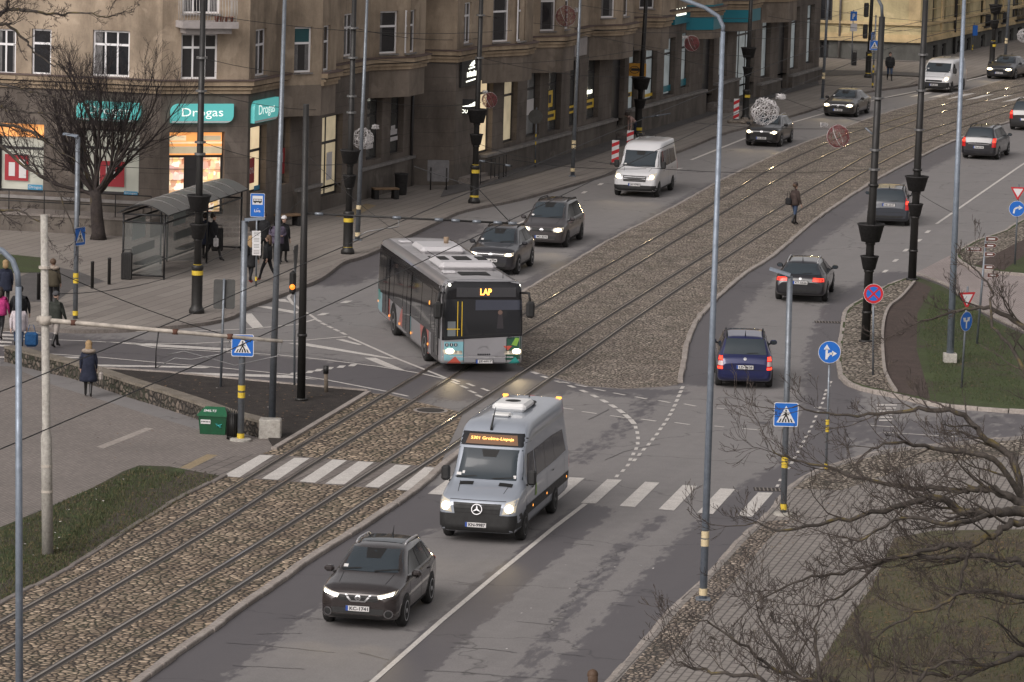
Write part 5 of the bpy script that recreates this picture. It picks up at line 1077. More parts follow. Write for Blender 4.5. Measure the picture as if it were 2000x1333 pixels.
sp=dict(mpv,L=4.45,W=1.79,H=1.62,wb=2.90,r=.31,paint='blue_grey',col=(.026,.031,.042),metal=.2,rough=.4,lit='rear',head=[(.5,.66),(.82,.68),(.84,.84),(.5,.8)],grille=[(-.4,.66),(.4,.66),(.4,.78),(-.4,.78)],tail=[(.70,.72),(.85,.72),(.80,1.28),(.71,1.28)],tailon=[[(.72,.95),(.84,.95),(.82,1.08),(.72,1.08)]],plate='HE-5547',rpz=.92,rails=CPLAS,tail_z=1.0)
loc,rz=rear_place((1776,441),1.79,2.90,4.45,(tangent(T2B,1760,420,-1)*1.0+Vector((-.10,0,0))).normalized()); car('car','dull blue grey estate with tall narrow tail lights beside the planter lamp post','car',loc,rz,sp)
sp=dict(L=4.93,W=1.86,H=1.49,wb=2.84,r=.35,cowl_x=1.05,roof_x=.25,roof_b=-1.6,tail_x=-2.25,tail_z=.98,hood=.78,cowl=.99,belt=.94,zb=.24,wr=.60,clad=1,paint='black_blue',col=(.010,.010,.014),metal=.1,lit='rear',head=[(.5,.6),(.84,.62),(.84,.74),(.5,.72)],grille=[(-.4,.4),(.4,.4),(.42,.72),(-.42,.72)],tail=[(.42,.80),(.87,.79),(.86,.93),(.44,.95)],tailon=[[(.46,.82),(.84,.81),(.84,.835),(.46,.845)],[(.46,.865),(.84,.855),(.84,.88),(.46,.89)],[(.48,.905),(.83,.90),(.82,.92),(.48,.93)]],plate='KT-5526',rpz=.76,rails=RIM,rbadge=.90)
_h=(G(1628,575)-G(1615,591)); _h.z=0; _h=(_h.normalized()*.5+tangent(T2B,1560,560,-1)*.5+Vector((-.03,0,0))).normalized(); loc,rz=rear_place((1616,589),1.86,2.84,4.93,_h); car('car','black blue estate with silver roof rails and striped red tail lights','car',loc,rz,sp)
sp=dict(mpv,L=4.32,W=1.74,H=1.63,wb=2.69,r=.315,cowl_x=1.22,roof_x=.4,roof_b=-1.55,tail_x=-1.98,tail_z=1.02,paint='royal_blue',col=(.008,.013,.075),metal=.3,rough=.3,lit='rear',head=[(.5,.66),(.82,.68),(.84,.84),(.5,.8)],grille=[(-.4,.66),(.4,.66),(.4,.78),(-.4,.78)],tail=[(.67,.62),(.84,.62),(.80,1.02),(.68,1.02)],tailon=[[(.68,.90),(.81,.90),(.79,1.01),(.69,1.01)],[(.68,.63),(.83,.63),(.83,.70),(.68,.70)]],tailclear=[(.68,.74),(.83,.74),(.82,.87),(.68,.87)],plate='LD-7638',rpz=.70,rails=CPLAS,rbadge=.95,rclad=0,rim=RIM_D)
loc,rz=rear_place((1507,756),1.74,2.69,4.32,Vector((.030,1,0)).normalized()); car('car','royal blue family car with lit red tail lights, nearest on the right carriageway','car',loc,rz,sp)
# ------------------------------------------------------------------ vans, minibus
def van_st(X,hw,H,zb,nose,hoodf,hoodr,cx,rx,wr,belt,rear=.06):
    return [(X,zb+.12,hw*.80,nose-.22,hw*.76,nose-.16,hw*.6),(X-.06,zb+.05,hw*.92,nose-.12,hw*.87,nose-.05,hw*.66),(X-.2,zb,hw*.97,nose,hw*.91,hoodf,hw*.7),((X-.2+cx)/2,zb,hw*.99,(nose+belt)/2,hw*.94,(hoodf+hoodr)/2,hw*.74),(cx,zb,hw,belt,hw*.95,hoodr,hw*.78),((cx+rx)/2,zb,hw,belt+.02,hw*.955,(hoodr*.46+H*.54),wr*1.02),(rx,zb,hw,belt+.04,hw*.965,H-.08,wr),(rx-.5,zb,hw,belt+.05,hw*.968,H-.01,wr),(0,zb,hw,belt+.05,hw*.97,H,wr),(-X+.3,zb,hw,belt+.05,hw*.97,H-.01,wr),(-X+rear,zb,hw*.99,belt+.05,hw*.96,H-.06,wr*.98),(-X,zb+.03,hw*.97,belt+.05,hw*.93,H-.22,wr*.94)]
ttail=[(.80,.9),(.97,.9),(.95,1.35),(.80,1.35)]
# white passenger van
hw=.987; sp=dict(L=5.3,W=1.97,H=2.34,wb=3.30,r=.335,mid=.18,cowl_x=1.72,roof_x=.85,roof_b=-2.2,tail_x=-2.6,tail_z=1.4,hood=1.0,cowl=1.28,belt=1.22,zb=.26,paint='van_white',col=(.62,.62,.63),metal=0,rough=.35,lit='front',clad=1,ant=0,
 head=[(.60,.80),(.90,.86),(.92,1.10),(.66,1.02)],lamp=(.76,.94,.10,.09),mh=.18,mz=.1,grille=[(-.48,.74),(.48,.74),(.52,.96),(-.52,.96)],bar=CHROME,badge=None,tail=ttail,plate='JD-4783',pz=.58,bump=.56,mirrorm=CPLAS,beam=45,rim=RIM_D,
 sidewin=[(1.35,.95,.42),(.32,.32,-.75),(-.85,-.85,-2.25)],wintop=1.95,wsq=[(-.86,1.32),(.86,1.32),(.78,1.98),(-.78,1.98)])
sp['st']=van_st(2.65,hw,2.34,.26,1.0,1.08,1.30,1.72,.72,.80,1.22); sp['grille']=[(-.5,.72),(.5,.72),(.54,.96),(-.54,.96)]
loc,rz=place((1290,384),None,1,1.97,3.30,.18,heading=tangent(T2[:10],1290,384,-1)); o=car('van','white high roof passenger van with yellow headlights beside the striped barrier','van',loc,rz,sp)
# white delivery van
sp=dict(sp,L=4.8,H=1.97,W=1.90,wb=3.1,mid=.0,cowl_x=1.62,belt=1.15,lamp=(.74,.88,.11,.10),head=[(.58,.76),(.88,.82),(.88,1.04),(.66,.98)],grille=[(-.5,.70),(.5,.70),(.52,.80),(-.52,.80)],bar=SEAM,sidewin=[(1.28,.86,.38)],wintop=1.74,wsq=[(-.80,1.22),(.80,1.22),(.72,1.74),(-.72,1.74)],plate='GR-2917',pz=.5,bump=.66,beam=60)
sp['st']=van_st(2.4,.95,1.97,.22,.92,1.0,1.22,1.62,.66,.80,1.15)
loc,rz=place((1859,182),None,1,1.90,3.1,0,heading=tangent(T2,1850,186,-1)); car('van','white panel delivery van with black bumper near the distant zebra crossing','van',loc,rz,sp)
# silver minibus
hw=.997; H=2.74; MS=dict(L=6.9,W=1.993,H=H,wb=3.9,r=.355,mid=.42,cowl_x=2.42,roof_x=1.5,roof_b=-2.9,tail_x=-3.35,tail_z=1.6,hood=1.12,cowl=1.42,belt=1.32,zb=.28,paint='silver_blue',col=(.34,.375,.43),metal=.3,rough=.33,lit='front',clad=1,
 head=[(.62,.78),(.93,.84),(.95,1.14),(.70,1.06)],lamp=(.79,.93,.105,.10),grille=[(-.55,.72),(.55,.72),(.60,1.03),(-.60,1.03)],badge=None,tail=ttail,plate='KN-9987',py=-.02,pz=.50,mirrorm=CPLAS,beam=30,spokes=8,rim=RIM_D,ant=0,mh=.22,mz=.12,
 sidewin=[(1.98,1.62,1.02),(.90,.90,-.25),(-.27,-.27,-1.45),(-1.47,-1.47,-2.95)],wintop=2.02,wsq=[(-.88,1.46),(.88,1.46),(.80,2.14),(-.80,2.14)],stickers=[(-.76,1.52,.12,.06),(.66,1.5,.07,.07),(-.62,1.56,.06,.06)])
MS['st']=van_st(3.45,hw,H,.28,1.12,1.16,1.42,2.42,1.45,.78,1.32)
loc,rz=place((1019,1043),(1077,992),1,1.993,3.9,.42); loc.x+=.24
mini=car('minibus','silver minibus with orange route display driving over the zebra crossing','minibus',loc,rz,MS)
sp=MS
_b,_bv=loft(sp['st'],CPLAS); D=Decal(_bv,6.9,1.993,H)
DISP=mk('display_orange',(1,.4,.05),.4,emit=(1,.36,.06),es=3.2); DISP_D=mk('display_dim',(.10,.06,.035),.4,emit=(1,.4,.15),es=.06); DISP_DIM=mk('display_orange_soft',(1,.45,.1),.4,emit=(1,.42,.12),es=2.0)
d=MB(); D.quad(d,'front',[(-.90,2.20),(.90,2.20),(.76,2.50),(-.76,2.50)],CGLASS_D,.012,40,6); disp=d.build('route_display',mini)
d=MB(); D.quad(d,'front',[(-.66,2.23),(.66,2.23),(.60,2.45),(-.60,2.45)],DISP_D,.022,16,3); d.build('screen',disp)
d=MB(); h,_,_=D.hit('front',0,2.34); n_=Vector((.75,0,.66)).normalized(); up=(Vector((0,0,1))-n_*n_.z).normalized()
hA,_,_=D.hit('front',0,2.28); hB,_,_=D.hit('front',0,2.42); up=(hB-hA).normalized(); u=Vector((0,1,0)); nn=u.cross(up).normalized()
text(d,'5301 Grobina-Liepaja',h+nn*.035,u,up,.115,DISP_DIM,1.08,.01); d.build('lettering',disp)
for a in(-.62,.36): d=MB(); D.quad(d,'top',[(2.42+.12,a),(2.42+.12,a+.34),(2.42+.28,a+.34),(2.42+.28,a)],SEAM,.008,4,2); d.build('bonnet_vent',mini)
d=MB(); h,_,_=D.hit('front',0,.88); nn=Vector((.97,0,.22)).normalized(); c=h+nn*.05
for i in range(24):
    t0,t1=2*math.pi*i/24,2*math.pi*(i+1)/24; up=Vector((-.22,0,.97)); u=Vector((0,1,0))
    d.quad(*[c+u*(r*math.cos(t))+up*(r*math.sin(t)) for t,r in((t0,.135),(t1,.135),(t1,.115),(t0,.115))],CHROME)
for k in range(3):
    t0=math.pi/2+k*2*math.pi/3; a=u*math.cos(t0)+up*math.sin(t0); b=u*-math.sin(t0)+up*math.cos(t0); d.poly([c+b*.025,c+a*.12,c-b*.025],CHROME)
d.build('emblem',mini)
d=MB(); D.quad(d,'front',[(-.985,.24),(.985,.24),(.985,.76),(-.985,.76)],CPLAS,.012,60,6); d.build('bumper',mini)
for s in('left','right'): m_=MB(); D.quad(m_,s,[(-3.3,.60),(2.3,.60),(2.3,.84),(-3.3,.84)],CPLAS,.006,24,2); m_.build('side_moulding',mini)
for xx in(1.45,-.35,-3.0): m_=MB(); D.disc(m_,'left',(xx,.72),.035,AMB,.012,8); m_.build('marker_lamp',mini)
d=MB(); d.bbox((-.7,0,H+.12),(1.15,.86,.20),mk('ac_white',(.70,.70,.69),.45),.07); d.lathe([(.2,H+.222),(.2,H+.226),(.17,H+.227)],(-.7,0,0),SEAM,16,False); d.bbox((-1.55,0,H+.06),(.45,.8,.08),CPLAS,.03); d.build('roof_unit',mini)
d=MB(); d.bbox((.55,-.02,H+.055),(.36,.42,.07),mk('vent_white',(.66,.66,.64),.5),.03); d.build('roof_vent',mini)
d=MB(); h,_,_=D.hit('top',1.55,-.08); d.tube([h,h+Vector((.02,0,.07)),h+Vector((-.45,0,.5))],[.04,.03,.006],CPLAS,6); d.build('antenna',mini)
for xx in(-2.9,-2.9): pass
for yy in(-.7,0,.7): m_=MB(); m_.bbox((-3.2,yy,H-.02),(.06,.14,.05),AMB if yy else TAIL,.01); m_.build('roof_marker',mini)
for s,sg in(('left',1),('right',-1)): m_=MB(); D.quad(m_,s,[(1.0,.92),(1.24,.92),(1.12,1.26),(1.0,1.2)],mk('leaf_decal',(.18,.30,.06),.5),.008,3,3); m_.build('leaf_decal',mini)
# ------------------------------------------------------------------ city bus
BL,BW,BH=12.0,2.66,2.88; hw=BW/2; X=BL/2
def bus_half(r):
    x,zb,w,wt,h=r; return [(0,zb),(w*.9,zb),(w*.985,zb+.03),(w,zb+.12),(w,1.1),(w+(wt-w)*.3,1.8),(w+(wt-w)*.8,h-.42),(wt,h-.22),(wt-.03,h-.12),(wt-.09,h-.05),(wt-.2,h-.01),(wt*.5,h+.02),(0,h+.035)]
def bus_loft(m):
    st=[(X,.34,hw*.90,hw*.86,BH-.17),(X-.03,.30,hw*.95,hw*.905,BH-.09),(X-.10,.28,hw*.98,hw*.94,BH-.03),(X-.25,.28,hw*.99,hw*.95,BH),(X-.6,.28,hw,hw*.965,BH),(0,.30,hw,hw*.965,BH),(-X+.4,.32,hw,hw*.965,BH),(-X+.1,.34,hw*.985,hw*.95,BH-.03),(-X,.40,hw*.95,hw*.9,BH-.14)]
    out=[]
    xs=[X-12*(i/80) for i in range(81)]; xs=sorted(set([s[0] for s in st]+xs))
    ss=sorted(st); vs=[]
    for x in xs:
        for a,b in zip(ss,ss[1:]):
            if a[0]<=x<=b[0]: f=(x-a[0])/(b[0]-a[0]); r=[a[k]+(b[k]-a[k])*f for k in range(5)]; break
        h=bus_half(r); fx=[]
        for y,z in h:
            lean=-.14*max(0,(z-1.0)/1.9)**1.3*(1 if x>X-.5 else 0)*max(0,(x-(X-.5))/.5); fx.append((x+lean,y,z))
        full=fx+[(q[0],-q[1],q[2]) for q in fx[-2:0:-1]]; K=len(full); vs+=full
    N=len(xs); fs=[(i*K+k,i*K+(k+1)%K,(i+1)*K+(k+1)%K,(i+1)*K+k) for i in range(N-1) for k in range(K)]
    mb=MB(); mb.add(vs,fs,m,True); mb.add(vs[:K],[tuple(range(K))],m); mb.add(vs[-K:],[tuple(range(K))],m)
    return mb,BVHTree.FromPolygons([Vector(v) for v in vs],fs+[tuple(range(K)),tuple(range((N-1)*K,N*K))])
BSIL=paint('paint_bus_silver',(.33,.325,.34),.35,.4); BBLU=paint('paint_bus_sky',(.22,.46,.52),.35,0); BRED=paint('paint_bus_red',(.50,.085,.055),.35,0); BTEAL=paint('paint_bus_teal',(.02,.28,.25),.35,0); BGRN=paint('paint_bus_green',(.22,.42,.06),.35,0); BDGR=paint('paint_bus_forest',(.015,.08,.05),.35,0); BROOF=m_noisy('bus_roof',(.34,.33,.335),.5,.1,.25,1.2); BBLK=mk('bus_black',(.012,.012,.014),.12,0,spec=.6); BGL=mk('bus_glass',(.022,.023,.026),.05,0,spec=.7); AC=mk('bus_roof_unit',(.50,.49,.50),.45)
fR=G(838,713); rR=G(774,669); hd=(fR-rR); hd.z=0; hd.normalize()
hd=(hd*.6+Vector((.205,-1,0)).normalized()*.4).normalized(); hd.x-=.022; hd.normalize(); lft=Vector((-hd.y,hd.x,0)); fx=X-2.7
cor=G(859,728); c=cor-hd*(X-.12)+lft*(hw*.97)
bus=thing('bus','grey city bus with coloured triangles and orange destination display, turning across the tram tracks','bus',Vector((c.x,c.y,0)),math.atan2(hd.y,hd.x))
body,bv=bus_loft(BSIL); D=Decal(bv,BL,BW,BH)
def fz(Xz,Yz): return (-( -(Xz-902)*.00429)*1.0, .3+(1112-Yz)*.00437)   # zoomed front view -> (across, up); bus left is viewer right
for q,m in (([(605,955),(765,955),(775,1110),(605,1110)],BBLU),([(1085,925),(1203,915),(1200,1112),(1078,1112)],BDGR)): D.quad(body,'front',[fz(*p) for p in q],m,.005,8,6)
for q,m in (([(645,1111),(705,1060),(706,1060),(752,1111)],BRED),([(1060,984),(1128,984),(1096,1017),(1094,1017)],BRED),([(1102,1111),(1150,1064),(1152,1064),(1192,1111)],BTEAL),([(1120,975),(1150,925),(1180,930),(1160,985)],BGRN),([(768,1058),(1075,1058),(1075,1062),(768,1062)],SEAM),([(610,1060),(1195,1062),(1195,1068),(610,1066)],AC)): D.quad(body,'front',[fz(*p) for p in q],m,.010,8,4)
for Xz in(765,1083): D.quad(body,'front',[fz(Xz,930),fz(Xz+4,930),fz(Xz+4,1110),fz(Xz,1110)],SEAM,.012,1,8)
def sx(q,m,off=.006,n=6,k=4): 
    for s in('right','left'): D.quad(body,s,q,m,off,n,k)
sx([(X-5.2,.3),(X-5.75,.3),(X-5.4,1.15),(X-5.3,1.15)],BBLU); sx([(X-3.25,.32),(X-2.0,.32),(X-2.0,1.12),(X-3.6,1.12)],BRED,.005); sx([(X-6.9,.3),(X-7.9,.3),(X-7.0,1.15),(X-6.9,1.15)],BRED); sx([(X-9.3,.4),(X-9.6,.4),(X-9.6,1.2),(X-9.4,1.2)],BRED); sx([(X-10.9,.45),(X-11.9,.5),(X-11.9,1.4),(X-10.9,1.2)],BBLU); sx([(X-11.2,.9),(X-11.9,.7),(X-11.9,1.5),(X-11.4,1.5)],BTEAL,.008)
for wx in(fx,fx-5.9): 
    for s in('right','left'): D.disc(body,s,(wx,.5),.60,SEAM,.008,24)
body.build('body',bus)
rf=MB(); D.quad(rf,'top',[(X-.35,-1.0),(X-.35,1.0),(-X+.2,1.0),(-X+.2,-1.0)],BROOF,.006,6,30); rf.build('roof_skin',bus)
g=MB(); D.quad(g,'front',[fz(606,945),fz(1200,912),fz(1199,527),fz(607,527)],BBLK,.012,70,24); fm=g.build('front_mask',bus)
g=MB(); D.quad(g,'front',[fz(622,940),fz(1192,905),fz(1190,650),fz(622,652)],BGL,.018,60,16); ws=g.build('windscreen',bus)
YELT=mk('grab_yellow',(.62,.42,.03),.5); GLOOM=mk('driver_sunblind',(.05,.055,.075),.4)
g=MB(); D.quad(g,'front',[fz(850,730),fz(1190,725),fz(1190,656),fz(850,656)],GLOOM,.021,20,3); g.build('sun_blind',ws)
g=MB()
for Xz in(716,748): D.quad(g,'front',[fz(Xz,915),fz(Xz+6,915),fz(Xz+6,668),fz(Xz,668)],YELT,.022,2,12)
g.build('grab_rail',ws); g=MB(); D.quad(g,'front',[fz(640,868),fz(735,868),fz(735,861),fz(640,861)],YELT,.024,3,1); g.build('grab_rail',ws)
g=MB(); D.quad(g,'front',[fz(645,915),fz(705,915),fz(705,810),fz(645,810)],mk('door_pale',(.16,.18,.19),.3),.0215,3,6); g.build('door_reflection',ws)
g=MB(); D.quad(g,'front',[fz(640,935),fz(900,905),fz(900,899),fz(640,928)],SEAM,.02,6,1); g.build('wiper',ws); g=MB(); D.quad(g,'front',[fz(920,905),fz(1180,898),fz(1180,892),fz(920,898)],SEAM,.02,6,1); g.build('wiper',ws)
g=MB(); D.quad(g,'front',[fz(1010,860),fz(1060,860),fz(1050,760),fz(1020,760)],mk('driver_dark',(.03,.026,.03),.7),.0216,3,4); D.disc(g,'front',fz(1034,745),.075,mk('driver_face',(.16,.10,.08),.7),.0216,10); g.build('driver_silhouette',ws)
g=MB(); D.quad(g,'front',[fz(708,636),fz(1148,634),fz(1148,566),fz(708,568)],mk('display_glass',(.05,.05,.055),.25),.018,20,3); dsp=g.build('route_display',fm)
hA,_,_=D.hit('front',0,2.45);hB,_,_=D.hit('front',0,2.62); up=(hB-hA).normalized(); u=Vector((0,1,0)); nn=u.cross(up).normalized(); ty,tz=fz(925,598)
hh,_,_=D.hit('front',ty,tz); g=MB(); text(g,'LAP',hh+nn*.035,u,up,.20,DISP,.36,.02); part_=g.build('destination_text',bus)
for Xz,lx,yl in((685,665,1022),(1135,1160,1022)):
    s_=1 if Xz<900 else -1; h_=MB(); q=[(612,1012),(755,1022),(758,1045),(625,1045)] if Xz<900 else [(1070,1024),(1202,1010),(1195,1045),(1072,1045)]
    D.quad(h_,'front',[fz(*p) for p in q[::-1]],LENS,.014,6,3); D.disc(h_,'front',fz(lx,yl),.135,LAMP_W,.022,14,0,.62)
    for k in(44,80): D.disc(h_,'front',fz(lx+(k if Xz<900 else -k),yl+6),.045,CHROME,.022,10,.02)
    h_.build('headlight',bus); py,pz=fz(lx,yl); beam(bus,X,py,pz,32)
for Xz,Yz in((657,550),(1189,550)): g=MB(); D.disc(g,'front',fz(Xz,Yz),.05,LETTERW,.014,10); g.build('marker_lamp',bus)
ICON=mk('icon_dark',(.02,.03,.05),.5)
for Xz,kk in((642,0),(676,1),(708,2)): 
    g=MB(); D.disc(g,'front',fz(Xz,977),.058,ICON,.013,12); ic=g.build('access_icon',bus); g=MB(); D.quad(g,'front',[fz(Xz-3,985),fz(Xz+4,985),fz(Xz+3,969),fz(Xz-3,969)],PLATE,.017,1,2); D.disc(g,'front',fz(Xz+1,967),.012,PLATE,.017,6); g.build('pictogram',ic)
y_,z_=fz(1113,925); hh,_,_=D.hit('front',y_,z_); g=MB(); text(g,'8211',hh+Vector((.03,0,0)),Vector((0,1,0)),Vector((0,0,1)),.075,PLATE_T,.2,.02); g.build('fleet_number',bus)
g=MB(); y_,z_=fz(918,1008); hh,_,_=D.hit('front',y_,z_)
for i in range(10):
    t0,t1=math.pi*i/10,math.pi*(i+1)/10; g.quad(*[hh+Vector((.02,r*math.cos(t),r*.6*math.sin(t))) for t,r in((t0,.16),(t1,.16),(t1,.145),(t0,.145))],CHROME)
g.build('emblem',bus)
g=MB(); y_,z_=fz(918,1046); hh,_,_=D.hit('front',y_,z_)
for i in range(7): g.quad(*[hh+Vector((.02,-.2+i*.06+a,b)) for a,b in((0,-.025),(.042,-.025),(.042,.025),(0,.025))],PLATE_T)
g.build('maker_lettering',bus)
number_plate(bus,D,'front',fz(922,1)[0],.37,'JZ-6917',extra=.02)
# side glazing, doors
def sidew(x0,x1,z0,z1,m,nm,off=.010):
    for s in('right','left'):
        g=MB(); D.quad(g,s,[(x0,z0),(x1,z0),(x1,z1),(x0,z1)],m,off,8,6); o=g.build(nm,bus)
    return o
band=MB()
for s in('right','left'): b_=MB(); D.quad(b_,s,[(X-.15,1.05),(-X+.12,1.12),(-X+.12,2.68),(X-.15,2.68)],BBLK,.006,40,8); b_.build('window_band',bus)
for a,b in((X-1.75,X-3.4),(X-3.5,X-5.25),(X-6.95,X-8.6),(X-8.7,X-9.5),(X-10.85,X-11.8)): sidew(b,a,1.18,2.42,BGL,'side_window')
for a,b in((X-.35,X-1.55),(X-5.35,X-6.85),(X-9.55,X-10.8)):
    for s in('right',):
        g=MB(); D.quad(g,s,[(b,.33),(a,.33),(a,2.5),(b,2.5)],BBLK,.014,8,8); do=g.build('door',bus)
        mid=(a+b)/2
        for p0,p1 in((b+.06,mid-.04),(mid+.04,a-.06)): g=MB(); D.quad(g,s,[(p0,.5),(p1,.5),(p1,2.4),(p0,2.4)],BGL,.020,4,8); g.build('door_glass',do)
for xx,zz in((X-2.05,1.95),(X-2.1,.62),(X-5.2,.55),(X-7.4,.55),(X-9.4,.55),(X-11.7,.75)): g=MB(); D.disc(g,'right',(xx,zz),.045,AMB,.02,8,0,1.6 if zz>1 else 1); g.build('marker_lamp',bus)
for wx in(fx,fx-5.9):
    for sg in(1,-1): wheel(bus,wx,sg*(hw-.14),.48,.30,mk('bus_rim',(.22,.21,.21),.5,.4),10)
for sg,dz_ in((-1,0),(1,.15)):
    g=MB(); g.tube([(X-.25,sg*(hw-.05),2.5),(X+.15,sg*(hw+.08),2.55),(X+.22,sg*(hw+.13),2.3)],.04,CPLAS,6); g.bbox((X+.20,sg*(hw+.14),2.0+dz_*.2),(.2,.26,.52),CPLAS,.06); g.build('mirror',bus)
# roof furniture
def unit(x0,x1,w,h,nm,m=AC,grilles=()):
    g=MB(); xc=(x0+x1)/2; L_=x1-x0; g.bbox((xc,0,BH+h/2),(L_,w,h),m,min(.16,h*.7)); g.build(nm,bus)
    for a,b,c_,d_ in grilles: k=MB(); k.bbox((a,b,BH+h+.012),(c_,d_,.03),UNDER,.01); k.build('roof_grille',bus)
unit(1.2,3.4,1.85,.27,'roof_unit',AC,((2.2,0,.9,.5),(2.2,.62,.8,.3),(2.2,-.62,.8,.3)))
unit(-2.9,-1.0,1.5,.25,'roof_unit',AC); unit(-.4,.3,1.3,.04,'roof_hatch',UNDER); unit(4.0,4.75,.95,.07,'roof_hatch',UNDER)
for x_,y_ in((4.05,-.75),(-4.3,-.7)): g=MB(); g.bbox((x_,y_,BH+.06),(.42,.42,.08),AC,.04); g.build('roof_vent',bus)
g=MB(); g.tube([(-2.2,.3,BH+.24),(-2.2,.3,BH+.46)],[.08,.09],m_noisy('exhaust_rust',(.30,.22,.15),.7),8); g.build('exhaust_pipe',bus)
g=MB(); g.tube([(X-.7,.75,BH),(X-.72,.75,BH+.28)],[.014,.006],CPLAS,5); g.build('antenna',bus); u=MB(); u.bbox((0,0,.36),(11.2,2.2,.2),UNDER,.05); u.build('underbody',bus)
# ================================================================== STREET FURNITURE
POLE_D=m_noisy('pole_black',(.024,.023,.022),.5,.2,.25,2); GALV=m_noisy('galvanised',(.19,.21,.235),.45,.55,.22,7); GALV_L=m_noisy('galvanised_light',(.24,.28,.335),.5,.4,.2,6); CONC=m_speckle('concrete',[(.3,(.34,.32,.285)),(.7,(.46,.44,.40))],(1.2,14),.85,.2); RUST=m_noisy('rusty_white',(.42,.38,.33),.75,0,.45,3); BAND=mk('yellow_band',(.60,.43,.04),.55); BANDP=mk('pale_band',(.58,.48,.30),.5)
SBLUE=mk('sign_blue',(.012,.13,.50),.4); SWHITE=mk('sign_white',(.66,.66,.66),.4); SRED=mk('sign_red',(.50,.02,.03),.4); SBLACK=mk('sign_black',(.015,.015,.015),.5); SGREY=m_noisy('sign_back',(.085,.085,.082),.6,.2,.2,4); BROWN=mk('sign_brown',(.10,.035,.025),.5)
PLANT=m_noisy('planter_black',(.018,.017,.017),.8,0,.3,9)
def lean_top(base,px,py):    # a point over (or nearly over) base, seen at px,py
    z=height_to(base,py); p=at_depth(px,py,(Vector((base.x,base.y,z))-CAM).dot(FWD)); return p
def pole_pts(base,top): return lambda py: base+(top-base)*max(0,min(1.5,(height_to(base,py)-base.z)/(top.z-base.z+1e-9)))
def rod(mb,a,b,r0,r1,m,n=12): mb.tube([a,b],[r0,r1],m,n)
def planter_pole(bx,by,tx,ty,label,baskets,bands,sleeve=True,r=.135,z=.12,rings=(),group='dark lamp posts with hanging planters'):
    b=G(bx,by,z); top=lean_top(b,tx,ty); P=pole_pts(b,top)
    t=thing('lamp_post',label,'lamp post',b,0,group); m_=MB()
    ax=(top-b)/(top.z-b.z)
    ext=b+ax*(max(top.z-b.z,9.5)) if ty<=5 else top
    rod(m_,b,ext,r*1.02,r*.68,POLE_D,14)
    if sleeve: m_.lathe([(r*1.95,0),(r*1.95,.12),(r*1.5,.22),(r*1.38,.3),(r*1.38,1.5),(r*1.55,1.53),(r*1.55,1.62),(r*1.0,1.66)],b,POLE_D,18)
    else: m_.lathe([(r*1.5,0),(r*1.5,.06),(r*1.05,.07)],b,POLE_D,16)
    part(m_,'pole',t,b)
    for y in rings: c=P(y); k=MB(); k.lathe([(r*1.02,-.04),(r*1.15,-.04),(r*1.15,.04),(r*1.02,.04)],c,POLE_D,16); part(k,'ring',t,c)
    for y in bands:
        c=P(y); lo=c.z-b.z<1.5; rr=r*(1.395 if (sleeve and lo) else 1.03); k=MB(); k.lathe([(rr*.98,-.075),(rr+.006,-.075),(rr+.006,.075),(rr*.98,.075)],c,BAND,18,False); part(k,'yellow_band',t,c)
    for y0,y1,w in baskets:
        c0=P(y0); c1=P(y1); h=c0.z-c1.z; rt=w/2/scale_at(c0); rb=rt*.68; k=MB(); k.lathe([(rb,0),(rt*.97,h*.9),(rt*1.03,h*.92),(rt*1.03,h),(rt*.93,h),(rt*.9,h*.86),(r,h*.86)],c1,PLANT,20); po=part(k,'planter',t,c1)
        k=MB(); k.lathe([(r*1.0,-.10),(r*1.12,-.10),(r*1.12,0),(r*1.0,0)],c1,POLE_D,12); part(k,'bracket',po,c1)
    return t,P,b
pp={}
pp[1]=planter_pole(384,612,397,0,'dark planter lamp post on the corner pavement in front of the bus shelter',[(381,412,47),(437,466,34)],[521,533,602])
pp[2]=planter_pole(679,496,692,0,'dark planter lamp post with yellow bands beside the white wire ball',[(293,319,40),(342,366,27)],[418,430,486])
pp[3]=planter_pole(926,397,940,0,'dark planter lamp post in front of the black shoe shop signs',[(213,240,40),(262,283,26)],[325,335,385])
pp[4]=planter_pole(1246,268,1262,0,'dark planter lamp post behind the white passenger van',[(152,175,37),(194,212,24)],[252,261])
pp[5]=planter_pole(1456,234,1467,0,'dark planter lamp post by the barriers under the turquoise fascias',[(93,113,30),(131,148,20)],[180,188,229])
pp[7]=planter_pole(1937,129,1946,0,'dark planter lamp post in front of the yellow house',[(9,27,26),(40,56,18)],[82,89,123])
pp[8]=planter_pole(1690,668,1723,33,'tall black pole with two planters and curved lamp arm on the traffic island',[(437,472,53),(500,526,36)],[],False,.15,.12,(362,610),'black tramway poles on the traffic island')
pp[9]=planter_pole(1781,547,1808,0,'tall black pole with two planters at the tip of the traffic island',[(344,373,46),(398,422,30)],[],False,.155,.12,(332,490),'black tramway poles on the traffic island')
pp[6]=planter_pole(1695,152,1703,0,'dark lamp post with signal heads at the far street corner',[],[107,145],True,.13)
pp[10]=planter_pole(588,782,598,204,'plain black tramway pole standing in the dark soil bed',[],[],False,.125,.05,(655,),None)
if 'group' in pp[10][0]: del pp[10][0]['group']
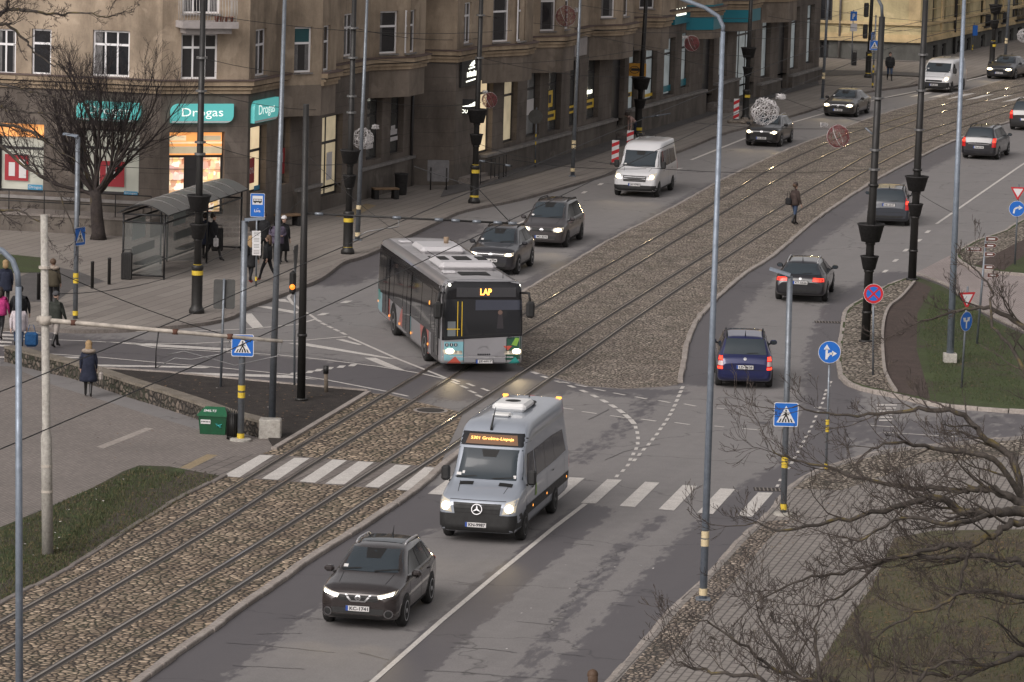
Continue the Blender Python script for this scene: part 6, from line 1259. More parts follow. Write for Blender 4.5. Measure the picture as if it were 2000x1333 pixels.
# curved arm of the island pole
b=pp[8][2]; q=pp[8][1](33); a=MB(); a.tube([q,q+Vector((-.03,0,.35)),q+Vector((-.25,0,.75)),q+Vector((-.75,0,1.0)),q+Vector((-1.6,0,1.1))],.055,GALV,8); part(a,'lamp_arm',pp[8][0],q)
for py in(20,62): q=pp[6][1](py); k=MB(); k.bbox(q+Vector((-.32,-.05,0)),(.3,.3,.9),SBLACK,.05); part(k,'signal_head',pp[6][0],q)
def lamp_pole(bx,by,tx,ty,label,r0,r1,mat,bands=(),arm=None,z=.12,bandm=BANDP,plate=.34,block=False,group='galvanised street lamp poles'):
    b=G(bx,by,z); top=lean_top(b,tx,ty); P=pole_pts(b,top); t=thing('street_lamp',label,'street lamp',b,0,group); m_=MB(); ax=(top-b)/(top.z-b.z)
    ext=b+ax*max(top.z-b.z,10) if ty<=5 else top
    rod(m_,b,ext,r0,r1,mat,14); part(m_,'pole',t,b)
    k=MB(); k.bbox(b+Vector((0,0,.02 if not block else .15)),(plate,plate,.05 if not block else .3),GALV if not block else CONC,.015); part(k,'base_plate',t,b)
    for y in bands: c=P(y); rr=r0+(r1-r0)*(c.z-b.z)/(ext.z-b.z)+.006; k=MB(); k.lathe([(rr*.9,-.08),(rr,-.08),(rr,.08),(rr*.9,.08)],c,bandm,16,False); part(k,'reflective_band',t,c)
    if arm:
        k=MB(); k.tube([top]+[top+Vector(v) for v in arm],r1*.95,mat,10); part(k,'lamp_arm',t,top); e=top+Vector(arm[-1]); k=MB(); k.bbox(e+Vector((-.25,0,.03)),(.62,.22,.1),GALV,.04); part(k,'lamp_head',t,e)
    return t,P
lamp_pole(531,823,556,0,'galvanised street lamp pole in the soil bed, left of the black tramway pole',.105,.055,GALV,(),None,.05)
lamp_pole(698,470,717,0,'galvanised street lamp pole beside the white wire ball and planter post',.10,.052,GALV,(405,458))
lamp_pole(1373,1172,1412,62,'tall galvanised street lamp with curved arm on the right kerb by the zebra crossing',.09,.05,GALV_L,(1044,1060,1156),[(.0,0,.12),(-.12,0,.34),(-.42,0,.52),(-1.0,0,.72),(-2.2,0,1.1)])
lamp_pole(38,1430,36,560,'pale grey street lamp with curved arm at the left picture edge',.078,.06,GALV_L,(),[(-.02,0,.25),(-.12,0,.5),(-.32,0,.68),(-.7,0,.82),(-1.5,0,.95)],.0)
lamp_pole(1855,708,1883,0,'galvanised street lamp pole on the island lawn with concrete foot',.12,.06,GALV_L,(),None,.12,BANDP,.42,True)
lamp_pole(1118,345,1133,0,'galvanised street lamp pole on the far pavement under a red hanging ball',.10,.058,GALV,(278,287,332))
lamp_pole(1606,194,1617,0,'galvanised street lamp pole at the end corner of the tan building',.09,.06,GALV,(145,152))
lamp_pole(1963,116,1971,0,'thin galvanised lamp pole by the yellow house at the right',.10,.08,GALV,(77,83))
# concrete tramway pole with its rusty bracket
b=G(93,1083,.01); top=lean_top(b,86,420); t=thing('tram_pole','weathered concrete tramway pole with a rusty white bracket arm on the worn lawn','tram pole',b); P=pole_pts(b,top)
m_=MB(); m_.tube([b,P(853),P(845),top],[.135,.13,.10,.085],CONC,14); part(m_,'pole',t,b)
q=P(626); e=at_depth(552,667,(q-CAM).dot(FWD)-.6); k=MB(); k.tube([q+Vector((-.2,0,.02)),q,q+(e-q)*.5,e],[.07,.06,.05,.042],RUST,8); k.lathe([(.15,-.1),(.15,.1)],q,RUST,12); ar=part(k,'bracket_arm',t,q)
STEEL=mk('wire_steel',(.22,.22,.22),.4,.7); CABLE=mk('cable_black',(.014,.014,.015),.6); INSUL=mk('insulator',(.30,.26,.22),.4)
for f in(.12,.55,.78): c=q+(e-q)*f; k=MB(); k.lathe([(.075,-.06),(.075,.06)],c,m_noisy('rust',(.10,.045,.03),.9),8); part(k,'clamp',ar,c)
c1=q+(e-q)*.47+Vector((0,0,-.9)); k=MB(); k.tube([q+(e-q)*.48,q+(e-q)*.47+Vector((0,0,-.5)),c1],[.02,.014,.02],CABLE,6); k.tube([c1,q+(e-q)*.55+Vector((0,0,-.62)),q+(e-q)*.62+Vector((0,0,-.62)),q+(e-q)*.75+Vector((0,0,-.42)),q+(e-q)*.78+Vector((0,0,-.1))],.012,STEEL,6); part(k,'registration_arm',ar,c1)
c1=e+Vector((-.1,0,-.35)); k=MB(); k.tube([e,c1,c1+Vector((-1.0,0,-.25)),c1+Vector((-2.2,0,.05)),c1+Vector((-2.6,0,-.05))],.011,STEEL,6); part(k,'registration_arm',ar,c1)
for y in(523,910,960): c=P(y); k=MB(); k.lathe([(.14,-.03),(.14,.03)],c,RUST,12,False); part(k,'band',t,c)
# bracket arms carried by the dark poles (parts of those poles)
def arm(pk,py,ex,ey,dd=0,r=.045,m=None,ins=()):
    t,P,b=pp[pk]; q=P(py); e=at_depth(ex,ey,(q-CAM).dot(FWD)+dd); k=MB(); k.tube([q,e],r,m or POLE_D,8)
    for f in ins: c=q+(e-q)*f; k.tube([c,c+(e-q).normalized()*.25],[r*1.7,r*1.7],GALV,8)
    o=part(k,'bracket_arm',t,q); return o,q,e
o,q,e=arm(10,417,1005,437,0,.03,POLE_D,(.05,.42,.62,.7,.8,.9,.97))
k=MB(); k.tube([e+Vector((-.1,0,0)),e+Vector((-1.1,0,1.0)),e+Vector((-3.0,0,1.6))],.012,CABLE,5); part(k,'stay_wire',o,e)
k=MB(); k.tube([q+(e-q)*.45,q+(e-q)*.45+Vector((0,0,-.25)),q+(e-q)*.3+Vector((0,0,-.45)),q+(e-q)*.25+Vector((0,0,-.65))],.02,STEEL,5); part(k,'registration_arm',o,q)
arm(3,313,1000,325,0,.03,None,(.1,.8)); arm(4,232,1310,222,0,.03,GALV,(.5,)); arm(8,268,1690,250,0,.03,GALV)
for kk,ys in ((1,(113,178,278,301)),(2,(55,113,188,220)),(3,(30,113)),(8,(192,293,331)),(9,(107,177,254)),(10,())):
    for y in ys: c=pp[kk][1](y); k=MB(); k.lathe([(.15,-.035),(.19,-.035),(.19,.035),(.15,.035)],c,STEEL,12,False); part(k,'wire_clamp',pp[kk][0],c)
# ---- overhead wires
def wire(p,q,sag,r,label,cat='overhead wire',group=None,n=14):
    pts=[p+(q-p)*(i/n)+Vector((0,0,-sag*4*(i/n)*(1-i/n))) for i in range(n+1)]; k=MB(); k.tube(pts,r,CABLE,4,False); return tag(k.build('overhead_wire',None,p),label,cat,group)
def track_wire(ra,rb,label):
    A=smooth_line(PG(RAILS[ra]),3); B=smooth_line(PG(RAILS[rb]),3); pts=[(A[i]+B[min(i,len(B)-1)])/2+Vector((0,0,5.35)) for i in range(0,min(len(A),len(B)),3)]
    k=MB(); k.tube(pts,.014,CABLE,4,False); tag(k.build('overhead_wire',None,pts[0]),label,'overhead wire')
track_wire(0,1,'long tram contact wire over the track nearer the shops'); track_wire(2,3,'long tram contact wire over the track nearer the right carriageway')
def D2(x,y,d): return at_depth(x,y,d)
WL=[(( -20,288,150),(396,330,160),.25),((396,113,160),(692,140,176),.3),((396,178,160),(640,215,172),.2),((396,278,160),(700,318,170),.4),((692,55,176),(940,75,190),.25),((692,113,176),(1262,95,205),.5),((692,188,176),(940,200,188),.3),((940,30,190),(1470,60,215),.4),((940,113,188),(1262,150,203),.3),((93,523,107),(490,668,112),.15),((114,574,107),(600,380,150),.9),((600,380,150),(690,340,160),.1),
 ((1131,64,200),(1467,110,220),.25),((1262,95,205),(1723,170,205),.5),((1355,240,190),(1703,250,186),.15),((1150,315,180),(1700,331,165),.3),((1467,60,220),(1703,10,250),.2),((1467,75,220),(1950,20,270),.6),((1723,192,165),(1800,177,180),.05),((1480,170,210),(1808,254,185),.4),((1000,312,180),(1262,330,185),.15),((940,283,180),(1040,310,186),.08),((598,300,155),(860,505,135),.3),((380,25,158),(1000,60,190),.4),((1580,14,240),(1960,45,270),.3),((1600,110,235),(1800,120,240),.1),((1783,370,165),(1870,420,150),.05),((1500,32,225),(1880,60,240),.3),((1131,10,200),(1467,36,220),.2)]
for i,(a,b_,s_) in enumerate(WL):
    wire(D2(*a),D2(*b_),s_,.011,'thin black span wire stretched between the street poles','overhead wire','thin span wires between the poles')
# ---- hanging wire balls
WBALL=mk('garland_white',(.62,.60,.60),.5); RBALL=mk('garland_red',(.22,.05,.055),.6)
def ball(px,py,dpx,dist,m,label,bow=(.6,.5)):
    c=at_depth(px,py,dist); r=dpx/2/(FPX/dist); t=thing('wire_ball',label,'hanging decoration',c,0,'hanging wire ball decorations'); k=MB()
    for i in range(44 if m is WBALL else 50):
        n=Vector((rnd.gauss(0,1),rnd.gauss(0,1),rnd.gauss(0,1))).normalized(); a=n.orthogonal().normalized(); b2=n.cross(a); off=n*(r*rnd.uniform(-.55,.55)); rr=math.sqrt(max(.01,r*r-off.length_squared)); t0=rnd.uniform(0,6); L=rnd.uniform(1.5,4.5)
        k.tube([c+off+(a*math.cos(t0+L*j/12)+b2*math.sin(t0+L*j/12))*rr*rnd.uniform(.82,1.08) for j in range(13)],.0062 if m is RBALL else .0075,m,3,False)
    if m is RBALL:
        for n in(Vector((.2,-1,.1)),Vector((1,-.3,.5))):
            n.normalize(); a=n.orthogonal().normalized(); b2=n.cross(a); k.tube([c+(a*math.cos(j*.3)+b2*math.sin(j*.3))*r*1.03 for j in range(22)],.010,WBALL,3,False)
    part(k,'ball',t,c); k=MB(); b0=c+Vector((bow[0]*r*1.5,0,bow[1]*r*1.5))
    for i in range(16): k.tube([b0+Vector((rnd.uniform(-1,1)*r*.38,rnd.uniform(-.2,.2)*r,rnd.uniform(-1,1)*r*.22)) for j in range(4)],.011,WBALL,3,False)
    part(k,'bow',t,b0)
ball(709,271,42,171,WBALL,'white wire ball decoration hanging in front of the planter post with yellow bands',(.75,.75)); ball(956,196,30,182,RBALL,'small red wire ball decoration beside the lit shoe shop door',(-.4,.7)); ball(1105,32,40,198,RBALL,'red wire ball decoration in front of the upper windows at the top edge',(.75,.4)); ball(1351,85,30,214,RBALL,'dim red wire ball decoration below the first turquoise fascia',(-.6,.5)); ball(1494,218,54,140,WBALL,'large white wire ball decoration hanging over the black crossover',(.75,.75)); ball(1637,267,44,160,RBALL,'red wire ball decoration hanging over the tram tracks',(-.85,.65)); ball(1999,70,26,230,WBALL,'white wire ball decoration cut by the right picture edge',(.3,.6))
# ---- traffic signs
class Face:
    def __init__(s,c,yaw=0.0): s.c=c; s.u=Vector((math.cos(yaw),math.sin(yaw),0)); s.v=Vector((0,0,1)); s.n=Vector((s.u.y,-s.u.x,0))
    def P(s,x,y,o): return s.c+s.u*x+s.v*y+s.n*o
    def plate(s,mb,pts,m,o=.03,th=.02,back=None):
        n=len(pts); mb.add([s.P(x,y,o) for x,y in pts],[tuple(range(n))],m); mb.add([s.P(x,y,o-th) for x,y in pts],[tuple(range(n-1,-1,-1))],back or SGREY); mb.add([s.P(x,y,o) for x,y in pts]+[s.P(x,y,o-th) for x,y in pts],[(i,(i+1)%n,n+(i+1)%n,n+i) for i in range(n)],back or SGREY)
    def art(s,mb,pts,m,o): mb.add([s.P(x,y,o) for x,y in pts],[tuple(range(len(pts)))],m)
def rrect(w,h,r=.03):
    pts=[]
    for cx,cy,a0 in((w/2-r,h/2-r,0),(-w/2+r,h/2-r,90),(-w/2+r,-h/2+r,180),(w/2-r,-h/2+r,270)):
        for k in range(4): a=math.radians(a0+k*30); pts.append((cx+r*math.cos(a),cy+r*math.sin(a)))
    return pts
def circ(r,n=28): return [(r*math.cos(2*math.pi*i/n),r*math.sin(2*math.pi*i/n)) for i in range(n)]
def cross_sign(F,w,t,name='sign_plate'):
    k=MB(); F.plate(k,rrect(w,w,.05),SWHITE); F.art(k,rrect(w*.94,w*.94,.04),SBLUE,.033); h=w*.39
    F.art(k,[(-h*.98,-h*.85),(h*.98,-h*.85),(0,h*.95)],SWHITE,.036)
    for i in range(-2,3): x=i*h*.33; F.art(k,[(x-h*.09,-h*.8),(x+h*.07,-h*.8),(x*.74+h*.06,-h*.42),(x*.74-h*.06,-h*.42)],SBLACK,.039)
    F.art(k,[(-h*.10,h*.25),(h*.02,h*.30),(h*.12,h*.02),(h*.03,-h*.22),(-h*.12,-h*.02)],SBLACK,.042); F.art(k,[(x*h*.10-h*.01,y*h*.10+h*.42) for x,y in circ(1,10)],SBLACK,.042)
    F.art(k,[(-h*.08,-h*.02),(h*.02,-h*.1),(-h*.28,-h*.72),(-h*.42,-h*.72)],SBLACK,.043); F.art(k,[(-h*.02,-h*.1),(h*.1,-h*.02),(h*.42,-h*.68),(h*.27,-h*.72)],SBLACK,.043); F.art(k,[(h*.02,h*.22),(h*.06,h*.1),(h*.32,-h*.08),(h*.34,h*.0)],SBLACK,.043); F.art(k,[(-h*.06,h*.22),(-h*.02,h*.08),(-h*.3,-h*.12),(-h*.34,-h*.04)],SBLACK,.043)
    return part(k,name,t,F.c)
def arrow(F,k,pts,w,m,o,head=.1):
    for a,b in zip(pts,pts[1:]):
        d=Vector((b[0]-a[0],b[1]-a[1],0)); d.normalize(); n=Vector((-d.y,d.x,0))*w/2; F.art(k,[(a[0]+n.x,a[1]+n.y),(a[0]-n.x,a[1]-n.y),(b[0]-n.x,b[1]-n.y),(b[0]+n.x,b[1]+n.y)],m,o)
    a,b=pts[-2],pts[-1]; d=Vector((b[0]-a[0],b[1]-a[1],0)).normalized(); n=Vector((-d.y,d.x,0))*head*.95
    F.art(k,[(b[0]+n.x-d.x*.02,b[1]+n.y-d.y*.02),(b[0]-n.x-d.x*.02,b[1]-n.y-d.y*.02),(b[0]+d.x*head*1.3,b[1]+d.y*head*1.3)],m,o)
def sign_post(name,label,cat,bx,by,tx,ty,r,m,bands=(),z=.12,bandm=BAND,foot=False,group=None):
    b=G(bx,by,z); top=lean_top(b,tx,ty); P=pole_pts(b,top); t=thing(name,label,cat,b,0,group); k=MB(); rod(k,b,top,r,r*.95,m,10); part(k,'post',t,b)
    for y in bands: c=P(y); k=MB(); k.lathe([(r*.9,-.075),(r*1.08,-.075),(r*1.08,.075),(r*.9,.075)],c,bandm,12,False); part(k,'yellow_band',t,c)
    if foot: k=MB(); k.lathe([(r*3.2,0),(r*3.2,.05),(r*2.6,.07)],b,CONC,16,False); part(k,'foot',t,b)
    return t,P,b,top
def lamp_head(t,top,dx,dy,dz,l=.75):
    d=Vector((dx,dy,dz)).normalized(); k=MB(); k.tube([top,top+d*.12],[.05,.05],GALV_L,8); u=d; w=u.cross(Vector((0,0,1))).normalized(); up=w.cross(u)
    vs=[top+u*a+w*b2+up*c for a in(0,l) for b2 in(-.13,.13) for c in(0,.06)]; k.add(vs,[(0,1,3,2),(4,6,7,5),(0,4,5,1),(2,3,7,6),(0,2,6,4),(1,5,7,3)],GALV_L); part(k,'lamp_head',t,top)
t,P,b,top=sign_post('crossing_sign','blue pedestrian crossing sign on a lamp post beside the green grit box','road sign',470,861,478,432,.095,GALV,(758,772,852),.01,BAND,True); lamp_head(t,top,1,.1,.1,.55); c=P(675); cross_sign(Face(at_depth(474,675,(c-CAM).dot(FWD)-.13)),.62,t)
t,P,b,top=sign_post('crossing_sign','blue pedestrian crossing sign on a lamp post at the right end of the zebra','road sign',1530,1006,1543,540,.08,GALV,(895,908,990),.12,BAND,True); lamp_head(t,top,-1,.1,.28,.55); c=P(810); cross_sign(Face(at_depth(1535,810,(c-CAM).dot(FWD)-.12)),.62,t)
t,P,b,top=sign_post('crossing_sign','narrow seen pedestrian crossing sign on a grey post at the left crossing','road sign',147,623,152,268,.085,GALV,(538,549,612),.12); lamp_head(t,top,-.8,.1,.1,.5); c=P(462); cross_sign(Face(at_depth(155,462,(c-CAM).dot(FWD)-.12),math.radians(62)),.62,t)
t,P,b,top=sign_post('crossing_sign','distant blue crossing sign in front of the dark far lamp post','road sign',1704,172,1711,30,.05,GALV,(130,140,165),.12); c=P(88); cross_sign(Face(at_depth(1708,89,(c-CAM).dot(FWD)-.1)),.60,t); c=P(70); cross_sign(Face(at_depth(1704,72,(c-CAM).dot(FWD)-.1),math.radians(65)),.60,t)
# bus stop sign
t,P,b,top=sign_post('bus_stop_sign','blue bus stop sign above four timetable boards at the pavement edge','bus stop sign',500,560,502,380,.035,GALV,(545,),.12); c=P(401); F=Face(at_depth(503,401,(c-CAM).dot(FWD)-.06)); k=MB(); w,h=28/scale_at(c),46/scale_at(c); F.plate(k,rrect(w,h,.04),SWHITE); F.art(k,rrect(w*.95,h*.97,.035),SBLUE,.033)
F.art(k,[(-w*.36,h*.02),(w*.36,h*.02),(w*.36,h*.40),(-w*.36,h*.40)],SWHITE,.036); F.art(k,[(-w*.3,h*.12),(w*.3,h*.12),(w*.3,h*.27),(-w*.3,h*.27)],SBLACK,.039)
for i in range(5): x=-w*.26+i*w*.11; F.art(k,[(x,h*.18),(x+w*.08,h*.18),(x+w*.08,h*.25),(x,h*.25)],SWHITE,.042)
for x in(-.17,.17): F.art(k,[(w*x+w*.06*p,h*.115+w*.06*q) for p,q in circ(1,8)],SBLACK,.043)
text(k,'Liva',F.P(0,-h*.24,.037),F.u,F.v,h*.12,SWHITE,w*.42,.02); F.art(k,[(-w*.03,-h*.155),(w*.08,-h*.155),(w*.08,-h*.145),(-w*.03,-h*.145)],SWHITE,.037); part(k,'sign_plate',t,F.c)
for i,y in enumerate((457,469,481,493)):
    c=P(y); F=Face(at_depth(501,y,(c-CAM).dot(FWD)-.06)); k=MB(); F.plate(k,rrect(.31,.22,.02),SWHITE if i<3 else PALE_P); 
    for j in range(3): F.art(k,[(-.1,.05-j*.05),(.10,.05-j*.05),(.10,.062-j*.05),(-.1,.062-j*.05)],SBLACK,.033)
    part(k,'timetable',t,F.c)
# backs of two signs
t,P,b,top=sign_post('sign_backs','grey back of a large double road sign on a thin post at the soil bed','road sign',431,756,438,545,.04,GALV,(),.05); 
for x in(427,449): c=P(575); F=Face(at_depth(x,575,(c-CAM).dot(FWD)+.05)); k=MB(); F.plate(k,rrect(20/scale_at(c),58/scale_at(c),.06),SGREY,.0,.02); part(k,'sign_plate',t,F.c)
# edge-on sign with amber signal
t,P,b,top=sign_post('signal_post','thin grey post with edge-on signs and a glowing amber lamp','traffic signal',575,752,576,492,.035,GALV,(),.05); 
c=P(512); F=Face(c,math.radians(82)); k=MB(); F.plate(k,[(0,-.55),(.36,.4),(.3,.5),(-.3,.5),(-.36,.4)],SGREY); part(k,'sign_plate',t,c); c=P(552); k=MB(); k.bbox(c+Vector((-.06,-.03,0)),(.2,.26,.72),SBLACK,.08); sg=part(k,'signal_head',t,c); c2=at_depth(571,561,(c-CAM).dot(FWD)-.17); k=MB(); k.lathe([(.085,-.02),(.085,.0),(.06,.02)],c2,mk('signal_amber',(.7,.2,.02),.4,emit=(1,.26,.03),es=.9),12,True,'Y'); part(k,'amber_lamp',sg,c2)
# no stopping
t,P,b,top=sign_post('no_stopping_sign','round red and blue no stopping sign in front of the black planter pole','road sign',1705,733,1706,560,.035,GALV); c=P(574); F=Face(at_depth(1706,574,(c-CAM).dot(FWD)-.06)); k=MB(); R=19.5/scale_at(c); F.plate(k,circ(R),SWHITE); F.art(k,circ(R*.97),SRED,.033); F.art(k,circ(R*.72),SBLUE,.036)
for a in(45,-45): a=math.radians(a); dx,dy=math.cos(a),math.sin(a); F.art(k,[(dx*R*.74-dy*R*.09,dy*R*.74+dx*R*.09),(-dx*R*.74-dy*R*.09,-dy*R*.74+dx*R*.09),(-dx*R*.74+dy*R*.09,-dy*R*.74-dx*R*.09),(dx*R*.74+dy*R*.09,dy*R*.74-dx*R*.09)],SRED,.039+.002*(a>0))
part(k,'sign_plate',t,F.c)
# straight or right
t,P,b,top=sign_post('direction_sign','round blue straight or right arrow sign beside the kerb of the island','road sign',1613,925,1621,672,.035,GALV,(),.0); c=P(688); F=Face(at_depth(1620,688,(c-CAM).dot(FWD)-.06)); k=MB(); R=22/scale_at(c); F.plate(k,circ(R),SWHITE); F.art(k,circ(R*.96),SBLUE,.033)
arrow(F,k,[(-R*.25,-R*.65),(-R*.25,R*.3)],R*.2,SWHITE,.036,R*.30); arrow(F,k,[(-R*.22,-R*.45),(-R*.0,-R*.14),(R*.3,-R*.12)],R*.2,SWHITE,.038,R*.28); part(k,'sign_plate',t,F.c)
for y in(825,839,911): c=P(y); k=MB(); k.lathe([(.034,-.07),(.05,-.07),(.05,.07),(.034,.07)],c,BAND,10,False); part(k,'yellow_band',t,c)
def yield_art(F,k,s_): F.plate(k,[(-s_,s_*.62),(s_,s_*.62),(s_*.08,-s_*1.05),(-s_*.08,-s_*1.05)],SRED); F.art(k,[(-s_*.68,s_*.42),(s_*.68,s_*.42),(0,-s_*.72)],SWHITE,.034)
t,P,b,top=sign_post('give_way_sign','give way triangle over an oval-looking blue forked arrow sign on the island lawn','road sign',1878,758,1890,560,.035,GALV)
c=P(584); F=Face(at_depth(1888,583,(c-CAM).dot(FWD)-.06),math.radians(28)); k=MB(); yield_art(F,k,.30); part(k,'give_way_plate',t,F.c)
c=P(628); F=Face(at_depth(1886,628,(c-CAM).dot(FWD)-.06),math.radians(48)); k=MB(); R=19.5/scale_at(c); F.plate(k,circ(R),SWHITE); F.art(k,circ(R*.96),SBLUE,.033); arrow(F,k,[(0,-R*.7),(0,-R*.05),(-R*.3,R*.18)],R*.2,SWHITE,.036,R*.3); arrow(F,k,[(0,-R*.7),(0,-R*.05),(R*.3,R*.18)],R*.2,SWHITE,.038,R*.3); part(k,'arrow_plate',t,F.c)
t,P,b,top=sign_post('give_way_sign','give way triangle over a blue right turn sign at the right picture edge','road sign',1982,517,1990,360,.035,GALV)
c=P(375); F=Face(at_depth(1988,375,(c-CAM).dot(FWD)-.06)); k=MB(); yield_art(F,k,.29); part(k,'give_way_plate',t,F.c)
c=P(408); F=Face(at_depth(1986,408,(c-CAM).dot(FWD)-.06)); k=MB(); R=15.5/scale_at(c); F.plate(k,circ(R),SWHITE); F.art(k,circ(R*.96),SBLUE,.033); arrow(F,k,[(-R*.4,-R*.6),(-R*.3,-R*.05),(R*.05,R*.15),(R*.3,R*.15)],R*.22,SWHITE,.036,R*.32); part(k,'arrow_plate',t,F.c)
t,P,b,top=sign_post('round_sign','round sign seen from its dark back on a thin banded post before the shops','road sign',1045,328,1048,210,.03,GALV,(265,280,316)); c=P(228); F=Face(at_depth(1046,228,(c-CAM).dot(FWD)-.04)); k=MB(); F.plate(k,circ(14/scale_at(c)),SGREY); part(k,'sign_plate',t,F.c)
# tourist finger signs
t,P,b,top=sign_post('finger_post','grey post with brown and white tourist finger signs on the island','finger post',1908,672,1926,462,.04,GALV)
for i,(x,y,w,txt,m,dr) in enumerate(((1901,487,34,'MUZEJS',BROWN,-1),(1938,467,26,None,BROWN,1),(1935,480,24,None,BROWN,1),(1934,497,22,None,BROWN,1),(1933,522,22,None,BROWN,1),(1940,538,24,None,BROWN,1))):
    c=P(y); F=Face(at_depth(x,y,(c-CAM).dot(FWD)-.06)); k=MB(); L=w/scale_at(c); h=.075
    pts=[(-L/2,-h),(L/2-.08,-h),(L/2,0),(L/2-.08,h),(-L/2,h)]; pts=pts if dr>0 else [(-a,b2) for a,b2 in pts[::-1]]
    F.plate(k,pts,PALE_P); F.art(k,[(a*.965,b2*.88) for a,b2 in pts],m,.033)
    if txt: text(k,txt,F.P(.06,0,.037),F.u,F.v,.075,SWHITE,L*.52,.01); F.art(k,[(-L*.38,-.03),(-L*.30,-.03),(-L*.30,.03),(-L*.38,.03)],SWHITE,.036)
    else: F.art(k,[(-L*.3,-.02),(L*.2,-.02),(L*.2,.02),(-L*.3,.02)],SWHITE if m is BROWN else BROWN,.036)
    part(k,'finger_plate',t,F.c)
t,P,b,top=sign_post('parking_sign','small blue sign on a thin post with a dark bin by the yellow house','road sign',1663,128,1667,20,.04,GALV); c=P(32); F=Face(at_depth(1667,32,(c-CAM).dot(FWD)-.06),math.radians(40)); k=MB(); F.plate(k,rrect(.6,.62,.03),SBLUE); text(k,'P',F.P(0,0,.036),F.u,F.v,.36,SWHITE,.24,.03); part(k,'sign_plate',t,F.c)
c=P(54); F=Face(at_depth(1667,54,(c-CAM).dot(FWD)-.06),math.radians(40)); k=MB(); F.plate(k,rrect(.6,.5,.03),PALE_P); part(k,'extra_plate',t,F.c)
t,P,b,top=sign_post('parking_sign','small blue sign on a yellow banded post beyond the delivery van','road sign',1899,100,1903,45,.04,GALV,(90,96)); c=P(60); F=Face(at_depth(1904,60,(c-CAM).dot(FWD)-.06),math.radians(40)); k=MB(); F.plate(k,rrect(.5,.72,.03),SBLUE); part(k,'sign_plate',t,F.c)
# barrier boards
def barrier(bx,by,y0,w,label,yaw=0):
    b=G(bx,by,.12); h=(by-y0)/scale_at(b); W_=w/scale_at(b); t=thing('barrier_board',label,'barrier',b,0,'red and white barrier boards'); F=Face(b+Vector((0,0,h*.52)),yaw); k=MB(); F.plate(k,[(-W_/2,-h*.45),(W_/2,-h*.45),(W_/2,h*.48),(-W_/2,h*.48)],SWHITE)
    for i in range(3):
        y_=-h*.45+i*h*.32; F.art(k,[(-W_/2,y_),(W_/2,y_+h*.12),(W_/2,y_+h*.27),(-W_/2,y_+h*.15)],SRED,.034)
    part(k,'board',t,F.c); k=MB(); k.bbox(b+Vector((0,.05,.05)),(W_*1.4,.3,.1),SGREY,.02); part(k,'foot',t,b)
barrier(1201,322,274,14,'red and white striped barrier board left of the white passenger van'); barrier(1230,300,255,13,'striped barrier board mostly hidden behind the white passenger van'); barrier(1437,236,193,11,'leaning striped barrier board left of the banded planter post',math.radians(15)); barrier(1452,232,190,8,'striped barrier board touching the banded planter post',math.radians(50))
# bollards
for (x,y,yt,lab) in ((180,564,510,'slim black bollard on the pavement, second from the bus shelter bin'),(213,556,503,'slim black bollard nearest the bus shelter bin'),(75,586,532,'slim black bollard left of the concrete tramway pole'),(113,578,522,'slim black bollard just right of the concrete tramway pole')):
    b=G(x,y,.12); h=(y-yt)/scale_at(b); k=MB(); k.lathe([(.06,0),(.06,h-.06),(.068,h-.05),(.068,h-.02),(.03,h)],b,POLE_D,12); tag(k.build('bollard',None,b),lab,'bollard','black bollards along the corner pavement')
b=G(637,766,.05); h=52/scale_at(b); k=MB(); k.tube([b,b+Vector((-.02,0,h*.72))],.06,m_noisy('post_wood',(.16,.13,.10),.9),10); t=thing('marker_post','short wooden marker post with black cap at the soil bed edge','marker post',b); part(k,'post',t,b); k=MB(); k.tube([b+Vector((-.02,0,h*.70)),b+Vector((-.02,0,h))],.085,SBLACK,10); part(k,'cap',t,b)
# bins
def bin_box(x,y,yt,w,label,slats=True,z=.12):
    b=G(x,y,z); h=(y-yt)/scale_at(b)*.97; W_=w/scale_at(b); t=thing('litter_bin',label,'litter bin',b); k=MB(); k.bbox(b+Vector((0,0,h/2)),(W_,W_*.8,h),PLANT,.03); part(k,'body',t,b)
    for i in range(5 if slats else 0): xx=-W_/2+W_*(i+.5)/5; k=MB(); k.bbox(b+Vector((xx,-W_*.41,h*.5)),(W_*.13,.02,h*.9),POLE_D,.006); part(k,'slat',t,b)
    k=MB(); k.tube([b+Vector((-W_*.4,-W_*.2,h)),b+Vector((-W_*.4,-W_*.2,h+.12)),b+Vector((W_*.4,-W_*.2,h+.12)),b+Vector((W_*.4,-W_*.2,h))],.02,POLE_D,6); part(k,'handle',t,b)
bin_box(247,546,492,21,'dark slatted litter bin left of the bus shelter'); bin_box(424,490,444,22,'dark litter bin at the far end of the bus shelter'); bin_box(1668,128,102,9,'small dark bin under the blue parking sign by the yellow house',False)
b=G(783,381,.12); k=MB(); k.lathe([(.22,0),(.24,.05),(.29,.85),(.31,.9),(.31,.95),(.24,.95),(.22,.80)],b,PLANT,18); tag(k.build('litter_bin',None,b),'round black litter bin beside the bench below the shop windows','litter bin')
# bench
def bench(x,y,label,rz,L=1.15,z=.12):
    b=G(x,y,z); t=thing('bench',label,'bench',b,rz,'pavement benches'); k=MB(); k.bbox((0,0,.45),(L,.5,.08),m_noisy('bench_wood',(.20,.13,.075),.7,0,.3,5),.02); k.build('seat',t)
    for s_ in(-1,1): k=MB(); k.bbox((s_*(L/2-.12),0,.205),(.22,.46,.41),PLANT,.02); k.build('leg',t)
bench(752,389,'dark bench with wooden seat beside the round black bin',math.radians(20)); bench(563,442,'dark bench partly hidden behind the waiting people',math.radians(40))
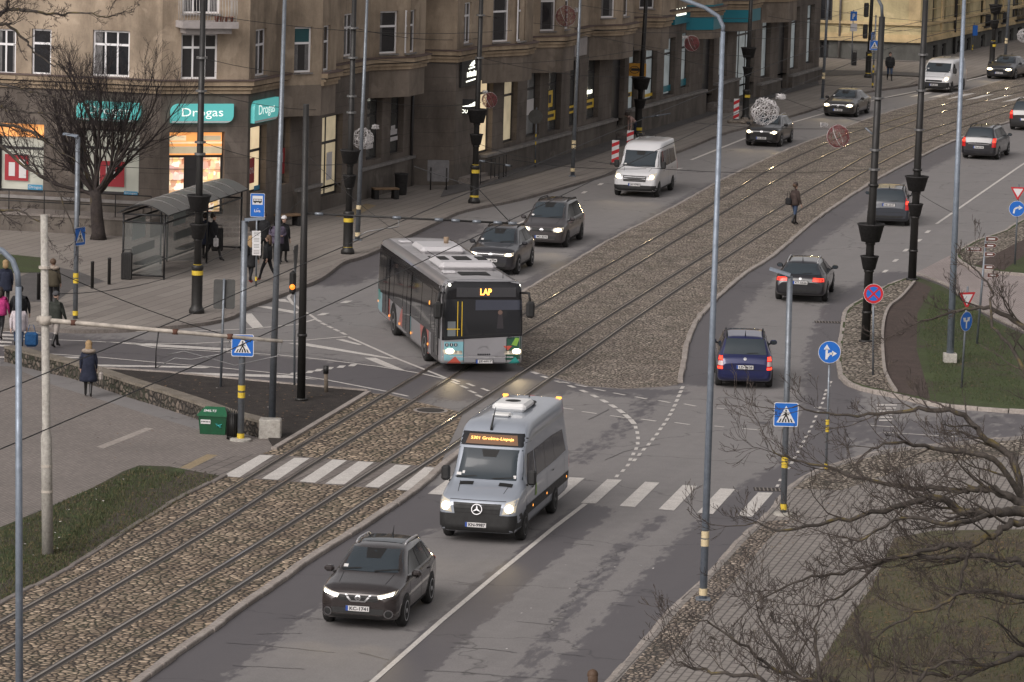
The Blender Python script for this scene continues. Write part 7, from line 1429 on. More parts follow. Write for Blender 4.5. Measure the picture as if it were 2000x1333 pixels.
# board on legs, railing
b=G(856,372,.12); t=thing('notice_board','grey blank notice board standing before the projecting wall','notice board',b); c=at_depth(856,334,(b-CAM).dot(FWD)); F=Face(c,.03); k=MB(); F.plate(k,rrect(42/scale_at(b),42/scale_at(b),.04),m_noisy('board_grey',(.17,.165,.17),.5),.05,.1); part(k,'panel',t,c)
for s_ in(-.35,.35): k=MB(); k.tube([b+Vector((s_,.05,0)),b+Vector((s_,.05,1.0))],.03,POLE_D,8); part(k,'leg',t,b)
p0=G(938,362,.12); p1=G(988,346,.12); k=MB()
for f in(0,.4,.55,.72,.9,1.0): p=p0+(p1-p0)*f; k.tube([p,p+Vector((0,0,1.05))],.022,BLK,6)
k.tube([p0+Vector((0,0,1.05)),p1+Vector((0,0,1.05))],.025,BLK,6); k.tube([p0+Vector((0,0,.12)),p1+Vector((0,0,.12))],.02,BLK,6); tag(k.build('railing',None,p0),'black bar railing on the pavement right of the shoe shop steps','railing')
# grit box
b=G(419,846,.01); GREEN=m_noisy('grit_green',(.008,.075,.032),.45,0,.25,3); t=thing('grit_box','green grit box with white lettering on its sloping lid, by the stone wall','grit box',b,math.radians(-8)); k=MB()
vs=[(-.36,-.28,0),(.36,-.28,0),(.33,.28,0),(-.33,.28,0),(-.40,-.34,.52),(.40,-.34,.52),(.36,.3,.56),(-.36,.3,.56)]; k.add(vs,[(0,1,5,4),(1,2,6,5),(2,3,7,6),(3,0,4,7),(3,2,1,0),(4,5,6,7)],GREEN); k.build('body',t)
k=MB(); vs=[(-.43,-.37,.52),(.43,-.37,.52),(.39,.33,.56),(-.39,.33,.56),(-.43,-.37,.56),(.43,-.37,.56),(.28,.05,.74),(-.28,.05,.74),(.36,.33,.60),(-.36,.33,.60)]; k.add(vs,[(0,1,5,4),(4,5,6,7),(7,6,8,9),(1,2,8,6,5),(3,0,4,7,9),(3,2,1,0),(2,3,9,8)],mk('grit_lid',(.012,.105,.045),.45)); lid=k.build('lid',t)
k=MB(); u=Vector((1,0,0)); v=Vector((0,.42,.18)).normalized(); text(k,'SMILTS',Vector((-.1,-.17,.652)),u,v,.12,SWHITE,.36,.02); k.build('lettering',lid)
k=MB(); k.poly([(-.33,-.335,.30),(-.05,-.335,.30),(-.05,-.345,.42),(-.33,-.345,.42)],SWHITE)
for i in range(6): k.poly([(-.31+i*.042,-.340,.34),(-.285+i*.042,-.340,.34),(-.285+i*.042,-.344,.385),(-.31+i*.042,-.344,.385)],SBLACK)
k.build('sticker',t); k=MB(); SC_=mk('graffiti_cyan',(.05,.40,.40),.6)
for i in range(5): k.tube([(.08+rnd.uniform(0,.2),-.345,.2+rnd.uniform(0,.22)),(.1+rnd.uniform(0,.22),-.345,.22+rnd.uniform(0,.22)),(.06+rnd.uniform(0,.22),-.345,.2+rnd.uniform(0,.2))],.008,SC_,4)
k.build('scribble',t)
b=G(455,858,.01); t=thing('litter_bin','black bar litter bin with open spiky rim between grit box and sign post','litter bin',b); k=MB(); k.lathe([(.15,0),(.15,.72),(.13,.72)],b,SBLACK,16); part(k,'liner',t,b)
for i in range(18): a=2*math.pi*i/18; d=Vector((math.cos(a),math.sin(a),0)); k=MB(); k.tube([b+d*.17,b+d*.175+Vector((0,0,.76)),b+d*.23+Vector((0,0,.84))],.011,POLE_D,5); part(k,'bar',t,b)
k=MB(); k.lathe([(.165,.05),(.18,.05),(.18,.09),(.165,.09)],b,POLE_D,16); part(k,'hoop',t,b)
# ---- field stone wall round the soil bed
STW=m_cobble('wall_stone',5.5,(.075,.062,.05),(.17,.14,.115),(.03,.026,.022),.5); CAPS=m_speckle('wall_cap',[(.3,(.15,.13,.10)),(.7,(.23,.20,.165))],(1.5,9),.9,.4)
wp=smooth_line(PG([(20,706),(84,723),(144,737),(180,748),(260,775),(320,793),(390,816),(450,837),(524,856)]),3); k=MB(); k.strip([(p.x,p.y) for p in wp],.42,-.02,.42,STW); t=thing('stone_wall','low field stone wall curving round the dark soil bed','wall',wp[0]); part(k,'wall',t,wp[0]); k=MB(); k.strip([(p.x,p.y) for p in wp],.46,.42,.50,CAPS); part(k,'cap',t,wp[0])
e=wp[-1]; k=MB(); k.bbox(e+Vector((.05,0,.27)),(.62,.5,.56),CONC,.03); part(k,'end_block',t,e)
# ---- bus shelter
SHG=mk('shelter_roof',(.13,.127,.122),.4); SHGL=bpy.data.materials.new('shelter_glass'); SHGL.use_nodes=True; _b=SHGL.node_tree.nodes['Principled BSDF']; _b.inputs['Base Color'].default_value=(.16,.17,.165,1); _b.inputs['Roughness'].default_value=.08; _b.inputs['Alpha'].default_value=.42
pf=G(320,547,.12); pr=G(470,490,.12); ax=(pr-pf); ax.z=0; SL=ax.length; ax.normalize(); bk=Vector((-ax.y,ax.x,0)); SWd=1.55; SH=2.32
t=thing('bus_shelter','long black bus shelter with curved grey roof and glass walls on the corner pavement','bus shelter',pf)
def S(a,b_,z): return pf+ax*a+bk*b_+Vector((0,0,z))
for a in(0,SL*.46,SL*.54,SL):
    for b_ in(0,SWd): k=MB(); k.tube([S(a,b_,0),S(a,b_,SH)],.04,BLK,6); part(k,'post',t)
k=MB()
for b_ in(0,SWd):
    for z in(SH,SH-.28): k.tube([S(-.1,b_,z),S(SL+.1,b_,z)],.035,BLK,6)
for a in(0,SL):
    for z in(SH,SH-.28,.12): k.tube([S(a,0,z),S(a,SWd,z)],.035,BLK,6)
k.tube([S(0,SWd,.12),S(SL,SWd,.12)],.035,BLK,6); part(k,'frame',t)
k=MB(); n=10; vs=[]
for a in(-.2,SL+.2):
    for i in range(n+1): q=i/n; vs.append(S(a,-.2+(SWd+.4)*q,SH+.05+.36*math.sin(math.pi*q)))
k.add(vs,[(i,i+1,n+1+i+1,n+1+i) for i in range(n)],SHG,True); vs2=[v+Vector((0,0,-.04)) for v in vs]; k.add(vs2,[(i,n+1+i,n+1+i+1,i+1) for i in range(n)],BLK,True); k.add(vs[:n+1]+vs2[:n+1],[(i,i+1,n+2+i,n+1+i) for i in range(n)],BLK); k.add(vs[n+1:]+vs2[n+1:],[(i,i+1,n+2+i,n+1+i) for i in range(n)],BLK); part(k,'roof',t)
for i in range(1,8): a=SL*i/8; k=MB(); k.tube([S(a,-.2+(SWd+.4)*q/8,SH+.065+.36*math.sin(math.pi*q/8)) for q in range(9)],.022,SHG,5); part(k,'roof_rib',t)
for a0,a1 in((0,SL*.46),(SL*.54,SL)):
    k=MB(); k.quad(S(a0+.05,SWd,.15),S(a1-.05,SWd,.15),S(a1-.05,SWd,SH-.3),S(a0+.05,SWd,SH-.3),SHGL); part(k,'glass_panel',t)
for a in(0,SL*.46,SL): k=MB(); k.quad(S(a,.08,.15),S(a,SWd-.05,.15),S(a,SWd-.05,SH-.3),S(a,.08,SH-.3),SHGL); part(k,'glass_panel',t)
PSTR=mk('timetable_poster',(.36,.42,.41),.5)
for a in(.9,SL*.6): k=MB(); k.quad(S(a,SWd-.05,1.25),S(a+1.6,SWd-.05,1.25),S(a+1.6,SWd-.05,2.0),S(a,SWd-.05,2.0),PSTR); part(k,'poster',t)
for a in(.6,SL*.58):
    for (b0,b1,z0,z1,nm) in((.95,1.35,.42,.48,'bench_seat'),(1.36,1.42,.75,1.05,'bench_back')):
        k=MB(); vs=[S(x,y,z) for x in(a,a+2.6) for y in(b0,b1) for z in(z0,z1)]; k.add(vs,[(0,1,3,2),(4,6,7,5),(0,4,5,1),(2,3,7,6),(0,2,6,4),(1,5,7,3)],BLK); part(k,nm,t)
# rubble and litter by the road works
STN=m_speckle('rubble',[(.3,(.17,.145,.12)),(.7,(.28,.24,.20))],(3,15),.9,.5)
for i in range(16):
    x=rnd.uniform(1425,1480); y=238+rnd.uniform(-3,5); b=G(x,y,.12); k=MB(); k.bbox(b+Vector((0,0,.07)),(rnd.uniform(.15,.4),rnd.uniform(.15,.35),.16),STN,.05,rnd.uniform(0,3)); tag(k.build('paving_stone',None,b),'loose grey paving stone lying at the foot of the road work barriers','paving stone','loose paving stones by the barriers')
# ================================================================== PEOPLE
def cloth(n,c): return m_noisy('cloth_'+n,c,.9,0,.3,9)
HAIRB=mk('hair_blond',(.30,.20,.10),.7); HAIRD=mk('hair_dark',(.03,.02,.015),.7); HAIRR=mk('hair_brown',(.085,.05,.03),.7); FUR=m_speckle('fur_pale',[(.3,(.36,.29,.23)),(.7,(.50,.42,.35))],(6,40),1,.8); EYE=mk('eye_dark',(.02,.015,.012),.3)
BLACKC=cloth('black',(.012,.012,.014)); NAVY=cloth('navy',(.012,.016,.034)); JEANS=cloth('jeans',(.04,.065,.12)); PALEC=cloth('pale',(.50,.45,.47)); PINK=cloth('pink',(.42,.035,.17)); OLIVE=cloth('olive',(.028,.032,.026)); BEIGE=cloth('beige',(.38,.34,.31)); BROWNC=cloth('brown',(.045,.03,.026)); PURP=cloth('purple',(.085,.07,.105)); BLUEB=cloth('blue_bag',(.012,.075,.20)); REDS=mk('shoe_red',(.28,.03,.03),.5); BOOT=mk('boot_black',(.012,.011,.011),.4); GREYH=cloth('grey_hat',(.075,.075,.08)); WHITEC=cloth('white',(.62,.60,.60)); KHAKI=cloth('khaki',(.06,.05,.032)); SALMON=cloth('salmon',(.40,.27,.24))
def person(px,py,face,label,top,legs,shoes,hair,H=1.70,phase=.45,walk=1,coat=None,hairlen=0,hat=None,fur=None,z=.12,arms=(0,0),bend=0,skirt=None,width=1.0,group=None):
    b=G(px,py,z); root=thing('person',label,'person',b,face,group); k=H/1.75
    V=[];E=[];R=[];Mt=[]
    def v(p,r): V.append((p[0]*k,p[1]*k*1.0,p[2]*k)); R.append(r*k); return len(V)-1
    def e(a,c,m): E.append((a,c)); Mt.append((a,c,m))
    st=.34*walk*math.sin(phase*math.pi); bx=lambda z_: bend*max(0,z_-.95)
    W_=width
    pel=v((0,0,.96),.125*W_); sp=v((bx(1.15),0,1.14-bend*.05),.122*W_); ch=v((bx(1.34),0,1.33-bend*.15),.138*W_); nk=v((bx(1.48)+.0,0,1.485-bend*.28),.06); jaw=v((bx(1.58)+.035,0,1.575-bend*.36),.068); hd=v((bx(1.66)+.015,0,1.655-bend*.4),.092); tp=v((bx(1.72)+.0,0,1.715-bend*.42),.07)
    e(pel,sp,top);e(sp,ch,top);e(ch,nk,top);e(nk,jaw,SKINM);e(jaw,hd,SKINM);e(hd,tp,hair)
    ns=v((bx(1.62)+.118,0,1.625-bend*.38),.014); e(hd,ns,SKINM)
    for s_ in(1,-1):
        er=v((bx(1.63)+.0,s_*.088,1.635-bend*.38),.016); e(hd,er,SKINM)
        sh=v((bx(1.42),s_*.165*W_,1.42-bend*.2),.075*W_); e(ch,sh,top)
        ar=arms[0 if s_>0 else 1]; sw=-s_*st*.55
        if ar==0: el=(bx(1.2)+sw*.35-.02,s_*.235*W_,1.15-bend*.1); wr=(bx(1.0)+sw*.9+.05,s_*.235*W_,.92); hdn=(wr[0]+.03,wr[1],wr[2]-.09)
        elif ar==1: el=(bx(1.2)-.03,s_*.24*W_,1.16); wr=(.20,s_*.16,1.12); hdn=(.28,s_*.10,1.13)
        else: el=(.12+bx(1.2),s_*.21,1.18-bend*.3); wr=(.32+bx(.9),s_*.16,1.0-bend*.6); hdn=(.38+bx(.9),s_*.14,.93-bend*.65)
        a=v(el,.056*W_); e(sh,a,top); w=v(wr,.037); e(a,w,top); h=v(hdn,.030); e(w,h,SKINM)
        d=(Vector(hdn)-Vector(wr)).normalized()
        for j,(o,L) in enumerate(((-.032,.055),(-.012,.075),(.010,.082),(.030,.07))):
            f1=Vector(hdn)+d*.03+Vector((o,0,0)); f2=f1+d*L*.55; f3=f2+d*L*.4+Vector((.0,-s_*.02,0)); i1=v(f2,.0095); i2=v(f3,.008); e(h,i1,SKINM); e(i1,i2,SKINM)
        t1=Vector(wr)+d*.05+Vector((.045,-s_*.01,0)); i1=v(t1,.011); e(w,i1,SKINM); i2=v(t1+d*.03+Vector((.01,0,0)),.009); e(i1,i2,SKINM)
        sg=s_*st; hp=v((0,s_*.085,.90),.098*W_); e(pel,hp,legs); kz=.51; kx=sg*.52+.03; fx=sg*1.0-(.05 if sg<0 else 0); az=.085+(.05 if sg<-.1 else 0)
        kn=v((kx,s_*.09,kz),.062*W_); e(hp,kn,legs); an=v((fx,s_*.09,az+.02),.043); e(kn,an,legs if shoes is not BOOT else BOOT); he=v((fx-.04,s_*.09,az-.035),.04); e(an,he,shoes); to=v((fx+.15,s_*.10,az-.052+(-.03 if sg<-.1 else 0)),.033); e(an,to,shoes)
    me=bpy.data.meshes.new('body'); me.from_pydata(V,E,[]); o=bpy.data.objects.new('body',me); COL.objects.link(o)
    md=o.modifiers.new('s','SKIN'); md.use_smooth_shade=True; md.branch_smoothing=.35; sd=o.modifiers.new('u','SUBSURF'); sd.levels=1; sd.render_levels=1
    for i,sv in enumerate(me.skin_vertices[0].data): sv.radius=(R[i],R[i]); sv.use_root=(i==pel)
    dg=bpy.context.evaluated_depsgraph_get(); dg.update(); nm=bpy.data.meshes.new_from_object(o.evaluated_get(dg)); bpy.data.objects.remove(o); bpy.data.meshes.remove(me)
    ms=[]; nm.materials.clear()
    segs=[(Vector(V[a]),Vector(V[c]),m,(R[a]+R[c])/2) for a,c,m in Mt]
    for p in nm.polygons:
        c=p.center; best=None;bd=1e9
        for a,q,m,rr in segs:
            ab=q-a; t=max(0,min(1,(c-a).dot(ab)/max(1e-9,ab.length_squared))); d=(c-a-ab*t).length/max(rr,.012)
            if d<bd: bd=d;best=m
        if best not in ms: ms.append(best); nm.materials.append(best)
        p.material_index=ms.index(best); p.use_smooth=True
    minz=min(q.co.z for q in nm.vertices)
    for q in nm.vertices: q.co.z-=minz
    body=bpy.data.objects.new('body',nm); COL.objects.link(body); body.parent=root
    dz=-minz
    # eyes
    g=MB()
    for s_ in(1,-1): g.lathe([(.004,0),(.011,.003),(.004,.006)],((bx(1.65)+.098)*k,s_*.034*k,(1.665-bend*.38)*k+dz),EYE,6,True,'X')
    g.build('eyes',body)
    hc=Vector(((bx(1.66)+.0)*k,0,(1.67-bend*.4)*k+dz))
    def ell(nm_,m,c,rx,ry,rz,z0=-1.0,z1=1.0,cut=None,par=body,n=14):
        g=MB(); prof=[]; N=8; vs=[]
        for i in range(N+1):
            q=z0+(z1-z0)*i/N; rr=math.sqrt(max(0.004,1-q*q))
            for j in range(n): a=2*math.pi*j/n; x=rx*rr*math.cos(a); x=min(x,cut) if cut is not None else x; vs.append(Vector((x,ry*rr*math.sin(a),rz*q))+c)
        fs=[(i*n+j,i*n+(j+1)%n,(i+1)*n+(j+1)%n,(i+1)*n+j) for i in range(N) for j in range(n)]+[tuple(range(n-1,-1,-1)),tuple(range(N*n,N*n+n))]
        g.add(vs,fs,m,True); return g.build(nm_,par)
    if hat: ell('hat',hat,hc+Vector((-.005,0,.045)),.118,.112,.105,-.35,1.0)
    if hairlen>=0:
        ell('hair',hair,hc+Vector((-.03,0,.012)),.108,.106,.112,-.85,1.0,.075)
        if hairlen>0: ell('long_hair',hair,hc+Vector((-.09,0,-.05-hairlen*.4)),.055,.10,.10+hairlen*.5)
    if fur: ell('fur_collar',fur,Vector((bx(1.48)-.03,0,1.46*k+dz)),.185,.215,.085,-.9,.9)
    if coat:
        m,z0,z1,w0=coat; g=MB(); n=18; rows=[(z1,.165*W_,.20*W_),((z0+z1)/2+.05,.155*W_,.19*W_),(z0+.1,w0*.86,w0*.98),(z0,w0*.9,w0)]; vs=[]
        for zz,rx,ry in rows:
            for j in range(n): a=2*math.pi*j/n; vs.append((bx(zz)+rx*math.cos(a)*(1+.05*math.cos(a*3)),ry*math.sin(a),zz*k+dz))
        g.add(vs,[(i*n+j,i*n+(j+1)%n,(i+1)*n+(j+1)%n,(i+1)*n+j) for i in range(len(rows)-1) for j in range(n)]+[tuple(range(n)),tuple(range((len(rows)-1)*n,len(rows)*n))],m,True); g.build('coat',body)
    return root,b,dz
def bag(name,label,cat,root,b,off,size,m,strap=None):
    R=Matrix.Rotation(root.rotation_euler.z,3,'Z'); c=b+R@Vector(off); t=thing(name,label,cat,c,root.rotation_euler.z); k=MB(); k.bbox((0,0,0),size,m,min(size)*.35); k.build('body',t)
    if strap:
        k=MB(); k.tube([Vector((0,-size[1]*.3,size[2]*.45)),Vector((0,-size[1]*.15,size[2]*.45+strap)),Vector((0,size[1]*.15,size[2]*.45+strap)),Vector((0,size[1]*.3,size[2]*.45))],.012,m,5); k.build('strap',t)
    return t
PI=math.pi
UPL=math.radians(100)
r,b,_=person(172,776,math.radians(92),'person from behind in navy coat with pale fur collar beside the stone wall',NAVY,BLACKC,BOOT,HAIRB,1.68,.25,.7,(NAVY,.52,1.36,.27),.12,None,FUR,.01); bag('handbag','pale handbag held by the walker in the navy fur collared coat','handbag',r,b,(.08,-.36,.62),(.2,.14,.26),BEIGE,.16)
r,b,_=person(36,692,math.radians(-82),'person in a pale jacket and jeans walking towards the camera at the left crossing',PALEC,JEANS,BOOT,HAIRD,1.66,.35,.7,(PALEC,.80,1.36,.235),0,BLACKC,None,.0,(0,0),0,None,1.12); bag('tote_bag','large blue bag carried by the person in the pale jacket','bag',r,b,(.05,.40,.48),(.22,.42,.46),BLUEB,.25)
person(0,664,math.radians(80),'person in a bright pink jacket and black trousers cut by the left edge',PINK,BLACKC,BOOT,HAIRD,1.70,.4,.6,(PINK,.85,1.36,.22),.1,None,None,.0,(0,0),0,None,1.1)
r,b,_=person(38,664,math.radians(85),'person in a black padded coat with a backpack behind the pale jacketed one',BLACKC,BLACKC,BOOT,HAIRD,1.72,.4,.6,(BLACKC,.75,1.36,.25),0,BLACKC,None,.0,(0,0),0,None,1.25); bag('backpack','black backpack worn by the person in the black padded coat','backpack',r,b,(-.24,0,1.22),(.2,.34,.46),BLACKC)
person(10,606,math.radians(95),'person with blond hair and a dark coat on the pavement at the left edge',NAVY,BLACKC,BOOT,HAIRB,1.70,.3,.5,(NAVY,.7,1.36,.24),.05)
person(108,679,math.radians(62),'person in a dark green hooded jacket, grey knitted hat and pale trousers on the crossing',OLIVE,BEIGE,BOOT,HAIRD,1.78,.5,.75,(OLIVE,.82,1.38,.225),-1,GREYH,None,.0,(0,0),0,None,1.15)
person(103,602,math.radians(80),'person in a khaki jacket mostly hidden behind the concrete tramway pole',KHAKI,BLACKC,BOOT,HAIRR,1.68,.3,.5,(KHAKI,.8,1.36,.23),0,None,FUR)
r,b,_=person(416,509,math.radians(-20),'person in a long dark coat stepping out beside the planter post with white bag',BLACKC,BLACKC,BOOT,HAIRD,1.76,.5,.8,(BLACKC,.60,1.38,.26)); bag('shopping_bag','white carrier bag held beside the planter lamp post','shopping bag',r,b,(.22,-.25,.72),(.2,.1,.34),WHITEC,.1)
person(400,507,math.radians(70),'person in a dark blue coat standing half hidden behind the planter lamp post',NAVY,BLACKC,BOOT,HAIRD,1.74,.2,.3,(NAVY,.6,1.38,.25))
r,b,_=person(489,553,math.radians(65),'person with long blond hair, black coat and red shoes beside the timetable boards',BLACKC,BLACKC,REDS,HAIRB,1.70,.35,.6,(BLACKC,.62,1.36,.21),.32); bag('backpack','small black backpack worn by the blond person by the timetables','backpack',r,b,(-.2,.12,1.2),(.2,.28,.4),BLACKC)
person(522,549,math.radians(160),'person in black with brown hair and dark red shoes striding left by the stop',BLACKC,BLACKC,REDS,HAIRR,1.66,.5,.85,(BLACKC,.85,1.34,.19),.12)
person(541,516,math.radians(-75),'person in a padded purple grey jacket waiting with hands clasped at the stop',PURP,BLACKC,BOOT,HAIRD,1.70,.1,.2,(PURP,.82,1.38,.25),0,None,None,.12,(1,1),0,None,1.3)
person(553,512,math.radians(-60),'person in a white knitted hat and long black coat behind the purple jacket',BLACKC,BLACKC,BOOT,HAIRD,1.72,.1,.2,(BLACKC,.45,1.38,.24),0,WHITEC)
person(514,505,math.radians(-100),'person in black behind the bus stop sign, partly hidden',BLACKC,BLACKC,BOOT,HAIRD,1.74,.1,.2,(BLACKC,.7,1.38,.23),0)
person(1737,158,math.radians(-85),'person in a dark jacket and jeans walking alone on the far street corner',BLACKC,JEANS,BOOT,HAIRD,1.78,.4,.7,(BLACKC,.82,1.4,.23),0,None,None,.12,(0,0),0,None,1.15)
r,b,_=person(1551,439,math.radians(35),'person in a brown jacket, jeans and flat cap crossing the tram tracks alone',BROWNC,JEANS,BOOT,HAIRR,1.76,.3,.5,(BROWNC,.84,1.38,.22),0,BROWNC,None,.01,(0,0),0,None,1.12); bag('shoulder_bag','black shoulder bag on the back of the person crossing the tracks','bag',r,b,(-.26,.12,.98),(.16,.34,.30),BLACKC,.3)
person(1240,275,math.radians(200),'person in a salmon jacket bending down behind the planter post and white van',SALMON,NAVY,BOOT,HAIRD,1.72,.3,.5,None,0,None,None,.12,(2,2),.75)
person(1152,1483,math.radians(95),'person with tousled brown hair just showing at the bottom edge of the picture',BLACKC,JEANS,BOOT,HAIRR,1.74,.3,.5,None,.05,None,None,.0)
# ================================================================== TREES
def m_bark(name,c,lich):
    m=mk(name,c,.95); t=NT(m); p=t.pos(); n=t.noise(p,9,4,.7); a=t.ramp(n,[(.3,[x*.55 for x in c]),(.7,[x*1.5 for x in c])])
    g=t.n('ShaderNodeNewGeometry'); s=t.n('ShaderNodeSeparateXYZ'); t.l(g.outputs['Normal'],s.inputs[0]); l=t.noise(p,2.4,5,.7); f=t.math('MULTIPLY',t.ramp(l,[(.53,(0,)*3),(.63,(lich,)*3)]),t.ramp(s.outputs[2],[(.0,(.25,)*3),(.5,(1,)*3)]))
    t.col(t.mix(f,a,(.17,.13,.035))); t.bump(n,.6,.02); return m
BARK=m_bark('bark_grey',(.060,.051,.044),.62); BARK_T=m_bark('bark_twig',(.074,.060,.053),.2); BARK_D=m_bark('bark_dark',(.030,.023,.021),.25); BARK_DT=mk('bark_dark_twig',(.026,.019,.019),.9)
def grow(mb,p,d,L,r,lev,rg,spec):
    """one branch with its side shoots; spec: list per level of (segments, wobble, upward pull, children, child length factor, spread)"""
    seg,wob,up,nch,cl,spr=spec[min(lev,len(spec)-1)]
    pts=[p]; rs=[r]; cur=Vector(d).normalized(); q=Vector(p)
    for i in range(seg):
        cur=(cur+Vector((rg.gauss(0,wob),rg.gauss(0,wob),rg.gauss(0,wob)+up))).normalized(); q=q+cur*(L/seg); pts.append(q.copy()); rs.append(max(.0044,r*(1-.75*(i+1)/seg)))
    n=7 if r>.05 else (5 if r>.015 else 3)
    mb.tube(pts,rs,spec[-1]['thick'] if r>.022 else spec[-1]['thin'],n,False)
    if lev>=len(spec)-2: return
    k=nch if isinstance(nch,int) else rg.randint(*nch)
    for j in range(k):
        f=.18+.80*(j+rg.random()*.8)/k; f=min(f,.98); i=min(int(f*seg),seg-1); ff=f*seg-i; b=pts[i]+(pts[i+1]-pts[i])*ff; t=(pts[i+1]-pts[i]).normalized()
        a=t.orthogonal().normalized(); c=t.cross(a); an=rg.uniform(0,2*math.pi); side=(a*math.cos(an)+c*math.sin(an)); nd=(t*math.cos(spr)+side*math.sin(spr)).normalized()
        grow(mb,b,nd,L*cl*(1.1-.55*f)*rg.uniform(.7,1.25),max(.005,rs[i]*.55),lev+1,rg,spec)
def limb(mb,px,dist,r0,r1,rg,spec,nside,slen,jit=.5,bias=None,lev0=0):
    pts=[at_depth(x,y,dist+dd) for x,y,dd in px]; pts=[pts[0]]+[q+Vector((rg.gauss(0,.05),rg.gauss(0,.12),rg.gauss(0,.07))) for q in pts[1:]]; pts=smooth_line(pts,5); pts=[q+Vector((rg.gauss(0,.02),rg.gauss(0,.03),rg.gauss(0,.025)))*(1 if i else 0) for i,q in enumerate(pts)]; N=len(pts); rs=[r0+(r1-r0)*i/(N-1) for i in range(N)]
    mb.tube(pts,rs,spec[-1]['thick'],8,True)
    for j in range(nside):
        f=.16+.84*(j+rg.random())/nside; i=min(int(f*(N-1)),N-2); b=pts[i]; t=(pts[i+1]-pts[i]).normalized(); a=t.orthogonal().normalized(); c=t.cross(a); an=rg.uniform(0,2*math.pi); side=a*math.cos(an)+c*math.sin(an)
        nd=(t*rg.uniform(.35,.9)+side*rg.uniform(.5,1.0)+(bias or Vector((0,0,0)))).normalized(); grow(mb,b,nd,slen*rg.uniform(.55,1.25)*(1.1-.45*f),max(.009,rs[i]*.42),lev0,rg,spec)
    grow(mb,pts[-1],(pts[-1]-pts[-2]).normalized(),slen*.9,r1*.9,lev0,rg,spec)
    return pts
mats=dict(thick=BARK,thin=BARK_T)
SP=[(9,.14,.05,(4,6),.62,.6),(7,.17,.08,(3,4),.60,.52),(6,.18,.10,(1,3),.6,.45),(4,.16,.08,0,.5,.6),mats]
rg=random.Random(11)
DT=83.0; base=at_depth(2150,1420,DT); base.z=.1; t=thing('bare_tree','big bare tree with mossy spreading branches filling the lower right corner','tree',base)
mb=MB(); fork=at_depth(2075,1030,DT); mb.tube([base,base+Vector((-.05,0,1.4)),at_depth(2095,1150,DT),fork],[.34,.27,.24,.2],BARK,12); part(mb,'trunk',t,base)
mb=MB(); lf=Vector((-.75,-.15,-.02)); F0=(2075,1030,0)
limb(mb,[F0,(2000,1008,-.3),(1946,999,-.6),(1875,994,-.9),(1837,980,-1.1),(1740,992,-1.5),(1640,1020,-1.9),(1540,1035,-2.2),(1470,1018,-2.4)],DT,.12,.014,rg,SP,14,1.7,.5,lf)
limb(mb,[F0,(2000,988,.3),(1960,966,.5),(1927,956,.7),(1875,959,.9),(1827,954,1.1),(1740,945,1.2),(1650,925,1.1),(1570,905,1.0),(1510,882,.9)],DT,.10,.014,rg,SP,14,1.6,.5,lf)
limb(mb,[F0,(2005,985,.8),(1970,900,1.2),(1922,847,1.4),(1870,818,1.5),(1818,799,1.6),(1732,807,1.7),(1637,814,1.7),(1540,804,1.7)],DT,.095,.014,rg,SP,10,1.5,.5,lf)
limb(mb,[F0,(1984,1013,-.6),(1946,1042,-1.0),(1898,1056,-1.3),(1851,1075,-1.5),(1760,1090,-1.8),(1660,1112,-2.0),(1560,1135,-2.2),(1480,1170,-2.4)],DT,.085,.014,rg,SP,14,1.6,.5,lf)
limb(mb,[(1898,1056,-1.3),(1886,1113,-1.4),(1872,1160,-1.4),(1856,1198,-1.5)],DT,.05,.012,rg,SP,5,1.0)
limb(mb,[(2090,1130,0),(2000,1099,-.8),(1922,1089,-1.2),(1827,1091,-1.5),(1732,1103,-1.7),(1661,1137,-1.8),(1590,1185,-2)],DT,.075,.014,rg,SP,12,1.7,.5,lf)
limb(mb,[(2090,1230,0),(2000,1270,-1),(1930,1285,-1.4),(1875,1303,-1.7),(1790,1322,-2.0)],DT,.08,.03,rg,SP,12,1.7,.5,lf)
limb(mb,[(2090,1180,0),(2000,1180,-1.2),(1920,1165,-1.6),(1840,1180,-1.9),(1760,1215,-2.1),(1690,1250,-2.2)],DT,.06,.014,rg,SP,12,1.5,.5,lf)
limb(mb,[F0,(2040,860,1.2),(2020,740,2.0),(2000,640,2.4),(1940,603,2.6),(1901,601,2.7),(1862,615,2.8),(1802,633,2.8)],DT,.09,.014,rg,SP,8,1.15,.5,lf)
limb(mb,[(2030,800,1.5),(1985,700,1.8),(1950,640,2.0),(1935,560,2.2),(1900,520,2.3)],DT,.05,.012,rg,SP,6,1.0)
limb(mb,[(2005,985,.8),(1930,900,.2),(1840,880,-.2),(1760,870,-.5),(1690,872,-.7)],DT,.07,.018,rg,SP,10,1.5,.5,lf)
limb(mb,[(1946,999,-.6),(1850,1010,-1.6),(1760,1010,-2.2),(1680,1035,-2.6)],DT,.06,.018,rg,SP,10,1.5,.5,lf)
part(mb,'branches',t,fork)
DT2=79.0; base=at_depth(1690,1540,DT2); base.z=.1; t=thing('bare_tree','smaller bare tree whose twiggy top reaches up from the bottom edge','tree',base); mb=MB(); fk=at_depth(1660,1400,DT2); mb.tube([base,fk],[.16,.11],BARK,10); part(mb,'trunk',t,base)
mb=MB(); F1=(1660,1400,0); up=Vector((-.1,0,.35))
for L in ([F1,(1640,1340,0),(1600,1330,-.2),(1500,1290,-.3),(1430,1245,-.4),(1375,1200,-.5)],[F1,(1610,1360,0),(1594,1270,.3),(1599,1198,.4)],[F1,(1560,1370,-.4),(1470,1330,-.6),(1380,1310,-.7),(1320,1290,-.8)],[F1,(1700,1340,.4),(1690,1270,.6),(1660,1210,.8)],[F1,(1760,1350,.3),(1830,1310,.4),(1900,1290,.5)],[F1,(1580,1340,.2),(1520,1260,.3),(1480,1200,.4)]):
    limb(mb,L,DT2,.065,.014,rg,SP,10,1.15,.5,up)
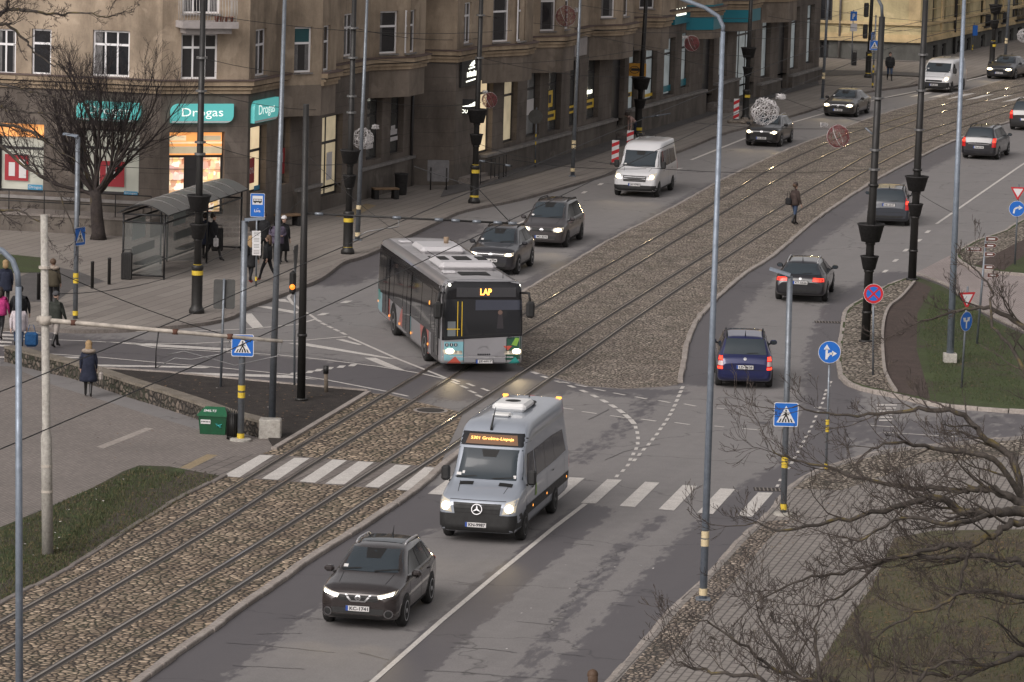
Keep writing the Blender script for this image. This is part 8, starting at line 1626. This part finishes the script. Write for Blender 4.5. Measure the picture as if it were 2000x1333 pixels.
part(mb,'branches',t,fk)
# street tree before the corner shop
rg=random.Random(5); mats2=dict(thick=BARK_D,thin=BARK_DT); SP2=[(9,.13,.07,(9,11),.50,.52),(6,.14,.09,(6,8),.5,.48),(5,.14,.10,(3,5),.55,.42),(4,.1,.06,0,.5,.4),mats2]
base=G(192,468,.12); t=thing('street_tree','bare street tree with a fan of dark twigs hiding the left teal shop sign','tree',base); fk=lean_top(base,186,372); mb=MB(); mb.tube([base,base+Vector((0,0,.25)),base+(fk-base)*.5,fk],[.34,.27,.24,.22],BARK_D,12); part(mb,'trunk',t,base); mb=MB()
for i in range(16):
    a=-1.15+2.3*i/15+rg.uniform(-.08,.08); el=1.25-abs(a)*.42; d=Vector((math.sin(a),rg.uniform(-.5,.5),math.cos(a)*.9+.15)).normalized(); grow(mb,fk-(fk-base)*rg.uniform(0,.14),d,rg.uniform(4.2,6.4)*(1-.14*abs(a)),rg.uniform(.05,.09),0,rg,SP2)
part(mb,'branches',t,fk)
# tree at the left edge, its branches reaching in
DL=125.0; rg=random.Random(21); base=at_depth(-150,800,DL); base=Vector((base.x,base.y,.1)); t=thing('bare_tree','bare tree outside the left edge whose mossy branches reach into the picture','tree',base); mb=MB(); fk=at_depth(-140,300,DL); mb.tube([base,fk],[.3,.2],BARK,10); part(mb,'trunk',t,base); mb=MB(); F2=(-140,300,0)
SP3=[(7,.15,.02,(4,6),.55,.7),(6,.17,.04,(3,5),.5,.7),(5,.17,.05,(2,3),.5,.6),(4,.16,.05,0,.5,.6),dict(thick=BARK,thin=BARK_DT)]; rr=Vector((.4,0,0))
for L,n,sl in (([F2,(-60,120,0),(0,35,0),(60,18,0),(110,30,0),(170,28,0),(215,38,0)],10,1.1),([F2,(-60,60,0),(0,30,0),(20,-10,0),(60,-30,0)],6,1.2),([F2,(-50,100,.5),(0,48,.5),(40,70,.5),(75,110,.6),(120,135,.6)],9,1.2),([F2,(-60,240,0),(0,243,0),(60,252,0),(105,280,0),(150,312,0)],9,1.3),([F2,(-60,270,-1),(0,285,-1),(50,330,-1),(95,355,-1),(130,400,-1),(150,460,-1)],9,1.1),([F2,(-60,340,-1),(0,405,-1),(40,420,-1),(90,445,-1)],6,1.0),([F2,(-70,170,0),(0,160,.5),(60,175,.5),(120,190,.5)],9,1.3),([F2,(-60,200,1),(0,205,1),(50,215,1),(110,225,1)],9,1.3)):
    limb(mb,L,DL,.07,.016,rg,SP3,n,sl,.5,rr)
part(mb,'branches',t,fk)
